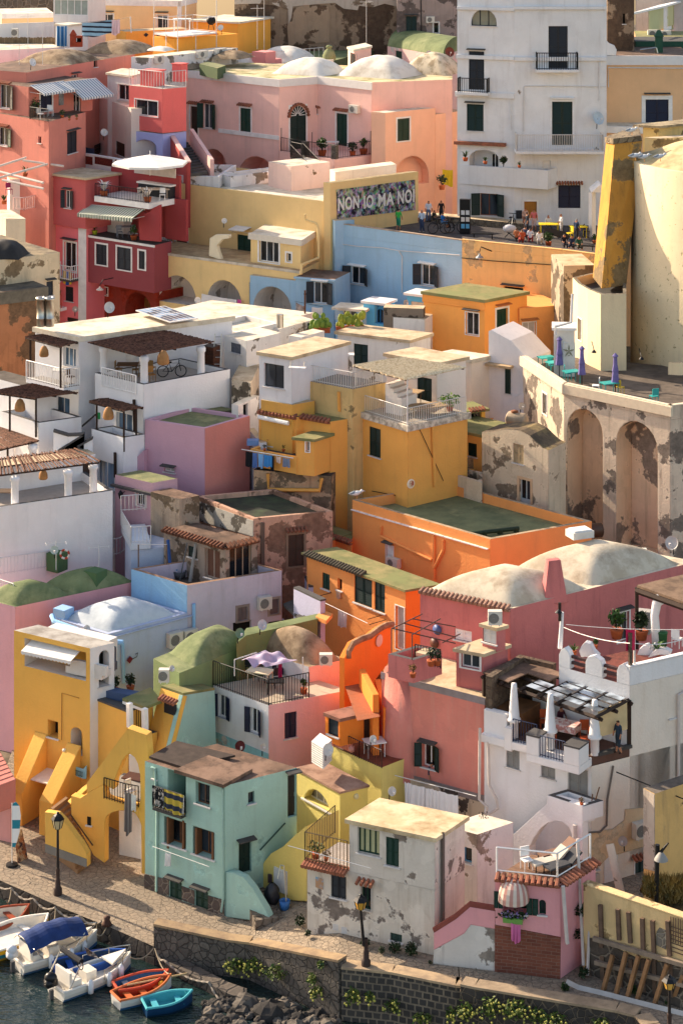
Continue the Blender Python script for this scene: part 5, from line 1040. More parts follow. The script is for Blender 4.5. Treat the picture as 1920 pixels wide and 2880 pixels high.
def bicycle(p,s,label,a=0):
 p=V(p); t=thing('bicycle',p,label,'bicycle'); X=V((math.cos(a),math.sin(a),0)); Z=V((0,0,1)); n=X.cross(Z)
 for q in(-.55,.55):
  c=p+X*q*s+Z*.36*s; MB().tube([c+(X*math.cos(k*math.pi/9)+Z*math.sin(k*math.pi/9))*.34*s for k in range(19)],.03*s,4).build('wheel',IRON,t)
 m=MB(); bb=p+Z*.33*s; st=p-X*.15*s+Z*.85*s; hd=p+X*.42*s+Z*.85*s; rw=p-X*.55*s+Z*.36*s; fw=p+X*.55*s+Z*.36*s
 for pp in([bb,st,hd,bb],[bb,rw,st],[hd+Z*.15*s,fw]): m.tube(pp,.028*s,5)
 m.build('frame',flat('1d1f22',.4),t); MB().box(st+Z*.06*s,X*.14*s,n*.07*s,Z*.03*s).build('saddle',IRON,t); MB().tube([hd+Z*.2*s-n*.3*s+X*.05*s,hd+Z*.2*s,hd+Z*.2*s+n*.3*s+X*.05*s],.022*s,4).build('handlebar',IRON,t); return t
bicycle(PZ(1185,245,mt.zf),1.0,'black bicycle parked on the white hotel terrace',.12)
table(PZ(880,240,mt.zf),1.3,.9,'wooden table behind the white bars of the bicycle terrace',WOOD); chair(PZ(820,235,mt.zf),1.5,'wooden chair left of the table on the bicycle terrace',flat('9a7444',.7)); chair(PZ(935,240,mt.zf),-1.5,'wooden chair right of the table on the bicycle terrace',flat('9a7444',.7)); chair(PZ(1045,225,mt.zf),2.8,'tall rattan chair by the back wall of the bicycle terrace',flat('9a7444',.7)); chair(PZ(1045,275,mt.zf),.5,'low wooden chair at the front edge of the bicycle terrace',flat('a8743c',.7))
wb=House('wooden_shed','brown plank shed at the right end of the bicycle terrace',[(1398,30),(1470,45),(1518,25)],141.5,brickm('4a2c1e','3a2218','20140e',3,.22,(1,0)),base=mt.zf-.1,cat='shed',roof=DWOOD)
lad=thing('step_ladder',PZ(1490,205,mt.zf),'silver step ladder leaning beside the plank shed','ladder'); q=PZ(1490,205,mt.zf); posts(lad,'rail',STEEL,[(q+V((-.25,0,0)),q+V((-.1,.6,2.2))),(q+V((.25,0,0)),q+V((.3,.6,2.2)))],.035); posts(lad,'rung',STEEL,[(q+V((-.25+.03*i,.12*i,.4*i)),q+V((.26,.12*i,.4*i))) for i in range(1,6)],.025)
MB().fbox(mt.fr[1],2.5,mt.fr[1].L,mt.zf-3.9,mt.zf-3.6,-.02,.0) 
bl=House('hotel_balcony','small walled hotel balcony under its own reed cover',[(633,602),(850,664),(1000,640)],135.3,HW,par=.85,topm=COP,roof=flat('77716b',.9),cat='balcony',depth=3)
bl.win(0,672,812,788,1032,'glass',n=2,pane=glassm('3a4856'))
pergola([(618,413),(858,478),(985,456),(750,395)],P(858,478,135.3).z,'small brown reed pergola over the walled hotel balcony',[(668,425),(855,476),(940,462)],bl.zf); lampshade(P(748,450,136),.7,'wicker lamp above the walled hotel balcony')
sg=mt.fr[0]; q=sg.at(684,512,.04); MB().abox(q,.35,.03,.4,-.3).build('exit_sign',flat('1f8a4a',.5),None,False,'small green exit sign beside the walled hotel balcony',cat='sign')
wallpipe(bl,0,[(800,765),(802,935)],DWOOD,.1); wallpipe(mt,0,[(930,400),(935,640)],DWOOD,.1)
S=thing('hotel_stairs',P(480,700,136),'white zigzag outside stair with dark copings between hotel terraces','stairs'); 
for a,b in(((370,625),(470,655)),((470,655),(580,650)),((580,650),(400,760)),((640,675),(530,735)),((530,735),(640,790))): 
 p,q=P(*a,135.6),P(*b,135.6); p2,q2=p-V((0,0,3)),q-V((0,0,3)); MB().prism([p2,q2,q,p],(0,.3,0)).build('stair_wall',HW,S); MB().prism([p+V((0,-.06,0)),q+V((0,-.06,0)),q+V((0,-.06,.12)),p+V((0,-.06,.12))],(0,.42,0)).build('coping',COP,S)
wire([P(568,585,138.6),P(660,505,137.5)],'dark handrail on the white wall by the hotel stairs',.06,name='handrail',grp=None)
lo=House('hotel_terrace','large white lower hotel terrace with a dark coping and two columns',[(-120,1158),(778,1027)],130.5,plaster('dcd6d4',.14),depth=7,par=.5,topm=COP,roof=flat('a89e94',.9),cat='terrace')
Zl=P(680,838,130.3).z; pergola([(-60,925),(684,828),(520,742),(-60,812)],Zl,'long brown reed pergola over the lower hotel terrace',[],lo.zf,n=34,thick=.05)
pg=bpy.data.objects[-1] if 0 else None
for x,y,l in((105,925,'left white column under the long reed pergola'),(645,845,'right white column under the long reed pergola'),(472,880,'white column at the back of the long reed pergola')):
 q=PZ(x,y,Zl-.2); t=thing('column',V((q.x,q.y,lo.zf)),l,'column','white columns of the hotel terraces'); h=Zl-.25-lo.zf; MB().lathe(V((q.x,q.y,lo.zf)),[(.26,0),(.22,.15),(.21,h-.3),(.29,h-.2),(.29,h-.05),(.2,h),(.01,h)],16).build('shaft',HW,t,True)
lb=House('white_hotel_wing','white back wall behind the long reed pergola',[(-120,850),(560,770),(700,745)],136.3,HW,cat='hotel',depth=2,a=1) if 0 else House('white_hotel_wing','white back wall behind the long reed pergola',[(-160,900),(660,775)],134.6,HW,cat='hotel',depth=1.5)
lb.win(0,572,850,625,1050,'door',BROWN,dep=.06); lampshade(P(300,880,131.5),.55,'wicker lamp under the long reed pergola'); table(PZ(45,1120,lo.zf),1.2,.8,'wicker table at the left end of the lower hotel terrace',flat('5c4a3c',.8)); 
pergola([(-160,640),(0,592),(262,682),(-20,748)],P(262,682,136).z,'reed pergola at the left edge above the zigzag stair',[(-20,720),(55,715)],P(230,860,136).z,n=40)
q=P(228,705,135.8); t=thing('column',q-V((0,0,2.4)),'white column under the left edge reed pergola','column','white columns of the hotel terraces'); MB().lathe(q-V((0,0,2.4)),[(.24,0),(.22,2.0),(.3,2.1),(.3,2.35),(.01,2.4)],16).build('shaft',HW,t,True)
lw=House('white_hotel_wing','white hotel room with curtained glass at the left edge',[(-160,700),(262,740),(420,715)],138,HW,cat='hotel'); lw.win(0,92,725,205,880,'glass',n=2,pane=glassm('4a5452'))
MV=plaster('b98a9b',.14); 
mv=House('mauve_house','plain mauve pink block house with its right face coloured for warm bounced light',[(1000,538),(1412,600),(1722,512)],134,MV,par=.2,roof=GREENR)
facing(mv,1,plaster('c7766a',.12))  # coral copy of the mauve: warm bounced light painted on the right wall
mv.win(0,1132,868,1204,908,'glass',n=2,pane=CURT,hood=SLATE)
mg=House('mossy_wall','dark streaked wall with a mossy green top above the mauve house',[(1003,530),(1095,552),(1620,470)],136.3,plaster('5b5347',.9,'b5a489',.2,.4,'2f2c28'),roof=GREENR,cat='wall')
mw=House('mauve_annex','small mauve annex with a flat green roof and one white window',[(795,918),(1048,976),(1225,944)],131.5,plaster('c596a0',.14),roof=GREENR,par=.0,cat='annex'); mw.cornice([0],.14,.2,COP,drop=.55)
mw.win(0,940,1028,1006,1142,'glass',n=2,trim=WHITE,tw=.08); mv.panel(0,[(893,862),(1020,738),(1020,905),(896,920)],.0,.4,MV,'sloping_wing')
lampc=thing('wall_lantern',mw.fr[0].at(860,1050,.3),'small black lantern on the mauve annex wall','lamp'); q=mw.fr[0].at(860,1045,.35); MB().lathe(q-V((0,0,.25)),[(.08,0),(.16,.3),(.02,.5)],6).build('lantern',IRON,lampc); MB().tube([q,mw.fr[0].at(860,1035,0)],.03,4).build('bracket',IRON,lampc)
org(0,0,1.2245)
WR=plaster('d6d0c8',.35,'8c8072',.12)
wa=House('white_house','white cube house with one grey shuttered window right of the hotel',[(515,770),(566,783),(645,764)],143,WR,roof=ROOFW); wa.win(0,530,786,553,814,'shut',flat('5d6068',.7))
wb1=House('white_house','low white roof with a parapet behind the white cube house',[(470,744),(545,764),(640,742)],147,WR,roof=ROOFW,par=.3); wc=House('white_house','stepped white roof with a metal flue in the middle of the town',[(600,744),(640,756),(720,734)],149,WR,roof=ROOFW,par=.0); wc2=House('white_house','long white roof under the second white arch',[(385,712),(620,742),(720,718)],154,WR,roof=ROOFW)
wc3=House('white_house','small stack of white roof slabs on the long white roof',[(663,770),(690,775),(745,760)],146,WR,roof=ROOFW); q=P(643,752,148); MB().tube([q,P(643,722,148)],.22,8).build('flue_pipe',STEEL,None,False,'short steel flue pipe on the stepped white roof',cat='chimney')
gdr=House('green_hut','green plank gate between white roof pillars',[(704,740),(715,744),(735,738)],151,flat('2d4a2a',.7,var=.3),cat='gate')
cactus(P(735,762,149.5),1.2,'green prickly pear beside the green plank gate',leafm('7d8f35','54702c')); cactus(P(790,758,150),1.0,'left half of the yellow green prickly pear hedge',leafm('9a9a35','6f7f2c')); cactus(P(815,757,150),1.1,'right half of the yellow green prickly pear hedge',leafm('9a9a35','6f7f2c'))
wd=House('white_house','white terrace house with a pale slab roof and green shutter door',[(775,760),(940,780),(988,765)],146,WR,over=.15,roof=ROOFB,rth=.2); 
dk=House('stained_parapet','dark stained parapet with a white base left of the orange cube house',[(880,706),(972,709)],151,plaster('6a5d50',.8,'4a4038',.3),depth=1,cat='wall'); dk2=House('stained_parapet','white lower parapet with a shell ornament left of the orange cube house',[(880,727),(975,734)],150.6,WR,depth=2,cat='wall')
org(640,960); wd.win(0,868,14,965,172,'shut',DKGREEN)
rk=House('crumbling_wall','crumbling sunlit plaster wall between the white cube and the yellow house',[(28,260),(160,285),(235,130)],139,plaster('cdb79b',.85,'6f6252',.35,.6),roof=ROOFB,cat='wall'); rk2=House('white_gateway','white gateway with a barred opening above the mauve house',[(28,432),(75,440),(220,375)],137,plaster('d9cfc8',.4,'8a7c6c',.2),roof=ROOFW,cat='gateway'); rk2.win(1,108,440,140,520,'glass',fc=IRON)
wsl=House('white_stair_wall','thin white curved stair wall below the crumbling wall',[(140,600),(225,700)],135,plaster('d0cdd2',.2),depth=.4,cat='wall')
org(640,960)
OC='dd9540'; OCM=plaster(OC,.15); OCS=plaster('c9a668',.7,'94805a',.12,.5,'5c4c34')
mn=House('ochre_house','large ochre yellow house with a railed terrace and one green shutter',[(862,464),(1240,577),(1650,490)],131.5,OCM,roof=flat('a89c8c',.9),topm=ROOFW)
mn.cornice([0,1],.35,.16,blotch('d2c6b4','94887a',3)); mn.win(0,975,584,1053,806,'shut',DKGREEN); mn.rail([(880,462),(1240,575),(1640,490)],.95,flat('d6cfc6',.5),.17)
wallpipe(mn,1,[(1405,570),(1420,1000)],OCM,.1); wallpipe(mn,0,[(1000,1030),(1160,1060)],IRON,.02)
t1=House('stained_terrace','mould stained ochre terrace wall carrying the upper white railing',[(445,254),(862,330),(1092,284)],134,OCS,roof=flat('8f857a',.9),cat='terrace'); t1.rail([(447,252),(862,326),(1065,286)],.95,flat('d6cfc6',.5),.17); wallpipe(t1,0,[(768,345),(772,480)],OCM,.1)
up=House('white_room','white upper room with a black framed window on the ochre house',[(218,70),(441,104),(830,0)],134.6,plaster('cfcdd0',.25),over=.12,roof=ROOFB,rth=.2,cat='house'); up.win(0,252,148,388,330,'glass',n=2,fc=DKGREY,pane=glassm('3a3c40'))
un=House('ochre_house','dark ochre strip of wall under the white upper room',[(230,402),(446,438),(600,410)],134.4,plaster('c98f3c',.25),depth=2,cat='wall')
v3=House('ochre_house','ochre house end with a mossy tile edged roof',[(478,514),(706,554),(888,524)],133.6,OCM,roof=ROOFG); v3.eave([0])
v1=House('ochre_bay','recessed ochre bay with a curtained window and a drying balcony',[(215,482),(476,524),(560,508)],134.4,OCM,roof=ROOFG,cat='bay'); v1.eave([0]); v1.win(0,284,566,410,738,'glass',n=3,pane=glassm('3a3f48')); 
MB().tube([v1.fr[0].at(235,512,.35),v1.fr[0].at(440,556,.35)],.13,8).build('awning_roll',WHITE,v1.root)
v2=House('ochre_bay','boxy ochre bathroom bay with a mossy slab roof',[(470,658),(597,670),(708,634)],132.4,OCM,base=P(597,930,132.4).z,over=.15,roof=ROOFG,cat='bay'); v2.win(0,540,690,563,762,'glass',n=1,trim=WHITE,tw=.07)
v0=House('balcony_block','solid ochre drying balcony under the curtained window',[(156,742),(478,800)],132.7,OCM,depth=1.8,par=.25,base=P(378,915,132.7).z,cat='balcony',roof=SLATE)
bs=House('stone_wall','crumbling stone base under the ochre balcony',[(180,885),(712,930)],132.9,plaster('b58f6c',.9,'7c6a56',.4,.7,'5a4a3a'),depth=5,roof=SLATE,cat='wall')
wallpipe(bs,0,[(285,905),(290,1015),(640,1020),(655,935)],OCM,.12,d=.2)
for i,(x0,x1,h,c,l) in enumerate(((148,198,1.5,'1b1b1f','black trousers on the ochre balcony line'),(195,228,1.5,'5a78b0','blue striped towel on the ochre balcony line'),(234,268,1.4,'7fb0dc','pale blue shirt on the ochre balcony line'),(272,330,1.2,'3f86c4','bright blue shirt on the ochre balcony line'),(318,345,1.5,'1f2028','black leggings on the ochre balcony line'),(358,390,.6,'d9c2b5','small cream cloths on the ochre balcony line'),(405,450,.9,'77839a','grey blue shorts at the end of the ochre balcony line'))):
 f=v0.fr[0]; a=f.at(x0,745+ (x0-148)*.17,.35); b=f.at(x1,745+(x1-148)*.17,.35); cloth(a,b,h*.58,l,flat(c,.9),fold=2.5,n=10)
wire([v0.fr[0].at(120,735,.35),v0.fr[0].at(475,795,.35)],'washing line pole along the ochre balcony',.03,WIRON)
for i,(x,y,c,l) in enumerate(((255,735,'3a6a3a','green pot plant on the ochre balcony'),(385,740,'7a8a4a','thin plant on the ochre balcony end'))): plant(PZ(x,y+20,v0.Z),.45,l,True,LEAF,.8,40)
m=MB(); q=PZ(298,735,v0.zf); m.lathe(q,[(.01,0),(.25,0),(.32,.55),(.34,.57),(.3,.57)],12); m.build('bucket',flat('a3262a',.5),None,True,'red bucket on the ochre balcony',cat='bucket'); MB().abox(PZ(175,735,v0.zf)+V((0,0,.35)),.7,.5,.3).build('laundry_basket',flat('6f8fc0',.5),None,False,'blue laundry basket at the left end of the ochre balcony',cat='basket')
STRAW=blotch('ecdcba','bfa682',6,.35,.65); Zs=P(1240,262,131.5).z
pergola([(872,166),(1240,262),(1625,182),(1215,114)],Zs,'pale straw mat pergola over the railed ochre terrace',[(880,168),(1237,262)],mn.Z,mat=STRAW,n=80,thick=.05,postm=WIRON,pr=.045,name='straw_pergola')
bw2=House('white_house','white rear house with a green shuttered door behind the straw pergola',[(1095,80),(1440,145),(1640,104)],137,plaster('d8ccc2',.2),over=.15,roof=ROOFB,rth=.2); bw2.win(0,1305,240,1405,440,'shut',DKGREEN)
S=thing('terrace_steps',PZ(1200,400,mn.Z),'four whitewashed steps between the two ochre house terraces','steps'); a=P(1200,385,133.5); b=P(1085,292,134.3); stairs(S,a-V((0,0,.3)),b,(.9,1.2,0),4,plaster('d8ccc2',.25),zb=mn.Z-.1)
table(PZ(1200,430,mn.Z),2.2,1.6,'big wooden table under the straw pergola',WOOD,.75,-.5,flat('a58a68',.8)); table(PZ(1370,500,mn.Z),2.4,1.2,'low slatted bench table at the front of the ochre terrace',flat('a58a68',.8),.5,.35)
plant(PZ(1530,480,mn.Z),1.0,'bright green planter behind the ochre terrace railing',True,leafm('6f8f2c','47701f'),2.2,150)
sh=thing('plant_stand',PZ(720,150,t1.Z),'white stepped plant stand with flower pots on the upper terrace','plant stand'); q=PZ(715,185,t1.Z)
for i in range(4): MB().abox(q+V((-.55+i*.3,.2,.2+i*.33)),.5,.25,.04).build('shelf',WHITE,sh)
MB().tube([q+V((-.8,.2,-.1)),q+V((.7,.2,1.4))],.03,4).build('side_rail',WHITE,sh)
for i in range(4): plant(q+V((-.55+i*.3,.2,.22+i*.33)),.38,['lowest flower pot on the white plant stand','second lowest flower pot on the white plant stand','second highest flower pot on the white plant stand','highest flower pot on the white plant stand'][i],True,leafm('7a3a22','5a4a22'),.9,30)
table(PZ(815,185,t1.Z),1.0,.6,'white folding table beside the white plant stand',WHITE,.85)
dr=thing('clothes_airer',P(490,165,134.4),'white clothes airer hooked on the upper terrace railing','clothes airer'); q=P(480,180,133.8); MB().abox(q,1.0,.35,.04,-.2).build('rack',WHITE,dr)
for k in(-.4,.4): MB().tube([q+V((k,0,0)),q+V((k,.1,.3)),q+V((k+.2,.2,.27))],.02,4).build('hook',STEEL,dr)
mir=thing('oval_mirror',mn.fr[1].at(1258,980,.1),'oval religious tile on the right face of the ochre house','plaque'); c=mn.fr[1].at(1258,980,.02); nn=mn.fr[1].n; MB().lathe(c,[(.27,0),(.27,.05),(.21,.06),(.01,.06)],18,ax=(nn.x,nn.y,0)).build('frame',flat('e6d6c0',.6),mir); MB().lathe(c,[(.2,.065),(.01,.065)],18,ax=(nn.x,nn.y,0)).build('tile_picture',blotch('a5472c','d8c0a0',4,.45,.55),mir); mir.scale=(1,1,1)
wallpipe(mn,1,[(1310,590),(1480,960)],IRON,.02)
org(0,1440)
OB=plaster('94806c',.9,'75634f',.35,.5,'463a31'); OPK=plaster('b98a70',.9,'8d6b58',.42,.55,'4a3a30')
k1=House('old_house','small old stone block with a rusty flat roof left of the dark roof',[(1040,-140),(1240,-88),(1375,-115)],129.5,OB,roof=ROOFBR)
k2=House('old_house','crumbling old house with a dark green roof and peeling pinkish walls',[(1360,-112),(1748,46),(2292,-6)],127.8,OPK,roof=blotch('2f3029','3f4a34',.8,h3='4c4638'),par=.25)
k2.panel(0,[(1370,-75),(1748,60),(1748,170),(1570,120),(1370,60)],.0,.03,plaster('9a948a',.9,'5c554d',.4,.8),'patch')
k2.win(1,1986,160,2093,368,'shut',flat('4a3328',.8),trim=flat('8a6f5c',.9),hood=TILE)
k3=House('old_house','low old wing with a tile edged brown roof and tall windows',[(1130,120),(1552,242),(1775,192)],125.3,plaster('8a7768',.85,'6b5a4c',.35,.6),roof=ROOFBR,over=.0); k3.eave([0,1],blotch('7a4c36','54382c',3),o=.3)
k3.win(0,1298,230,1358,322,'shut',DKGREEN); k3.win(0,1412,244,1516,476,'glass',n=2,fc=flat('a59384',.7),pane=flat('6a4a3c',.3)); k3.win(1,1583,230,1733,446,'glass',n=3,fc=flat('a58a72',.7))
for x in(1802,1815): MB().tube([k2.fr[1].at(x,70,.08),k2.fr[1].at(x,560,.08)],.06,5).build('drainpipe',flat('6f5c50',.7),k2.root)
bt=House('blue_terrace','blue walled terrace cluttered with tools below the old wing',[(905,392),(1290,506),(1942,402)],123.3,plaster('b0a5b4',.3),par=.85,topm=flat('8f6f58',.9),roof=blotch('5c5148','463e38',1),cat='terrace')
facing(bt,0,plaster('7fabd0',.2))
bt.win(1,1638,660,1705,742,'shut',flat('6a5a58',.7),trim=flat('8a7a72',.8)); bt.win(1,1858,605,1920,697,'shut',flat('6a5a58',.7),trim=flat('9a8a80',.8)); acunit(1768,580,1855,652,'air conditioner between two small lilac house windows',bt.fr[1])
bt.win(1,1850,760,1960,830,'hole'); bt.win(1,1606,765,1730,900,'hole')
for i,(x,y,c,hh,l) in enumerate(((1200,445,'1f6f9a',.5,'blue tub on the cluttered terrace'),(1150,430,'2a4f7a',.45,'dark blue crate on the cluttered terrace'),(1240,455,'4a4a4c',.4,'grey bucket on the cluttered terrace'))): MB().lathe(PZ(x,y,bt.zf),[(.01,0),(.3,0),(.38,hh),(.33,hh),(.28,.1)],12).build('tub',flat(c,.5),None,True,l,cat='tub')
for i,(x,y,dx,l) in enumerate(((1180,450,-.2,'blue pole leaning on the old wing wall'),(1310,480,.3,'rolled grey mat leaning on the terrace corner'),(1240,470,.4,'broken bicycle frame on the cluttered terrace'))): q=PZ(x,y,bt.zf); MB().tube([q,q+V((dx,.3,2.0))],.1 if i<2 else .04,6).build('leaning_pole',flat(('2c4f8a','8a8884','5c5c5e')[i],.7),None,False,l,cat='pole')
m=MB(); q0=PZ(955,380,bt.Z); q1=PZ(1150,360,bt.Z); t=thing('clothes_line',q0,'rusty clothes line poles on the blue terrace parapet','clothes line'); posts(t,'pole',flat('6f5c50',.8),[(q0,q0+V((0,0,1.25))),(q1,q1+V((0,0,1.1)))],.04); MB().tube([q0+V((0,0,1.25)),q1+V((0,0,1.1))],.02,4).build('line',GREYW,t)
LIL=plaster('a0abc8',.25)
h20=House('blue_house','lilac blue house with a pale blue domed roof',[(355,722),(745,842),(1294,696)],120,LIL,roof=blotch('b0b8bf','98a3ac',.9),par=.12)
h20.dome(.1,.97,.06,.93,2.0,blotch('bcc2c6','a0a9b0',.8,.45,.7)); chimney(h20.root,PZ(440,735,h20.zf),.8,.6,plaster('86aed8',.15),cap=False)
acunit(1143,832,1234,905,'left of two air conditioners on the lilac blue house',h20.fr[1]); acunit(1247,812,1336,885,'right of two air conditioners on the lilac blue house',h20.fr[1])
BP=plaster('7fb0de',.12); MB().tube([P(360,715,119.6),P(375,755,119),P(600,835,117.5),P(745,890,116.6),P(850,900,116.5)],.14,7).build('drainpipe',BP,h20.root); wallpipe(h20,1,[(1332,630),(1332,900)],BP,.1); wallpipe(h20,1,[(840,905),(848,1176)],BP,.1); wallpipe(h20,1,[(760,865),(1320,712)],LIL,.05)
dish(600,806,52,117.2,'white dish on the corner of the blue domed house',face=(.6,-.8,.3))
for x,y,l in((893,1015,'left red diamond lamp ornament on the lilac wall'),(1225,933,'right red diamond lamp ornament on the lilac wall')):
 q=h20.fr[1].at(x,y,.05); u=V((h20.fr[1].U.x,h20.fr[1].U.y,0)); t=thing('wall_ornament',q,l,'ornament'); MB().prism([q-u*.2,q-V((0,0,.2)),q+u*.2,q+V((0,0,.2))],(0,-.04,0)).build('diamond',flat('6b1f28',.6),t); MB().tube([q+u*.2,q+u*.45+V((0,0,.05)),q+u*.5+V((0,0,.25)),q+u*.35+V((0,0,.2))],.02,4).build('scroll',IRON,t)
parasol(h20.fr[1].at(1090,1000,1.9)-V((0,0,1.5)),1.2,1.6,'pale blue white parasol beside the lilac wall',flat('d3dde3',.8))
PKH=plaster('cf97a2',.16)
h21=House('pink_house','rose pink house with green painted domes on the left',[(-140,590),(108,654),(930,480)],122.5,PKH,roof=DOMEG,base=-.2)
h21.dome(.02,.98,.02,.46,1.7,DOMEG); h21.dome(.02,.98,.5,1.0,1.7,DOMEG)
facing(h21,1,plaster('d68f90',.16))
for (x,y,w_,h_) in((395,400,.85,1.0),(660,505,.9,.85)): chimney(h21.root,PZ(x,y,h21.Z),w_,h_,plaster('3f5a35',.25),cap=False)
dish(377,262,56,124.6,'greenish dish on the tall green chimney block',face=(.1,-.95,.25),col='a9b8b2'); antenna(PZ(683,470,h21.Z),2.0,'tall thin aerial behind the green chimney block',2,.2); antenna(PZ(388,400,h21.Z+1.0),1.6,'short aerial on the tall green chimney block',2,.2)
rb=thing('white_fence',PZ(0,440,h21.Z),'long thin white railing climbing behind the green domes','fence'); rail(rb,[P(-40,440,126),P(330,385,128.5),P(560,345,130),P(830,290,131.5),P(900,230,131.8)],.95,flat('d5cfd0',.5),.22,r=.02)
rail(h21.root,[PZ(-60,545,h21.Z),PZ(95,595,h21.Z)],.8,WIRON,.2)
lf=thing('lifebuoy',P(448,290,127.6),'red and white lifebuoy hung on the long white railing','lifebuoy'); c=P(448,290,127.8); m=MB(); pr=[]
for k in range(25): a=k*math.pi/12; pr.append(c+V((math.cos(a)*.24,0,math.sin(a)*.24)))
for k in range(0,24,3): MB().tube(pr[k:k+4],.06,6,cap=False).build('ring_segment',flat('d9d2ca',.6) if (k//3)%2 else flat('b3452f',.6),lf)
br=thing('footbridge',P(920,150,129),'small white landing with railings beside the old stone block','footbridge'); Zb=P(905,180,129).z; q=[PZ(*p,Zb) for p in((835,92),(905,215),(1040,205),(1000,80))]; MB().prism([p-V((0,0,.4)) for p in q],(0,0,.4)).build('landing',plaster('c9ced6',.2),br); rail(br,[q[0],q[1]],.9,WIRON,.2); rail(br,[q[1],q[2]],.9,WIRON,.2); rail(br,[q[0]+V((0,0,.8)),q[3]+V((0,0,.8))],.9,WIRON,.2)
MB().fbox(Fr(q[1],q[2]),0,3,Zb-4,Zb-.4,-2.5,-.1).build('pier',plaster('a9b4c9',.2),br)
org(640,1440)
sx=thing('outside_stair',P(540,640,124),'grey outside stair beside the lilac house end','stairs'); stairs(sx,P(640,720,121.5),P(500,600,126),(-.9,-1.1,0),9,SLATE); ramp(sx,P(640,735,120.5),P(455,645,122.5),3,.9,.3,plaster('a9a5c0',.2),cop=COP); ramp(sx,P(560,620,126),P(530,550,128),3,.8,.3,plaster('a9a5c0',.2),cop=COP)
gwl=House('green_roof_wall','mossy green roof wall with a tiled top below the lilac house',[(60,905),(130,850),(620,735)],117.5,plaster('65703f',.4),depth=3,a=1,back=[(620,700),(130,800)],roof=DOMEG,cat='wall')
dish(85,835,68,115.8,'green painted dish on the mossy roof wall',face=(.5,-.8,.35),col='5f8068'); dish(240,777,70,117,'big white dish on the mossy roof wall',face=(.55,-.8,.3),col='a9bac4')
mgd=House('green_dome_house','green domed house roof in front of the lilac wall',[(-510,1010),(-330,1110),(170,905)],114,plaster('6f8050',.35),roof=DOMEG); mgd.par=0; mgd.dome(.0,1,.2,1.0,2.0,DOMEG); MB()
acunit(-470,1070,-398,1155,'air conditioner on the green domed roof',None,112.2); dish(-382,1078,42,112,'white dish beside the air conditioner on the green domed roof',face=(.7,-.7,.25))
org(640,1440)
ORG=plaster('e58a44',.14); ORR=plaster('ea7424',.1)  # ORR: stronger orange for right-hand faces, bounced light put into the colour
o1=House('orange_house','large upper orange house with a green flat roof and slanting pipes',[(858,-85),(1808,187),(2506,62)],124,ORG,a=1,par=.55,topm=blotch('b39a7c','8a7660',1.5),roof=GREENR)
o1.win(0,1092,225,1140,375,'shut',WHITE,trim=WHITE,tw=.05,hood=SLATE); acunit(1120,298,1198,386,'air conditioner beside the white barred window of the upper orange house',o1.fr[0])
wallpipe(o1,0,[(1062,95),(1062,165),(1410,330)],ORG,.09); wallpipe(o1,0,[(1425,160),(1425,475)],ORG,.09); wallpipe(o1,0,[(1490,190),(1490,260),(1430,380)],ORG,.09)
a,z=o1.fr[0].hit(1000,1); m=MB(); f=o1.fr[0]; 
for i in range(16): u=f.L*(.0+.062*i); m.fbox(f,u,u+f.L*.058,o1.Z-.58,o1.Z-.53,-.02,.14)
m.build('ledge',WHITE,o1.root); 
org(1280,1440); q0,q1=PZ(95,150,o1.zf+.2),PZ(435,112,o1.zf+.2); t=thing('roof_pipe',q0,'dark green pipe lying along the green roof of the orange house','pipe'); MB().tube([q0,q1],.12,6).build('pipe',flat('1f3320',.6),t); [MB().lathe(q0+(q1-q0)*k-V((0,0,.25)),[(.16,0),(.16,.3),(.01,.3)],8).build('support',flat('1f3320',.6),t) for k in(.3,.62,.95)]
q=P(885,130,127.5); t=thing('roof_barrel',q,'dark brown barrel tank at the right end of the orange parapet','barrel'); MB().lathe(q,[(.01,0),(.38,.02),(.4,.3),(.38,1.05),(.01,1.1)],16,ax=(1,.3,-.05)).build('barrel',flat('4a2f1f',.5),t,True)
org(640,1440)
o2=House('orange_house','lower orange house with dark green shutters under a mossy sloping roof',[(546,280),(1226,528),(1428,494)],120.5,ORG,over=.2,rth=.12,roof=ROOFG,base=P(1226,930,120.5).z-2)
m=MB(); f=o2.fr[0]; n=int(f.L*.62/.22)
for i in range(n): u=(i+.5)*.22; m.tube([f.pt(u,o2.Z+.1,-.1),f.pt(u,o2.Z-.04,.34)],.09,6)
m.build('tile_eave',flat('4d4538',.9,var=.35),o2.root)
o2.win(0,652,414,703,542,'shut',GREEN); o2.win(0,757,455,788,545,'hole'); o2.win(0,873,430,994,664,'shut',DKGREEN); o2.win(0,1012,476,1083,700,'shut',DKGREEN); o2.win(0,1156,640,1216,962,'glass',n=1,fc=WHITE,trim=WHITE,tw=.05,pane=CURT,name='door')
facing(o2,1,ORR)
o3=House('orange_house','small tile lipped orange roof behind the lower orange house',[(562,205),(686,190),(860,140)],130.5,ORG,over=.12,roof=ROOFG,rth=.1); o3b=House('orange_house','tiny orange gable with a tile edge behind the lower orange house',[(684,160),(850,215),(870,140)],130,ORG,roof=ROOFG); o3b.eave([0],o=.15)
o4=House('orange_block','slanted orange block at the left foot of the lower orange house',[(608,720),(680,748),(722,700)],119.5,ORG,roof=ORG,base=P(640,775,119.5).z,cat='block')
cl=o2.fr[0]; wire([cl.at(715,582,.9),cl.at(1050,740,.9)],'washing line across the lower orange house',.02,WIRON); cloth(cl.at(842,645,.85),cl.at(900,668,.85),.85,'white shirt hanging on the lower orange house',WHITE); cloth(cl.at(755,540,.1),cl.at(785,550,.1),.35,'beige rag hanging from the small hole window',flat('c9a58a',.9))
for x,y in((715,555),(1080,705),(1090,742)): MB().tube([cl.at(x,y,0),cl.at(x-20,y+4,1.0)],.02,4).build('line_bracket',IRON,o2.root)
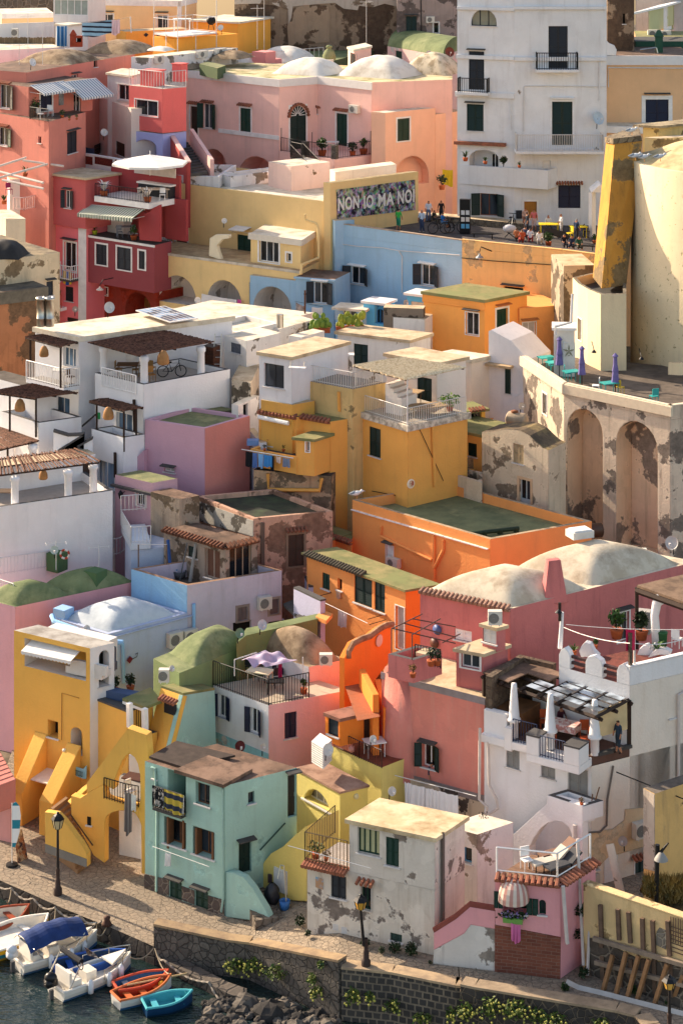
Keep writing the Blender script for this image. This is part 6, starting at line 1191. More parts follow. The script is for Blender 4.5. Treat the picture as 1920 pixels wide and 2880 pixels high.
A=P(815,1176,113.6); B=P(1130,960,117.2); f=Fr((A.x,A.y),(B.x,B.y)); st=thing('orange_stair',A,'orange curved stair wall sweeping down beside the dome','stairs')
MB().prism([f.at(x,y) for x,y in((805,1400),(805,1010),(830,960),(860,905),(915,875),(975,855),(1040,805),(1085,780),(1132,772),(1132,1000),(1105,1040),(1010,1165),(1010,1400))][::-1],(-f.n.x*.3,-f.n.y*.3,0)).build('stair_wall',ORR,st)
p=[f.at(x,y,.03) for x,y in((828,1005),(830,960),(860,905),(915,875),(975,855),(1040,805),(1085,780),(1132,772))]; MB().tube(p,.16,6).build('coping',blotch('9a7a5c','7c5f46',2),st)
org(640,1920)
stairs(st,P(1050,235,109.5),P(960,0,114),(-1.1,-.5,0),11,plaster('8c4a2c',.3)); 
for dx,(a,b) in((0,((1000,170),(905,-10))),(1,((1072,260),(1010,60)))): ramp(st,P(a[0],a[1],110+dx*.3),P(b[0],b[1],113.5),3,.6,.3,ORR)
org(640,1440); q=f.at(1036,884,.06); MB().lathe(q,[(.3,0),(.3,.03),(.01,.03)],16,ax=(f.n.x,f.n.y,0)).build('number_tile',flat('e0c9b4',.5),None,False,'small oval tile on the curved orange stair wall',cat='tile')
WP=plaster('d6d0d0',.25); PKR=plaster('dba0a0',.16)
org(640,1920)
wp=House('terrace_house','white and pink house with a black railed roof terrace',[(-100,18),(283,156),(830,52)],113,WP,roof=flat('b5a794',.9)); 
facing(wp,1,PKR); wp.win(1,393,212,475,372,'shut',NAVY); wp.win(0,132,158,245,372,'open',NAVY); wp.win(0,-90,66,22,262,'open',NAVY); wp.rail([(-98,18),(283,155),(560,102)],1.25,IRON,.15)
f=wp.fr[0]; wp.panel(0,[(-100,330),(285,490),(285,650),(-100,500)],.0,.03,plaster('7fb5bc',.6,'cfc8c0',.1,.8),'turquoise_band')
dish(86,438,72,111.6,'dark red dish on the turquoise band of the terrace house',face=(.35,-.85,.3),col='5a1f24'); dish(248,446,50,112,'white dish at the corner of the terrace house',face=(.3,-.9,.3))
org(640,1440)
ur=House('terrace_room','white and pink terrace room under a brown dome',[(138,928),(560,1068),(822,1014)],116,WP,roof=DOMEB); ur.par=0; ur.dome(.02,.98,.05,.95,2.7,DOMEB,4); MB()
facing(ur,1,PKR); ur.win(0,320,1050,400,1230,'open',NAVY); acunit(632,965,722,1038,'air conditioner on the roof edge below the brown dome',None,114.5); 
m=MB(); t=thing('sun_sail',P(270,1000,113.5),'crumpled pale lilac sun sail over the railed terrace','awning'); c4=[P(95,1020,113.6),P(260,950,115.6),P(480,1020,115.2),P(262,1068,112.8)]
def fn(u,v): p=c4[0]*(1-u)*(1-v)+c4[3]*u*(1-v)+c4[2]*u*v+c4[1]*(1-u)*v; return p+V((0,0,.25*math.sin(9*u+4*v)*math.sin(6*v+1)*math.sin(math.pi*min(1,max(0,u)))))
MB().grid(fn,16,16).build('sail',flat('b3a3b8',.9),t,True); posts(t,'pole',GREYW,[(P(48,1020,113.4),P(48,1130,113.4)),(P(518,1000,113),P(518,1110,113))],.03)
MB().tube([P(48,1018,113.4),P(200,968,114)],.03,5).build('pole',GREYW,t)
org(640,1920)
chair(PZ(160,-60,wp.Z),2.5,'black reclining chair at the left of the railed terrace',flat('2c2c30',.5)); chair(PZ(250,-10,wp.Z),1.0,'black mesh chair beside the terrace table',flat('2c2c30',.5)); chair(PZ(350,30,wp.Z),.2,'black chair in the middle of the railed terrace',flat('2c2c30',.5)); table(PZ(225,15,wp.Z),1.3,.8,'cream table on the railed terrace',flat('d9c9ac',.6),.72,-.4); table(PZ(330,70,wp.Z),.9,.6,'small black table at the corner of the railed terrace',IRON,.6)
cl_=cloth(PZ(350,40,wp.Z)+V((0,0,1.25)),PZ(375,35,wp.Z)+V((0,0,1.25)),.9,'magenta towel over a chair on the railed terrace',flat('a3245a',.9)); plant(PZ(525,75,wp.Z),.85,'tall green plant at the right end of the railed terrace',True,LEAF,.6,90)
ki=House('orange_kiosk','little bright orange terrace hut with a brown louvred door',[(672,205),(775,245),(1037,185)],110,plaster('ea7422',.08),over=.06,roof=blotch('9a6a58','7c5648',1.4),base=P(775,440,110).z,cat='hut'); ki.win(0,692,230,762,378,'glass',n=1,fc=DKGREY,dep=.1); ki.win(1,938,222,1026,462,'ldoor',BROWN,dep=.08)
YB=plaster('d9c66a',.2); YBR=plaster('dcc05a',.15)  # YBR: richer yellow for the right wall, with bounce light in the colour
yb=House('yellow_house','yellow terrace wall with a brown railing below the orange hut',[(640,400),(1060,585)],108.6,YB,depth=4,roof=blotch('8a4a36','6f3a2c',1.5)); yb.rail([(735,445),(905,522),(1060,588)],.85,flat('4a2f26',.6),.14)
wpk=dish(1002,390,54,107.4,'white dish in front of the brown louvred door',face=(.5,-.8,.3)); table(PZ(1010,500,yb.Z),1.0,.8,'white table behind the brown railing',WHITE,.7,.3); q=PZ(853,500,yb.Z); MB().ball(q+V((0,0,.3)),.17,12,8).build('ball',flat('c98a7a',.6),None,True,'pale round ball on the orange hut terrace',cat='ball')
yh=House('yellow_house','small yellow house with an arched white window and pinkish slab roof',[(474,586),(775,748),(964,704)],106.5,YB,over=.06,roof=blotch('a58470','7a5c4c',1.0),rth=.1,base=-.2)
MB(); facing(yh,1,YBR,.1); yh.win(0,520,690,715,900,'glass',arch=1,n=4,dep=.45,pane=glassm('4a4a4a')); 
slt=thing('slatted_box',P(650,580,107.6),'white slatted box under the big white dish on the yellow house','box'); bx=[P(577,462,108.2),P(658,492,107.4),P(718,472,108.4)]; fa,fb=Fr(bx[0],bx[1]),Fr(bx[1],bx[2]); zt=bx[0].z+.35; zb_=P(658,595,107.4).z
for f_,nm in((fa,'slat'),(fb,'slat')):
 m=MB(); n=9
 for i in range(n): m.fbox(f_,0,f_.L,zb_+(zt-zb_)*i/n,zb_+(zt-zb_)*(i+.62)/n,-.03,.0)
 m.build('slats',WHITE,slt)
MB().prism([V((p.x,p.y,zb_)) for p in(bx[0]+(bx[1]-bx[0])*.03+V((.03,.06,0)),bx[1]+V((0,.1,0)),bx[2]+V((-.05,.1,0)),bx[0]+bx[2]-bx[1])],(0,0,zt-zb_-.02)).build('inner_box',INT,slt); MB().prism([V((p.x,p.y,zt)) for p in(bx[0],bx[1],bx[2],bx[0]+bx[2]-bx[1])],(0,0,.05)).build('lid',WHITE,slt)
dish(692,462,82,106.9,'big white dish on the slatted box',face=(.5,-.8,.3))
q=yh.fr[1].at(883,782,.03); MB().ball(q,.14,10,6,(1,1,1)).build('wall_light',flat('e0cf9a',.4),None,True,'round white wall light on the bright yellow wall',cat='lamp')
yh.niche(0,522,1002,640,1180,1.2,1.0)
org(640,2400)
yh.panel(0,[(305,-20),(250,60),(226,130),(262,310),(330,345),(425,300),(545,345),(545,-200),(420,-230),(330,-90)],.0,1.2,YB,'stair_parapet') if 0 else None
A=PZ(262,312,0); B=PZ(545,330,0); f=Fr(A,B); lowy=thing('yellow_stair_house',A,'yellow stair block with a white louvred cupboard door at quay level','house')
MB().prism([f.at(x,y) for x,y in((262,312),(226,130),(252,60),(300,0),(380,-45),(470,-130),(545,-190),(545,330))][::-1],(-f.n.x*2.2,-f.n.y*2.2,0)).build('wall',plaster('d8b85a',.2),lowy); u0,z0=f.hit(328,98); u1,z1=f.hit(408,278); mkwin(lowy,f,None,u0,u1,z1,z0,'shut',c=GREYW,dep=-.12,trim=GREYW,tw=.05,name='door')
q=f.at(297,145,.02); MB().abox(q-V((0,0,.17)),.24,.1,.38,0).build('mailbox',flat('4a3a3c',.5),None,False,'dark arched letterbox on the yellow stair block',cat='letterbox')
lad=thing('folding_ladder',f.at(430,300,.4),'grey metal trolley leaning on the yellow wall by the cupboard','ladder'); posts(lad,'rail',STEEL,[(f.at(395,150,.5),f.at(395,65,.3)),(f.at(395,65,.3),f.at(420,70,.3)),(f.at(420,70,.3),f.at(465,300,.6))],.03)
bag=MB(); 
def fnb(u,v): a=2*math.pi*u; r=.34*math.sin(math.pi*min(.98,v*.9+.08))**.5*(1+.12*math.sin(5*a+9*v)); c=f.at(380,355,.7); return V((c.x+math.cos(a)*r,c.y+math.sin(a)*r*.8,ramp0(800)+1.0*v))
bag.grid(fnb,20,8); bag.build('rubbish_bag',flat('2a2a30',.4,var=.5),None,True,'black tarpaulin covered heap beside the yellow stair block',cat='rubbish'); 
m=MB(); m.lathe(f.at(455,335,.6)*1.0,[(.01,-.1),(.2,-.1),(.25,.3),(.22,.3),(.18,0)],10); m.build('bucket',flat('3a6fb0',.5),None,True,'blue bucket next to the tarpaulin heap',cat='bucket')
bs=thing('stone_stairs',PZ(330,440,0),'worn stone stairs climbing between the teal and yellow houses','stairs'); stairs(bs,PZ(385,440,0),P(190,60,107.3),(-1.25,-.35,0),15,stonem('8d8072','6f6458','5c5248',2.5),zb=-.3)
org(0,2400)
A=PZ(1000,237,0); B=PZ(1548,431,0); TL=plaster('90b3a4',.28,'a9cfc4',.06); f=Fr(A,B)
org(0,1920); zt=f.hit(1540,708)[1]; org(640,1920)
e0,e1=PZ(0,712,zt),PZ(285,640,zt); d=(e1-e0).normalized(); fB=Fr(B,B+d); uL=fB.hit(477,800)[0]; C=B+d*uL
te=House('teal_house','pale teal house with brown roofs and open wooden windows on the quay',[A,B,C],0,TL,Z=zt,base=-.3,over=.0,roof=ROOFBR)
org(0,1920)
zl=te.fr[0].hit(1010,548)[1]
te2=None
MB().prism([te.fr[0].pt(te.fr[0].L*.42,zt+.02,.28),te.fr[0].pt(te.fr[0].L+.15,zt+.02,.28),te.fr[0].pt(te.fr[0].L+.15,zt+.02,-1.9),te.fr[0].pt(te.fr[0].L*.48,zt+.02,-1.9)],(0,0,.16)).build('roof_slab',ROOFBR,te.root)
MB().prism([te.fr[0].pt(.0,zt+.02,-.3),te.fr[0].pt(te.fr[0].L*.415,zt+.02,-.3),te.fr[0].pt(te.fr[0].L*.7,zt+.1,-2.6),te.fr[0].pt(.0,zt+.1,-2.3)],(0,0,.1)).build('plank_roof',flat('3f342e',.9,var=.4),te.root)
te.niche(0,1158,596,1282,905,1.6,0); r=te.fr[0]; u0,z0=r.hit(1085,845); u1,z1=r.hit(1282,905); rail(te.root,[r.pt(u0,z1,.3),r.pt(u1,z1,.3)],1.0,IRON,.15); MB().fbox(r,u0,u1,z1-.12,z1,-1.5,.35).build('balcony_slab',SLATE,te.root)
cloth(r.pt(u0,z1+1.05,.36),r.pt(u0+.7,z1+1.05,.36),.9,'black and white cloth on the teal balcony',blotch('1c1c1e','b5aea4',5,.5,.55)); cloth(r.pt(u0+.7,z1+1.05,.37),r.pt(u0+1.9,z1+1.05,.37),.95,'yellow and navy striped towel on the teal balcony',stripem('b09a3c','2a3040',(0,0,1),.5,.55)); cloth(r.pt(u0+1.9,z1+1.05,.36),r.pt(u1,z1+1.05,.36),.9,'pale patterned sheet on the teal balcony',blotch('d6d0c6','5c5a5c',6,.5,.6))
te.win(0,1350,680,1446,858,'glass',n=2,fc=flat('5c4030',.7),dep=.25); te.win(0,1132,918,1282,1150,'glass',n=2,fc=flat('6e4a30',.7),dep=.45); te.win(0,1330,985,1476,1222,'glass',n=2,fc=flat('6e4a30',.7),dep=.45); te.win(0,1057,605,1080,665,'hole')
for x,y,y2 in((1160,925,1140),(1265,950,1150),(1355,1000,1190),(1468,1030,1215)):
 a,za=r.hit(x,y); b,zb2=r.hit(x,y2); MB().fbox(r,a-.05,a+.05,zb2,za,-.35,.05).build('casement',flat('6e4a30',.7),te.root)
org(0,2400)
te.win(0,1170,175,1254,328,'shut',GREEN,hood=SLATE); te.win(0,1347,240,1434,394,'shut',GREEN,hood=SLATE)
SB=stonem('6f6058','4c423e','8a7d70',2.4)
for pts in([(1000,140),(1100,165),(1167,180),(1167,290),(1000,237)],[(1258,225),(1343,255),(1343,352),(1258,320)],[(1438,290),(1548,320),(1548,431),(1438,392)]): te.panel(0,pts,.0,.05,SB,'stone_base')
for pts in([(1050,-1176+580),(1075,-590),(1090,-300),(1085,260)],[(1540,-450),(1545,300),(1532,400)]): wallpipe(te,0,pts,TL,.06)
cloth(te.fr[0].at(1178,-30,.4),te.fr[0].at(1218,-22,.4),.6,'white cloth on the teal house washing line',WHITE); wire([te.fr[0].at(1090,-70,.4),te.fr[0].at(1480,70,.4)],'washing line along the teal house front',.015,WIRON)
org(640,1920)
te.win(1,414,640,477,915,'door',flat('1f1e1e',.6),hood=SLATE); te.win(1,142,758,185,825,'glass',n=1,fc=DKGREY); te.win(1,78,1110,165,1300,'door',DKGREEN,hood=SLATE)
MB().tube([te.fr[1].at(215,1148,.12),te.fr[1].at(388,960,.12)],.035,5).build('handrail',flat('20403a',.5),te.root)
org(640,2400)
te.panel(0,[(-12,128),(45,135),(110,165),(165,230),(215,310),(262,390),(300,472),(285,478),(-12,437)],-.35,.0,TL,'curved_stair_wall')
org(0,1920)
t=thing('teal_tower','x',' ') if 0 else None
Mv=P(1262,88,112.5); Lv=P(1110,36,113.6); Rv=P(1480,52,114.6); zt2=Mv.z
tt=thing('battered_house',V((Mv.x,Mv.y,2)),'battered teal and yellow tower house with one dark shuttered window','house')
bM,bL,bR=P(1145,560,111.2),P(985,520,112.8),P(1490,460,114.4)
def face(a,b,c,d,mat,name,th=.25):
 n=(b-a).cross(d-a).normalized(); return MB().prism([a,b,c,d],-n*th if 1 else n).build(name,mat,tt)
face(bL,bM,Mv,Lv,plaster('dd9c3c',.15),'yellow_wall'); face(bM,bR,Rv,Mv,plaster('8fb5a9',.35,'b5d6cf',.08),'teal_wall')
MB().prism([Lv,Mv,Rv,Lv+Rv-Mv],(0,0,.12)).build('roof',ROOFG,tt)
f2=Fr(bM+(bL-bM)*1.0,bM); fw=Fr((Lv.x,Lv.y-.25),(Mv.x,Mv.y-.25)); u0,z0=fw.hit(1160,115); u1,z1=fw.hit(1236,312); mkwin(tt,fw.off(.25),None,u0,u1,z1,z0,'shut',c=DKGREY,dep=-.05,hood=TILE)
po=House('roof_porch','small open porch with white posts and a green slab roof',[(880,312),(1012,362),(1086,340)],112,plaster('dd9c3c',.15),base=0,roof=SLATE,cat='porch'); Zp=po.Z
zz=P(1000,165,112).z; q=[PZ(*p,zz) for p in((845,106),(1000,166),(1116,122),(1040,30))]; MB().prism([p-V((0,0,.14)) for p in q],(0,0,.14)).build('slab_roof',ROOFG,po.root); mz=MB(); MB().prism([q[0]-V((0,0,.28)),q[1]-V((0,0,.28)),q[1]-V((0,0,.145)),q[0]-V((0,0,.145))],(0,.1,0)).build('fascia',WHITE,po.root)
posts(po.root,'post',WHITE,[(P(897,305,111.9),P(893,140,111.9)),(P(1002,350,111.8),P(998,178,111.8))],.17,4); rail(po.root,[PZ(900,310,Zp),PZ(985,340,Zp)],1.1,IRON,.14); 
YQ=plaster('dfa142',.14); 
org(0,1440)
yq=House('yellow_house','deep yellow quay house with a loggia and two sloping buttresses',[(98,815),(622,940),(790,900)],113.6,YQ,base=-.3,roof=blotch('a9a49c','837c74',1))
yq.imat=plaster('c9c3bd',.2)
yq.niche(0,172,868,594,1165,2.6,0,1)
r=yq.fr[0]; awning(r.off(-.4),225,880,565,950,.32,.85,'white scalloped awning over the yellow loggia','d8d4cf',None,.3,.16)
u0,z0=r.hit(172,1165); zfl=r.hit(590,1166)[1]
MB().fbox(r,u0,u0+3.2,zfl+.0,zfl+1.05,-2.5,-1.7).build('kitchen_counter',flat('c9c3bd',.6),yq.root); MB().fbox(r,u0,u0+3.2,zfl+1.06,zfl+1.12,-2.5,-1.65).build('worktop',DKGREY,yq.root)
c=r.pt(u0+4.0,zfl,-1.5); t=thing('armchair',c,'grey padded armchair in the yellow loggia','armchair'); GF=flat('5c5a60',.9); MB().abox(c+V((0,0,.3)),.8,.8,.3,.4).build('seat',GF,t); MB().abox(c+V((.1,.35,.7)),.8,.18,.8,.4).build('backrest',GF,t); [MB().abox(c+V((k,0,.45)),.15,.7,.4,.4).build('armrest',GF,t) for k in(-.42,.42)]
c=r.pt(u0+3.6,zfl,-.6); t=thing('sofa',c,'white cushioned sofa at the front edge of the yellow loggia','sofa'); MB().abox(c+V((0,0,.3)),2.2,.8,.35,-.5).build('seat',flat('cfc9c2',.9),t); MB().abox(c+V((.1,-.4,.6)),2.2,.2,.5,-.5).build('backrest',flat('cfc9c2',.9),t)
yq.win(1,684,962,752,1190,'hole',arch=1,dep=.6); 
facing(yq,1,plaster('d3cfcb',.15))
org(0,1920)
Yl=yq.fr[0].at(885,205).y
lwq=House('yellow_house','lower yellow terrace front with potted plants above the stair arch',[(562,80),(885,206),(1055,140)],Yl,YQ,base=-.3,roof=flat('5a5754',.9),topm=COP,a=1); MB().fbox(lwq.fr[0],0,lwq.fr[0].L,lwq.Z,lwq.Z+.1,-.4,.04).build('coping',COP,lwq.root)
for x,y,h_,l in((790,80,1.0,'large leafy shrub in a planter on the yellow terrace'),(900,60,.95,'broad leaved plant at the right of the yellow terrace'),(680,75,.6,'small plant at the left of the yellow terrace')): plant(PZ(x,y,lwq.Z),h_,l,True,LEAFD,.9,130)
MB().abox(PZ(830,110,lwq.Z)+V((0,0,.2)),2.4,.6,.4,-.4).build('planter',flat('4a5a7a',.8),None,False,'blue grey planter box on the yellow terrace',cat='planter')
q=yq.fr[0]; 
yq.win(0,332,254,402,388,'hole',trim=None,dep=.6); yq.niche(0,490,298,570,506,.8,1.0,1)
def buttress(xb,yb,xtop,ytop,zmid_px,w,label):
 base=PZ(xb,yb,0); D=(V((base.x,base.y))-r.A).dot(r.n); u=(V((base.x,base.y))-r.A).dot(r.U); zt_=r.hit(xtop,ytop)[1]; zm=CAMZ-(N(0,zmid_px)[1]-HY)/F*base.y
 p=lambda uu,d,z: r.pt(uu,z,d)
 MB().prism([p(u,0,-.2),p(u,D,-.2),p(u,D,zm),p(u,0.01,zt_)],(r.U.x*w,r.U.y*w,0)).build('buttress',YQ,yq.root); return u,D,zm
uA,DA,_=buttress(72,965,200,322,745,.75,''); uB,DB,_=buttress(272,1045,428,398,810,.85,'')
yq.niche(0,150,600,270,960,1.2,0); z=r.hit(205,560)[1]; MB().prism([r.pt(uA+.75,z,0),r.pt(uA+.75,z-.1,1.3),r.pt(uB,z-.1,1.3),r.pt(uB,z,0)],(0,0,.06)).build('door_canopy',WHITE,yq.root)
sg=thing('shop_sign',r.at(540,590,.4),'pale blue scalloped shop sign lettered IL PORTICCIOLO on the yellow wall','sign'); pts=[(x+34,y+2) for x,y in((490,540),(512,556),(575,575),(597,550),(594,640),(575,640),(505,612),(488,606))]; MB().prism([r.at(x,y,.35) for x,y in pts],(r.n.x*.06,r.n.y*.06,0)).build('board',flat('8fc0cf',.6),sg)
fs=Fr(r.at(531,592,.42),r.at(622,618,.42)); za=r.hit(534,577)[1]; zb2=r.hit(624,630)[1]; m_=txt('IL PORTICCIOLO',fs,.12,fs.L-.1,(za+zb2)/2-.12,(za+zb2)/2+.16,.05,flat('1f3a4a',.6),sg)
q=r.at(470,452,.3); MB().ball(q,.1,10,7).build('globe_lamp',flat('e6ddc8',.4),None,True,'white globe lamp on the deep yellow wall above the sign',cat='lamp')
MB().tube([r.at(428,395,.03),r.at(430,70,.03),r.at(550,105,.03)],.02,4).build('cable',flat('a87a3a',.8),yq.root)
org(0,2400)
A=PZ(690,85,0); B=PZ(1003,152,0); s=Fr(A,B); sh=thing('stair_house',A,'yellow arched stair house with a draped balcony on the quay','house')
org(0,1920)
def sp(pts,d0,d1,mat,name='wall'):
 q=[s.at(x,y,d1) for x,y in pts]; MB().prism(q[::-1],V((s.n.x,s.n.y,0))*(d0-d1)).build(name,mat,sh)
sp([(600,690),(880,315),(893,487),(868,505),(845,535),(820,590),(800,645),(787,690),(783,735),(715,700),(600,765)],-.5,0,YQ)
sp([(880,315),(1012,362),(1030,560),(1030,1335),(977,1312),(975,985),(958,935),(935,898),(958,850),(970,800),(968,640),(952,560),(930,515),(893,487)],-.5,0,YQ)
sp([(493,778),(555,796),(600,765),(715,700),(735,790),(790,812),(870,835),(958,850),(958,935),(935,898),(905,885),(870,880),(830,880),(790,888),(750,905),(728,935),(722,965),(722,1240),(650,1190),(495,905)],-.4,.02,YQ)
MB().fbox(s,s.hit(720,1)[0],s.L-.1,-.2,s.hit(893,487)[1]-1.2,-2.6,-2.4).build('back_wall',plaster('d3cfcb',.2),sh); zb3=s.hit(860,830)[1]; MB().fbox(s,s.hit(640,800)[0],s.L,zb3-.25,zb3,-3,-.52).build('balcony_floor',flat('8a857f',.9),sh)
MB().fbox(s,s.hit(722,1000)[0],s.hit(975,1000)[0]-.4,-.2,zb3-.25,-1.6,-1.4).build('lower_wall',plaster('d3cfcb',.2),sh); MB().fbox(s,s.hit(975,900)[0]-.35,s.hit(975,900)[0]-.05,-.2,zb3-.25,-1.4,-.6).build('pillar',WHITE,sh)
rail(sh,[s.at(722,795,.05),s.at(870,838,.05),s.at(958,855,.05)],1.0,IRON,.14); 
c=s.at(880,800,-1.2); table(V((c.x,c.y,zb3)),1.6,.8,'dark wooden table on the yellow arched balcony',flat('4a2a20',.6),.78,-.4); chair(V((c.x+.7,c.y-.5,zb3)),-.5,'white mesh chair on the yellow arched balcony',GREYW); chair(V((c.x-.4,c.y-.6,zb3)),.8,'white plastic chair behind the balcony railing of the stair house',WHITE)
cloth(s.at(872,735,.2),s.at(922,752,.2),1.95,'long grey brown striped sheet hanging from the yellow balcony',stripem('6f6460','8f8580',(1,0,0),.18),amp=.07,fold=4); cloth(s.at(922,752,.2),s.at(955,765,.2),.75,'white towels beside the long striped sheet',WHITE,fold=4)
q=s.hit(606,920); q2=s.hit(630,982); mkwin(sh,s.off(.02),None,q[0],q2[0],q2[1],q[1],'hole',dep=-.03)
bl_=s.off(1.9)
def sp2(pts,mat,name,th=.35):
 q=[bl_.at(x,y,0) for x,y in pts]; MB().prism(q[::-1],V((-s.n.x,-s.n.y,0))*th).build(name,mat,sh)
sp2([(310,892),(395,905),(440,950),(500,1030),(560,1110),(600,1180),(600,1270),(315,1165)],YQ,'stair_parapet'); sp2([(315,1110),(600,1215),(600,1272),(315,1168)],flat('7c756c',.9),'plinth',-.03)
pa=PZ(640,1235,0); pb=P(455,880,111.5); stairs(sh,pa,V((pb.x,pb.y,s.hit(470,890)[1])),(s.n.x*1.4,s.n.y*1.4,0),12,flat('8a6a4c',.9),zb=-.2); 
MB().tube([s.at(495,900,.12),s.at(650,1115,.12)],.035,5).build('handrail',flat('4a3426',.5),sh)
ramp(sh,P(315,905,110.6),P(415,880,111.6),4,.1,.35,YQ); ramp(sh,P(415,835+30,111.6),P(603,690,112.6),6,.0,.35,YQ)
org(0,1920)
rs=thing('red_stairs',P(50,640,113),'red brick stairs rising along the pink wall at the left edge','stairs'); stairs(rs,P(110,670,111),P(-40,400,115),(-.9,-.9,0),10,plaster('b5685c',.3),zb=2); lp=House('pink_house','low pink wall with an arch below the red stairs',[(-100,640),(78,680)],111.5,plaster('d08a84',.25),base=-.3,depth=.4,cat='wall')
org(1280,1440)
CR=plaster('b8625e',.55,None,0,.5,'5c3038'); SAL=plaster('cc7263',.7,None,0,.5,'c49a8c'); VLT=blotch('cbbda6','9c8a74',.9,.45,.68,h3='b5a48c')
cr=House('crimson_house','crimson red house with two long pale domes and a tiled eave',[(-243,540),(377,668),(1660,340)],111,CR,roof=VLT)
cr.par=0; cr.eave([0],blotch('a8806c','7d5f50',3)); cr.dome(.03,.97,.02,.41,2.2,VLT,14); cr.dome(.03,.95,.45,.93,2.5,VLT,14)
m=MB(); f=cr.fr[1]; u0,z0=f.hit(690,590); q=f.pt(u0,cr.Z-.3,-.25)
m.hexa([q+V((a,b,0)) for a,b in((-.45,-.4),(.75,-.1),(.55,.5),(-.6,.3))],[q+V((a,b,2.1)) for a,b in((-.2,-.25),(.4,-.05),(.3,.3),(-.3,.15))]); m.build('chimney',CR,cr.root)
cr.win(1,1115,700,1195,880,'glass',n=2,hood=SLATE,trim=WHITE,tw=.08); f=cr.fr[0]
cr.panel(1,[(700,560),(780,560),(790,575),(850,560),(890,500),(1000,465),(1660,345),(1660,330),(1000,440),(880,480),(840,535),(780,545),(700,540)],-.3,-.02,CR,'raised_coping') if 0 else None
q=PZ(855,345,cr.Z); sk=thing('skylight',q+V((0,0,1.0)),'small white skylight hatch on the rear pale dome','skylight'); MB().abox(q+V((0,0,1.5)),1.2,.9,.35,.4).build('hatch',flat('cfcac2',.6),sk); MB().abox(q+V((0,0,1.7)),1.0,.7,.08,.4).build('lid',WHITE,sk)
acunit(1220,245,1312,330,'air conditioner beside the rear pale dome under the ruined arches',None,121); dish(1488,212,92,122,'large grey white dish at the foot of the ruined arches',face=(-.45,-.8,.35),col='b5b3b0')
pr=House('crimson_room','projecting crimson room with a pale slab roof and sliding window',[(5,938),(192,972),(362,912)],108.6,CR,over=.1,roof=ROOFB,cat='room'); pr.win(0,40,970,166,1088,'glass',n=2,trim=WHITE,tw=.1)
cb=House('roof_cabinet','white louvred cabinet under an air conditioner on the crimson room',[(185,768),(284,794),(344,778)],109,CR,base=pr.Z-.1,roof=ROOFB,cat='cabinet',over=.1); cb.win(0,190,775,280,915,'shut',flat('cfc9c4',.6)); acunit(222,668,318,762,'air conditioner on top of the louvred cabinet',None,108.8)
cr.win(0,-5,800,112,900,'shut',WHITE)
org(640,1440)
t=thing('pipe_frame',P(1270,850,108.5),'bare iron pipe pergola over the small crimson balcony','pergola'); 
posts(t,'bar',flat('5a4038',.6),[(P(1128,968,108.2),P(1128,805,108.2)),(P(1270,1020,107.4),P(1270,845,107.4)),(P(1128,805,108.2),P(1340,703,111)),(P(1270,845,107.4),P(1465,735,110.8)),(P(1128,800,108.2),P(1568,905,109)),(P(1210,765,109.2),P(1568,862,110)),(P(1270,735,110),P(1568,790,111)),(P(1480,900,109),P(1600,840,111))],.03)
cbk=House('crimson_balcony','small crimson balcony with an iron railing and grey copings',[(1105,978),(1278,1020),(1475,960)],107.9,CR,par=.95,topm=COP,roof=ROOFBR,base=P(1278,1180,107.9).z,cat='balcony'); 
cbk.rail([(1290,1040),(1465,1078)],.9,IRON,.14,z=cbk.zf+.3)
sm=House('garden_cabinet','small pink cabinet with bottles behind the iron railing',[(1310,965),(1370,978),(1412,955)],108.6,CR,base=4,roof=ROOFB,cat='cabinet',over=.08); sm.zb=cbk.zf; sm.win(0,1312,985,1355,1070,'hole')
for x,y,h_,l in((1400,1060,.9,'cactus behind the iron railing of the crimson balcony'),(1445,1055,.8,'small shrub at the right end of the crimson balcony'),(1275,1140,.7,'dry hanging plant below the crimson balcony')): plant(P(x,y,107.5),h_,l,True,LEAFD if h_>.75 else DRY,.9,60)
for x,y,c,l in((1448,808,'4a5a8a','blue patterned plate on the crimson wall'),(1428,900,'5c3a30','brown heart basket on the crimson wall')): q=cr.fr[0].at(x,y,.04); MB().lathe(q,[(.01,0),(.22,.02),(.26,.05),(.01,.06)],14,ax=(cr.fr[0].n.x,cr.fr[0].n.y,0)).build('wall_plate',flat(c,.5),None,True,l,cat='wall ornament')
org(1280,1920)
sa=House('salmon_house','tall salmon pink quay facade with a woman at its green window',[(-508,-52),(202,128)],107.4,SAL,depth=4,base=P(202,828,107.4).z)
sa.cornice([0],.32,.03,flat('8f8484',.9,var=.2),drop=-.15)
org(640,1920)
m=MB(); q=sa.fr[0].pt(.9,sa.zb,-.85); m.lathe(V((q.x,q.y,sa.zb)),[(1.35,0),(1.25,2),(1.1,5),(.95,sa.Z-sa.zb-.3),(.9,sa.Z-sa.zb)],20); m.build('rounded_corner',SAL,sa.root,True)
sa.win(0,1300,402,1468,612,'open',DKGREEN,hood=SLATE,pane=glassm('1a1414'),dep=.3)
for (x,y) in((1122,215),): q=sa.fr[0].at(x,y,.03); MB().abox(q-V((0,0,.25)),.5,.06,.5,-.35).build('wall_bracket',flat('7a4a3a',.7),sa.root)
base=House('stone_wall','peeling stone base under the salmon facade',[(1058,612),(1766,792)],107.45,plaster('cdb597',.85,'5c5048',.33,1.1,'6a5a4a'),depth=4,base=-.2,cat='wall')
MB().fbox(sa.fr[0],0,sa.fr[0].L,sa.zb,sa.zb+.35,-.02,.04).build('grey_band',flat('8a7d78',.9,var=.2),sa.root)
dish(1132,748,62,105.8,'white dish against the peeling stone base',face=(.5,-.8,.3))
f=sa.fr[0]; wire([f.at(1245,580,1.2),f.at(1800,720,1.2)],'washing line in front of the salmon facade',.02,WIRON)
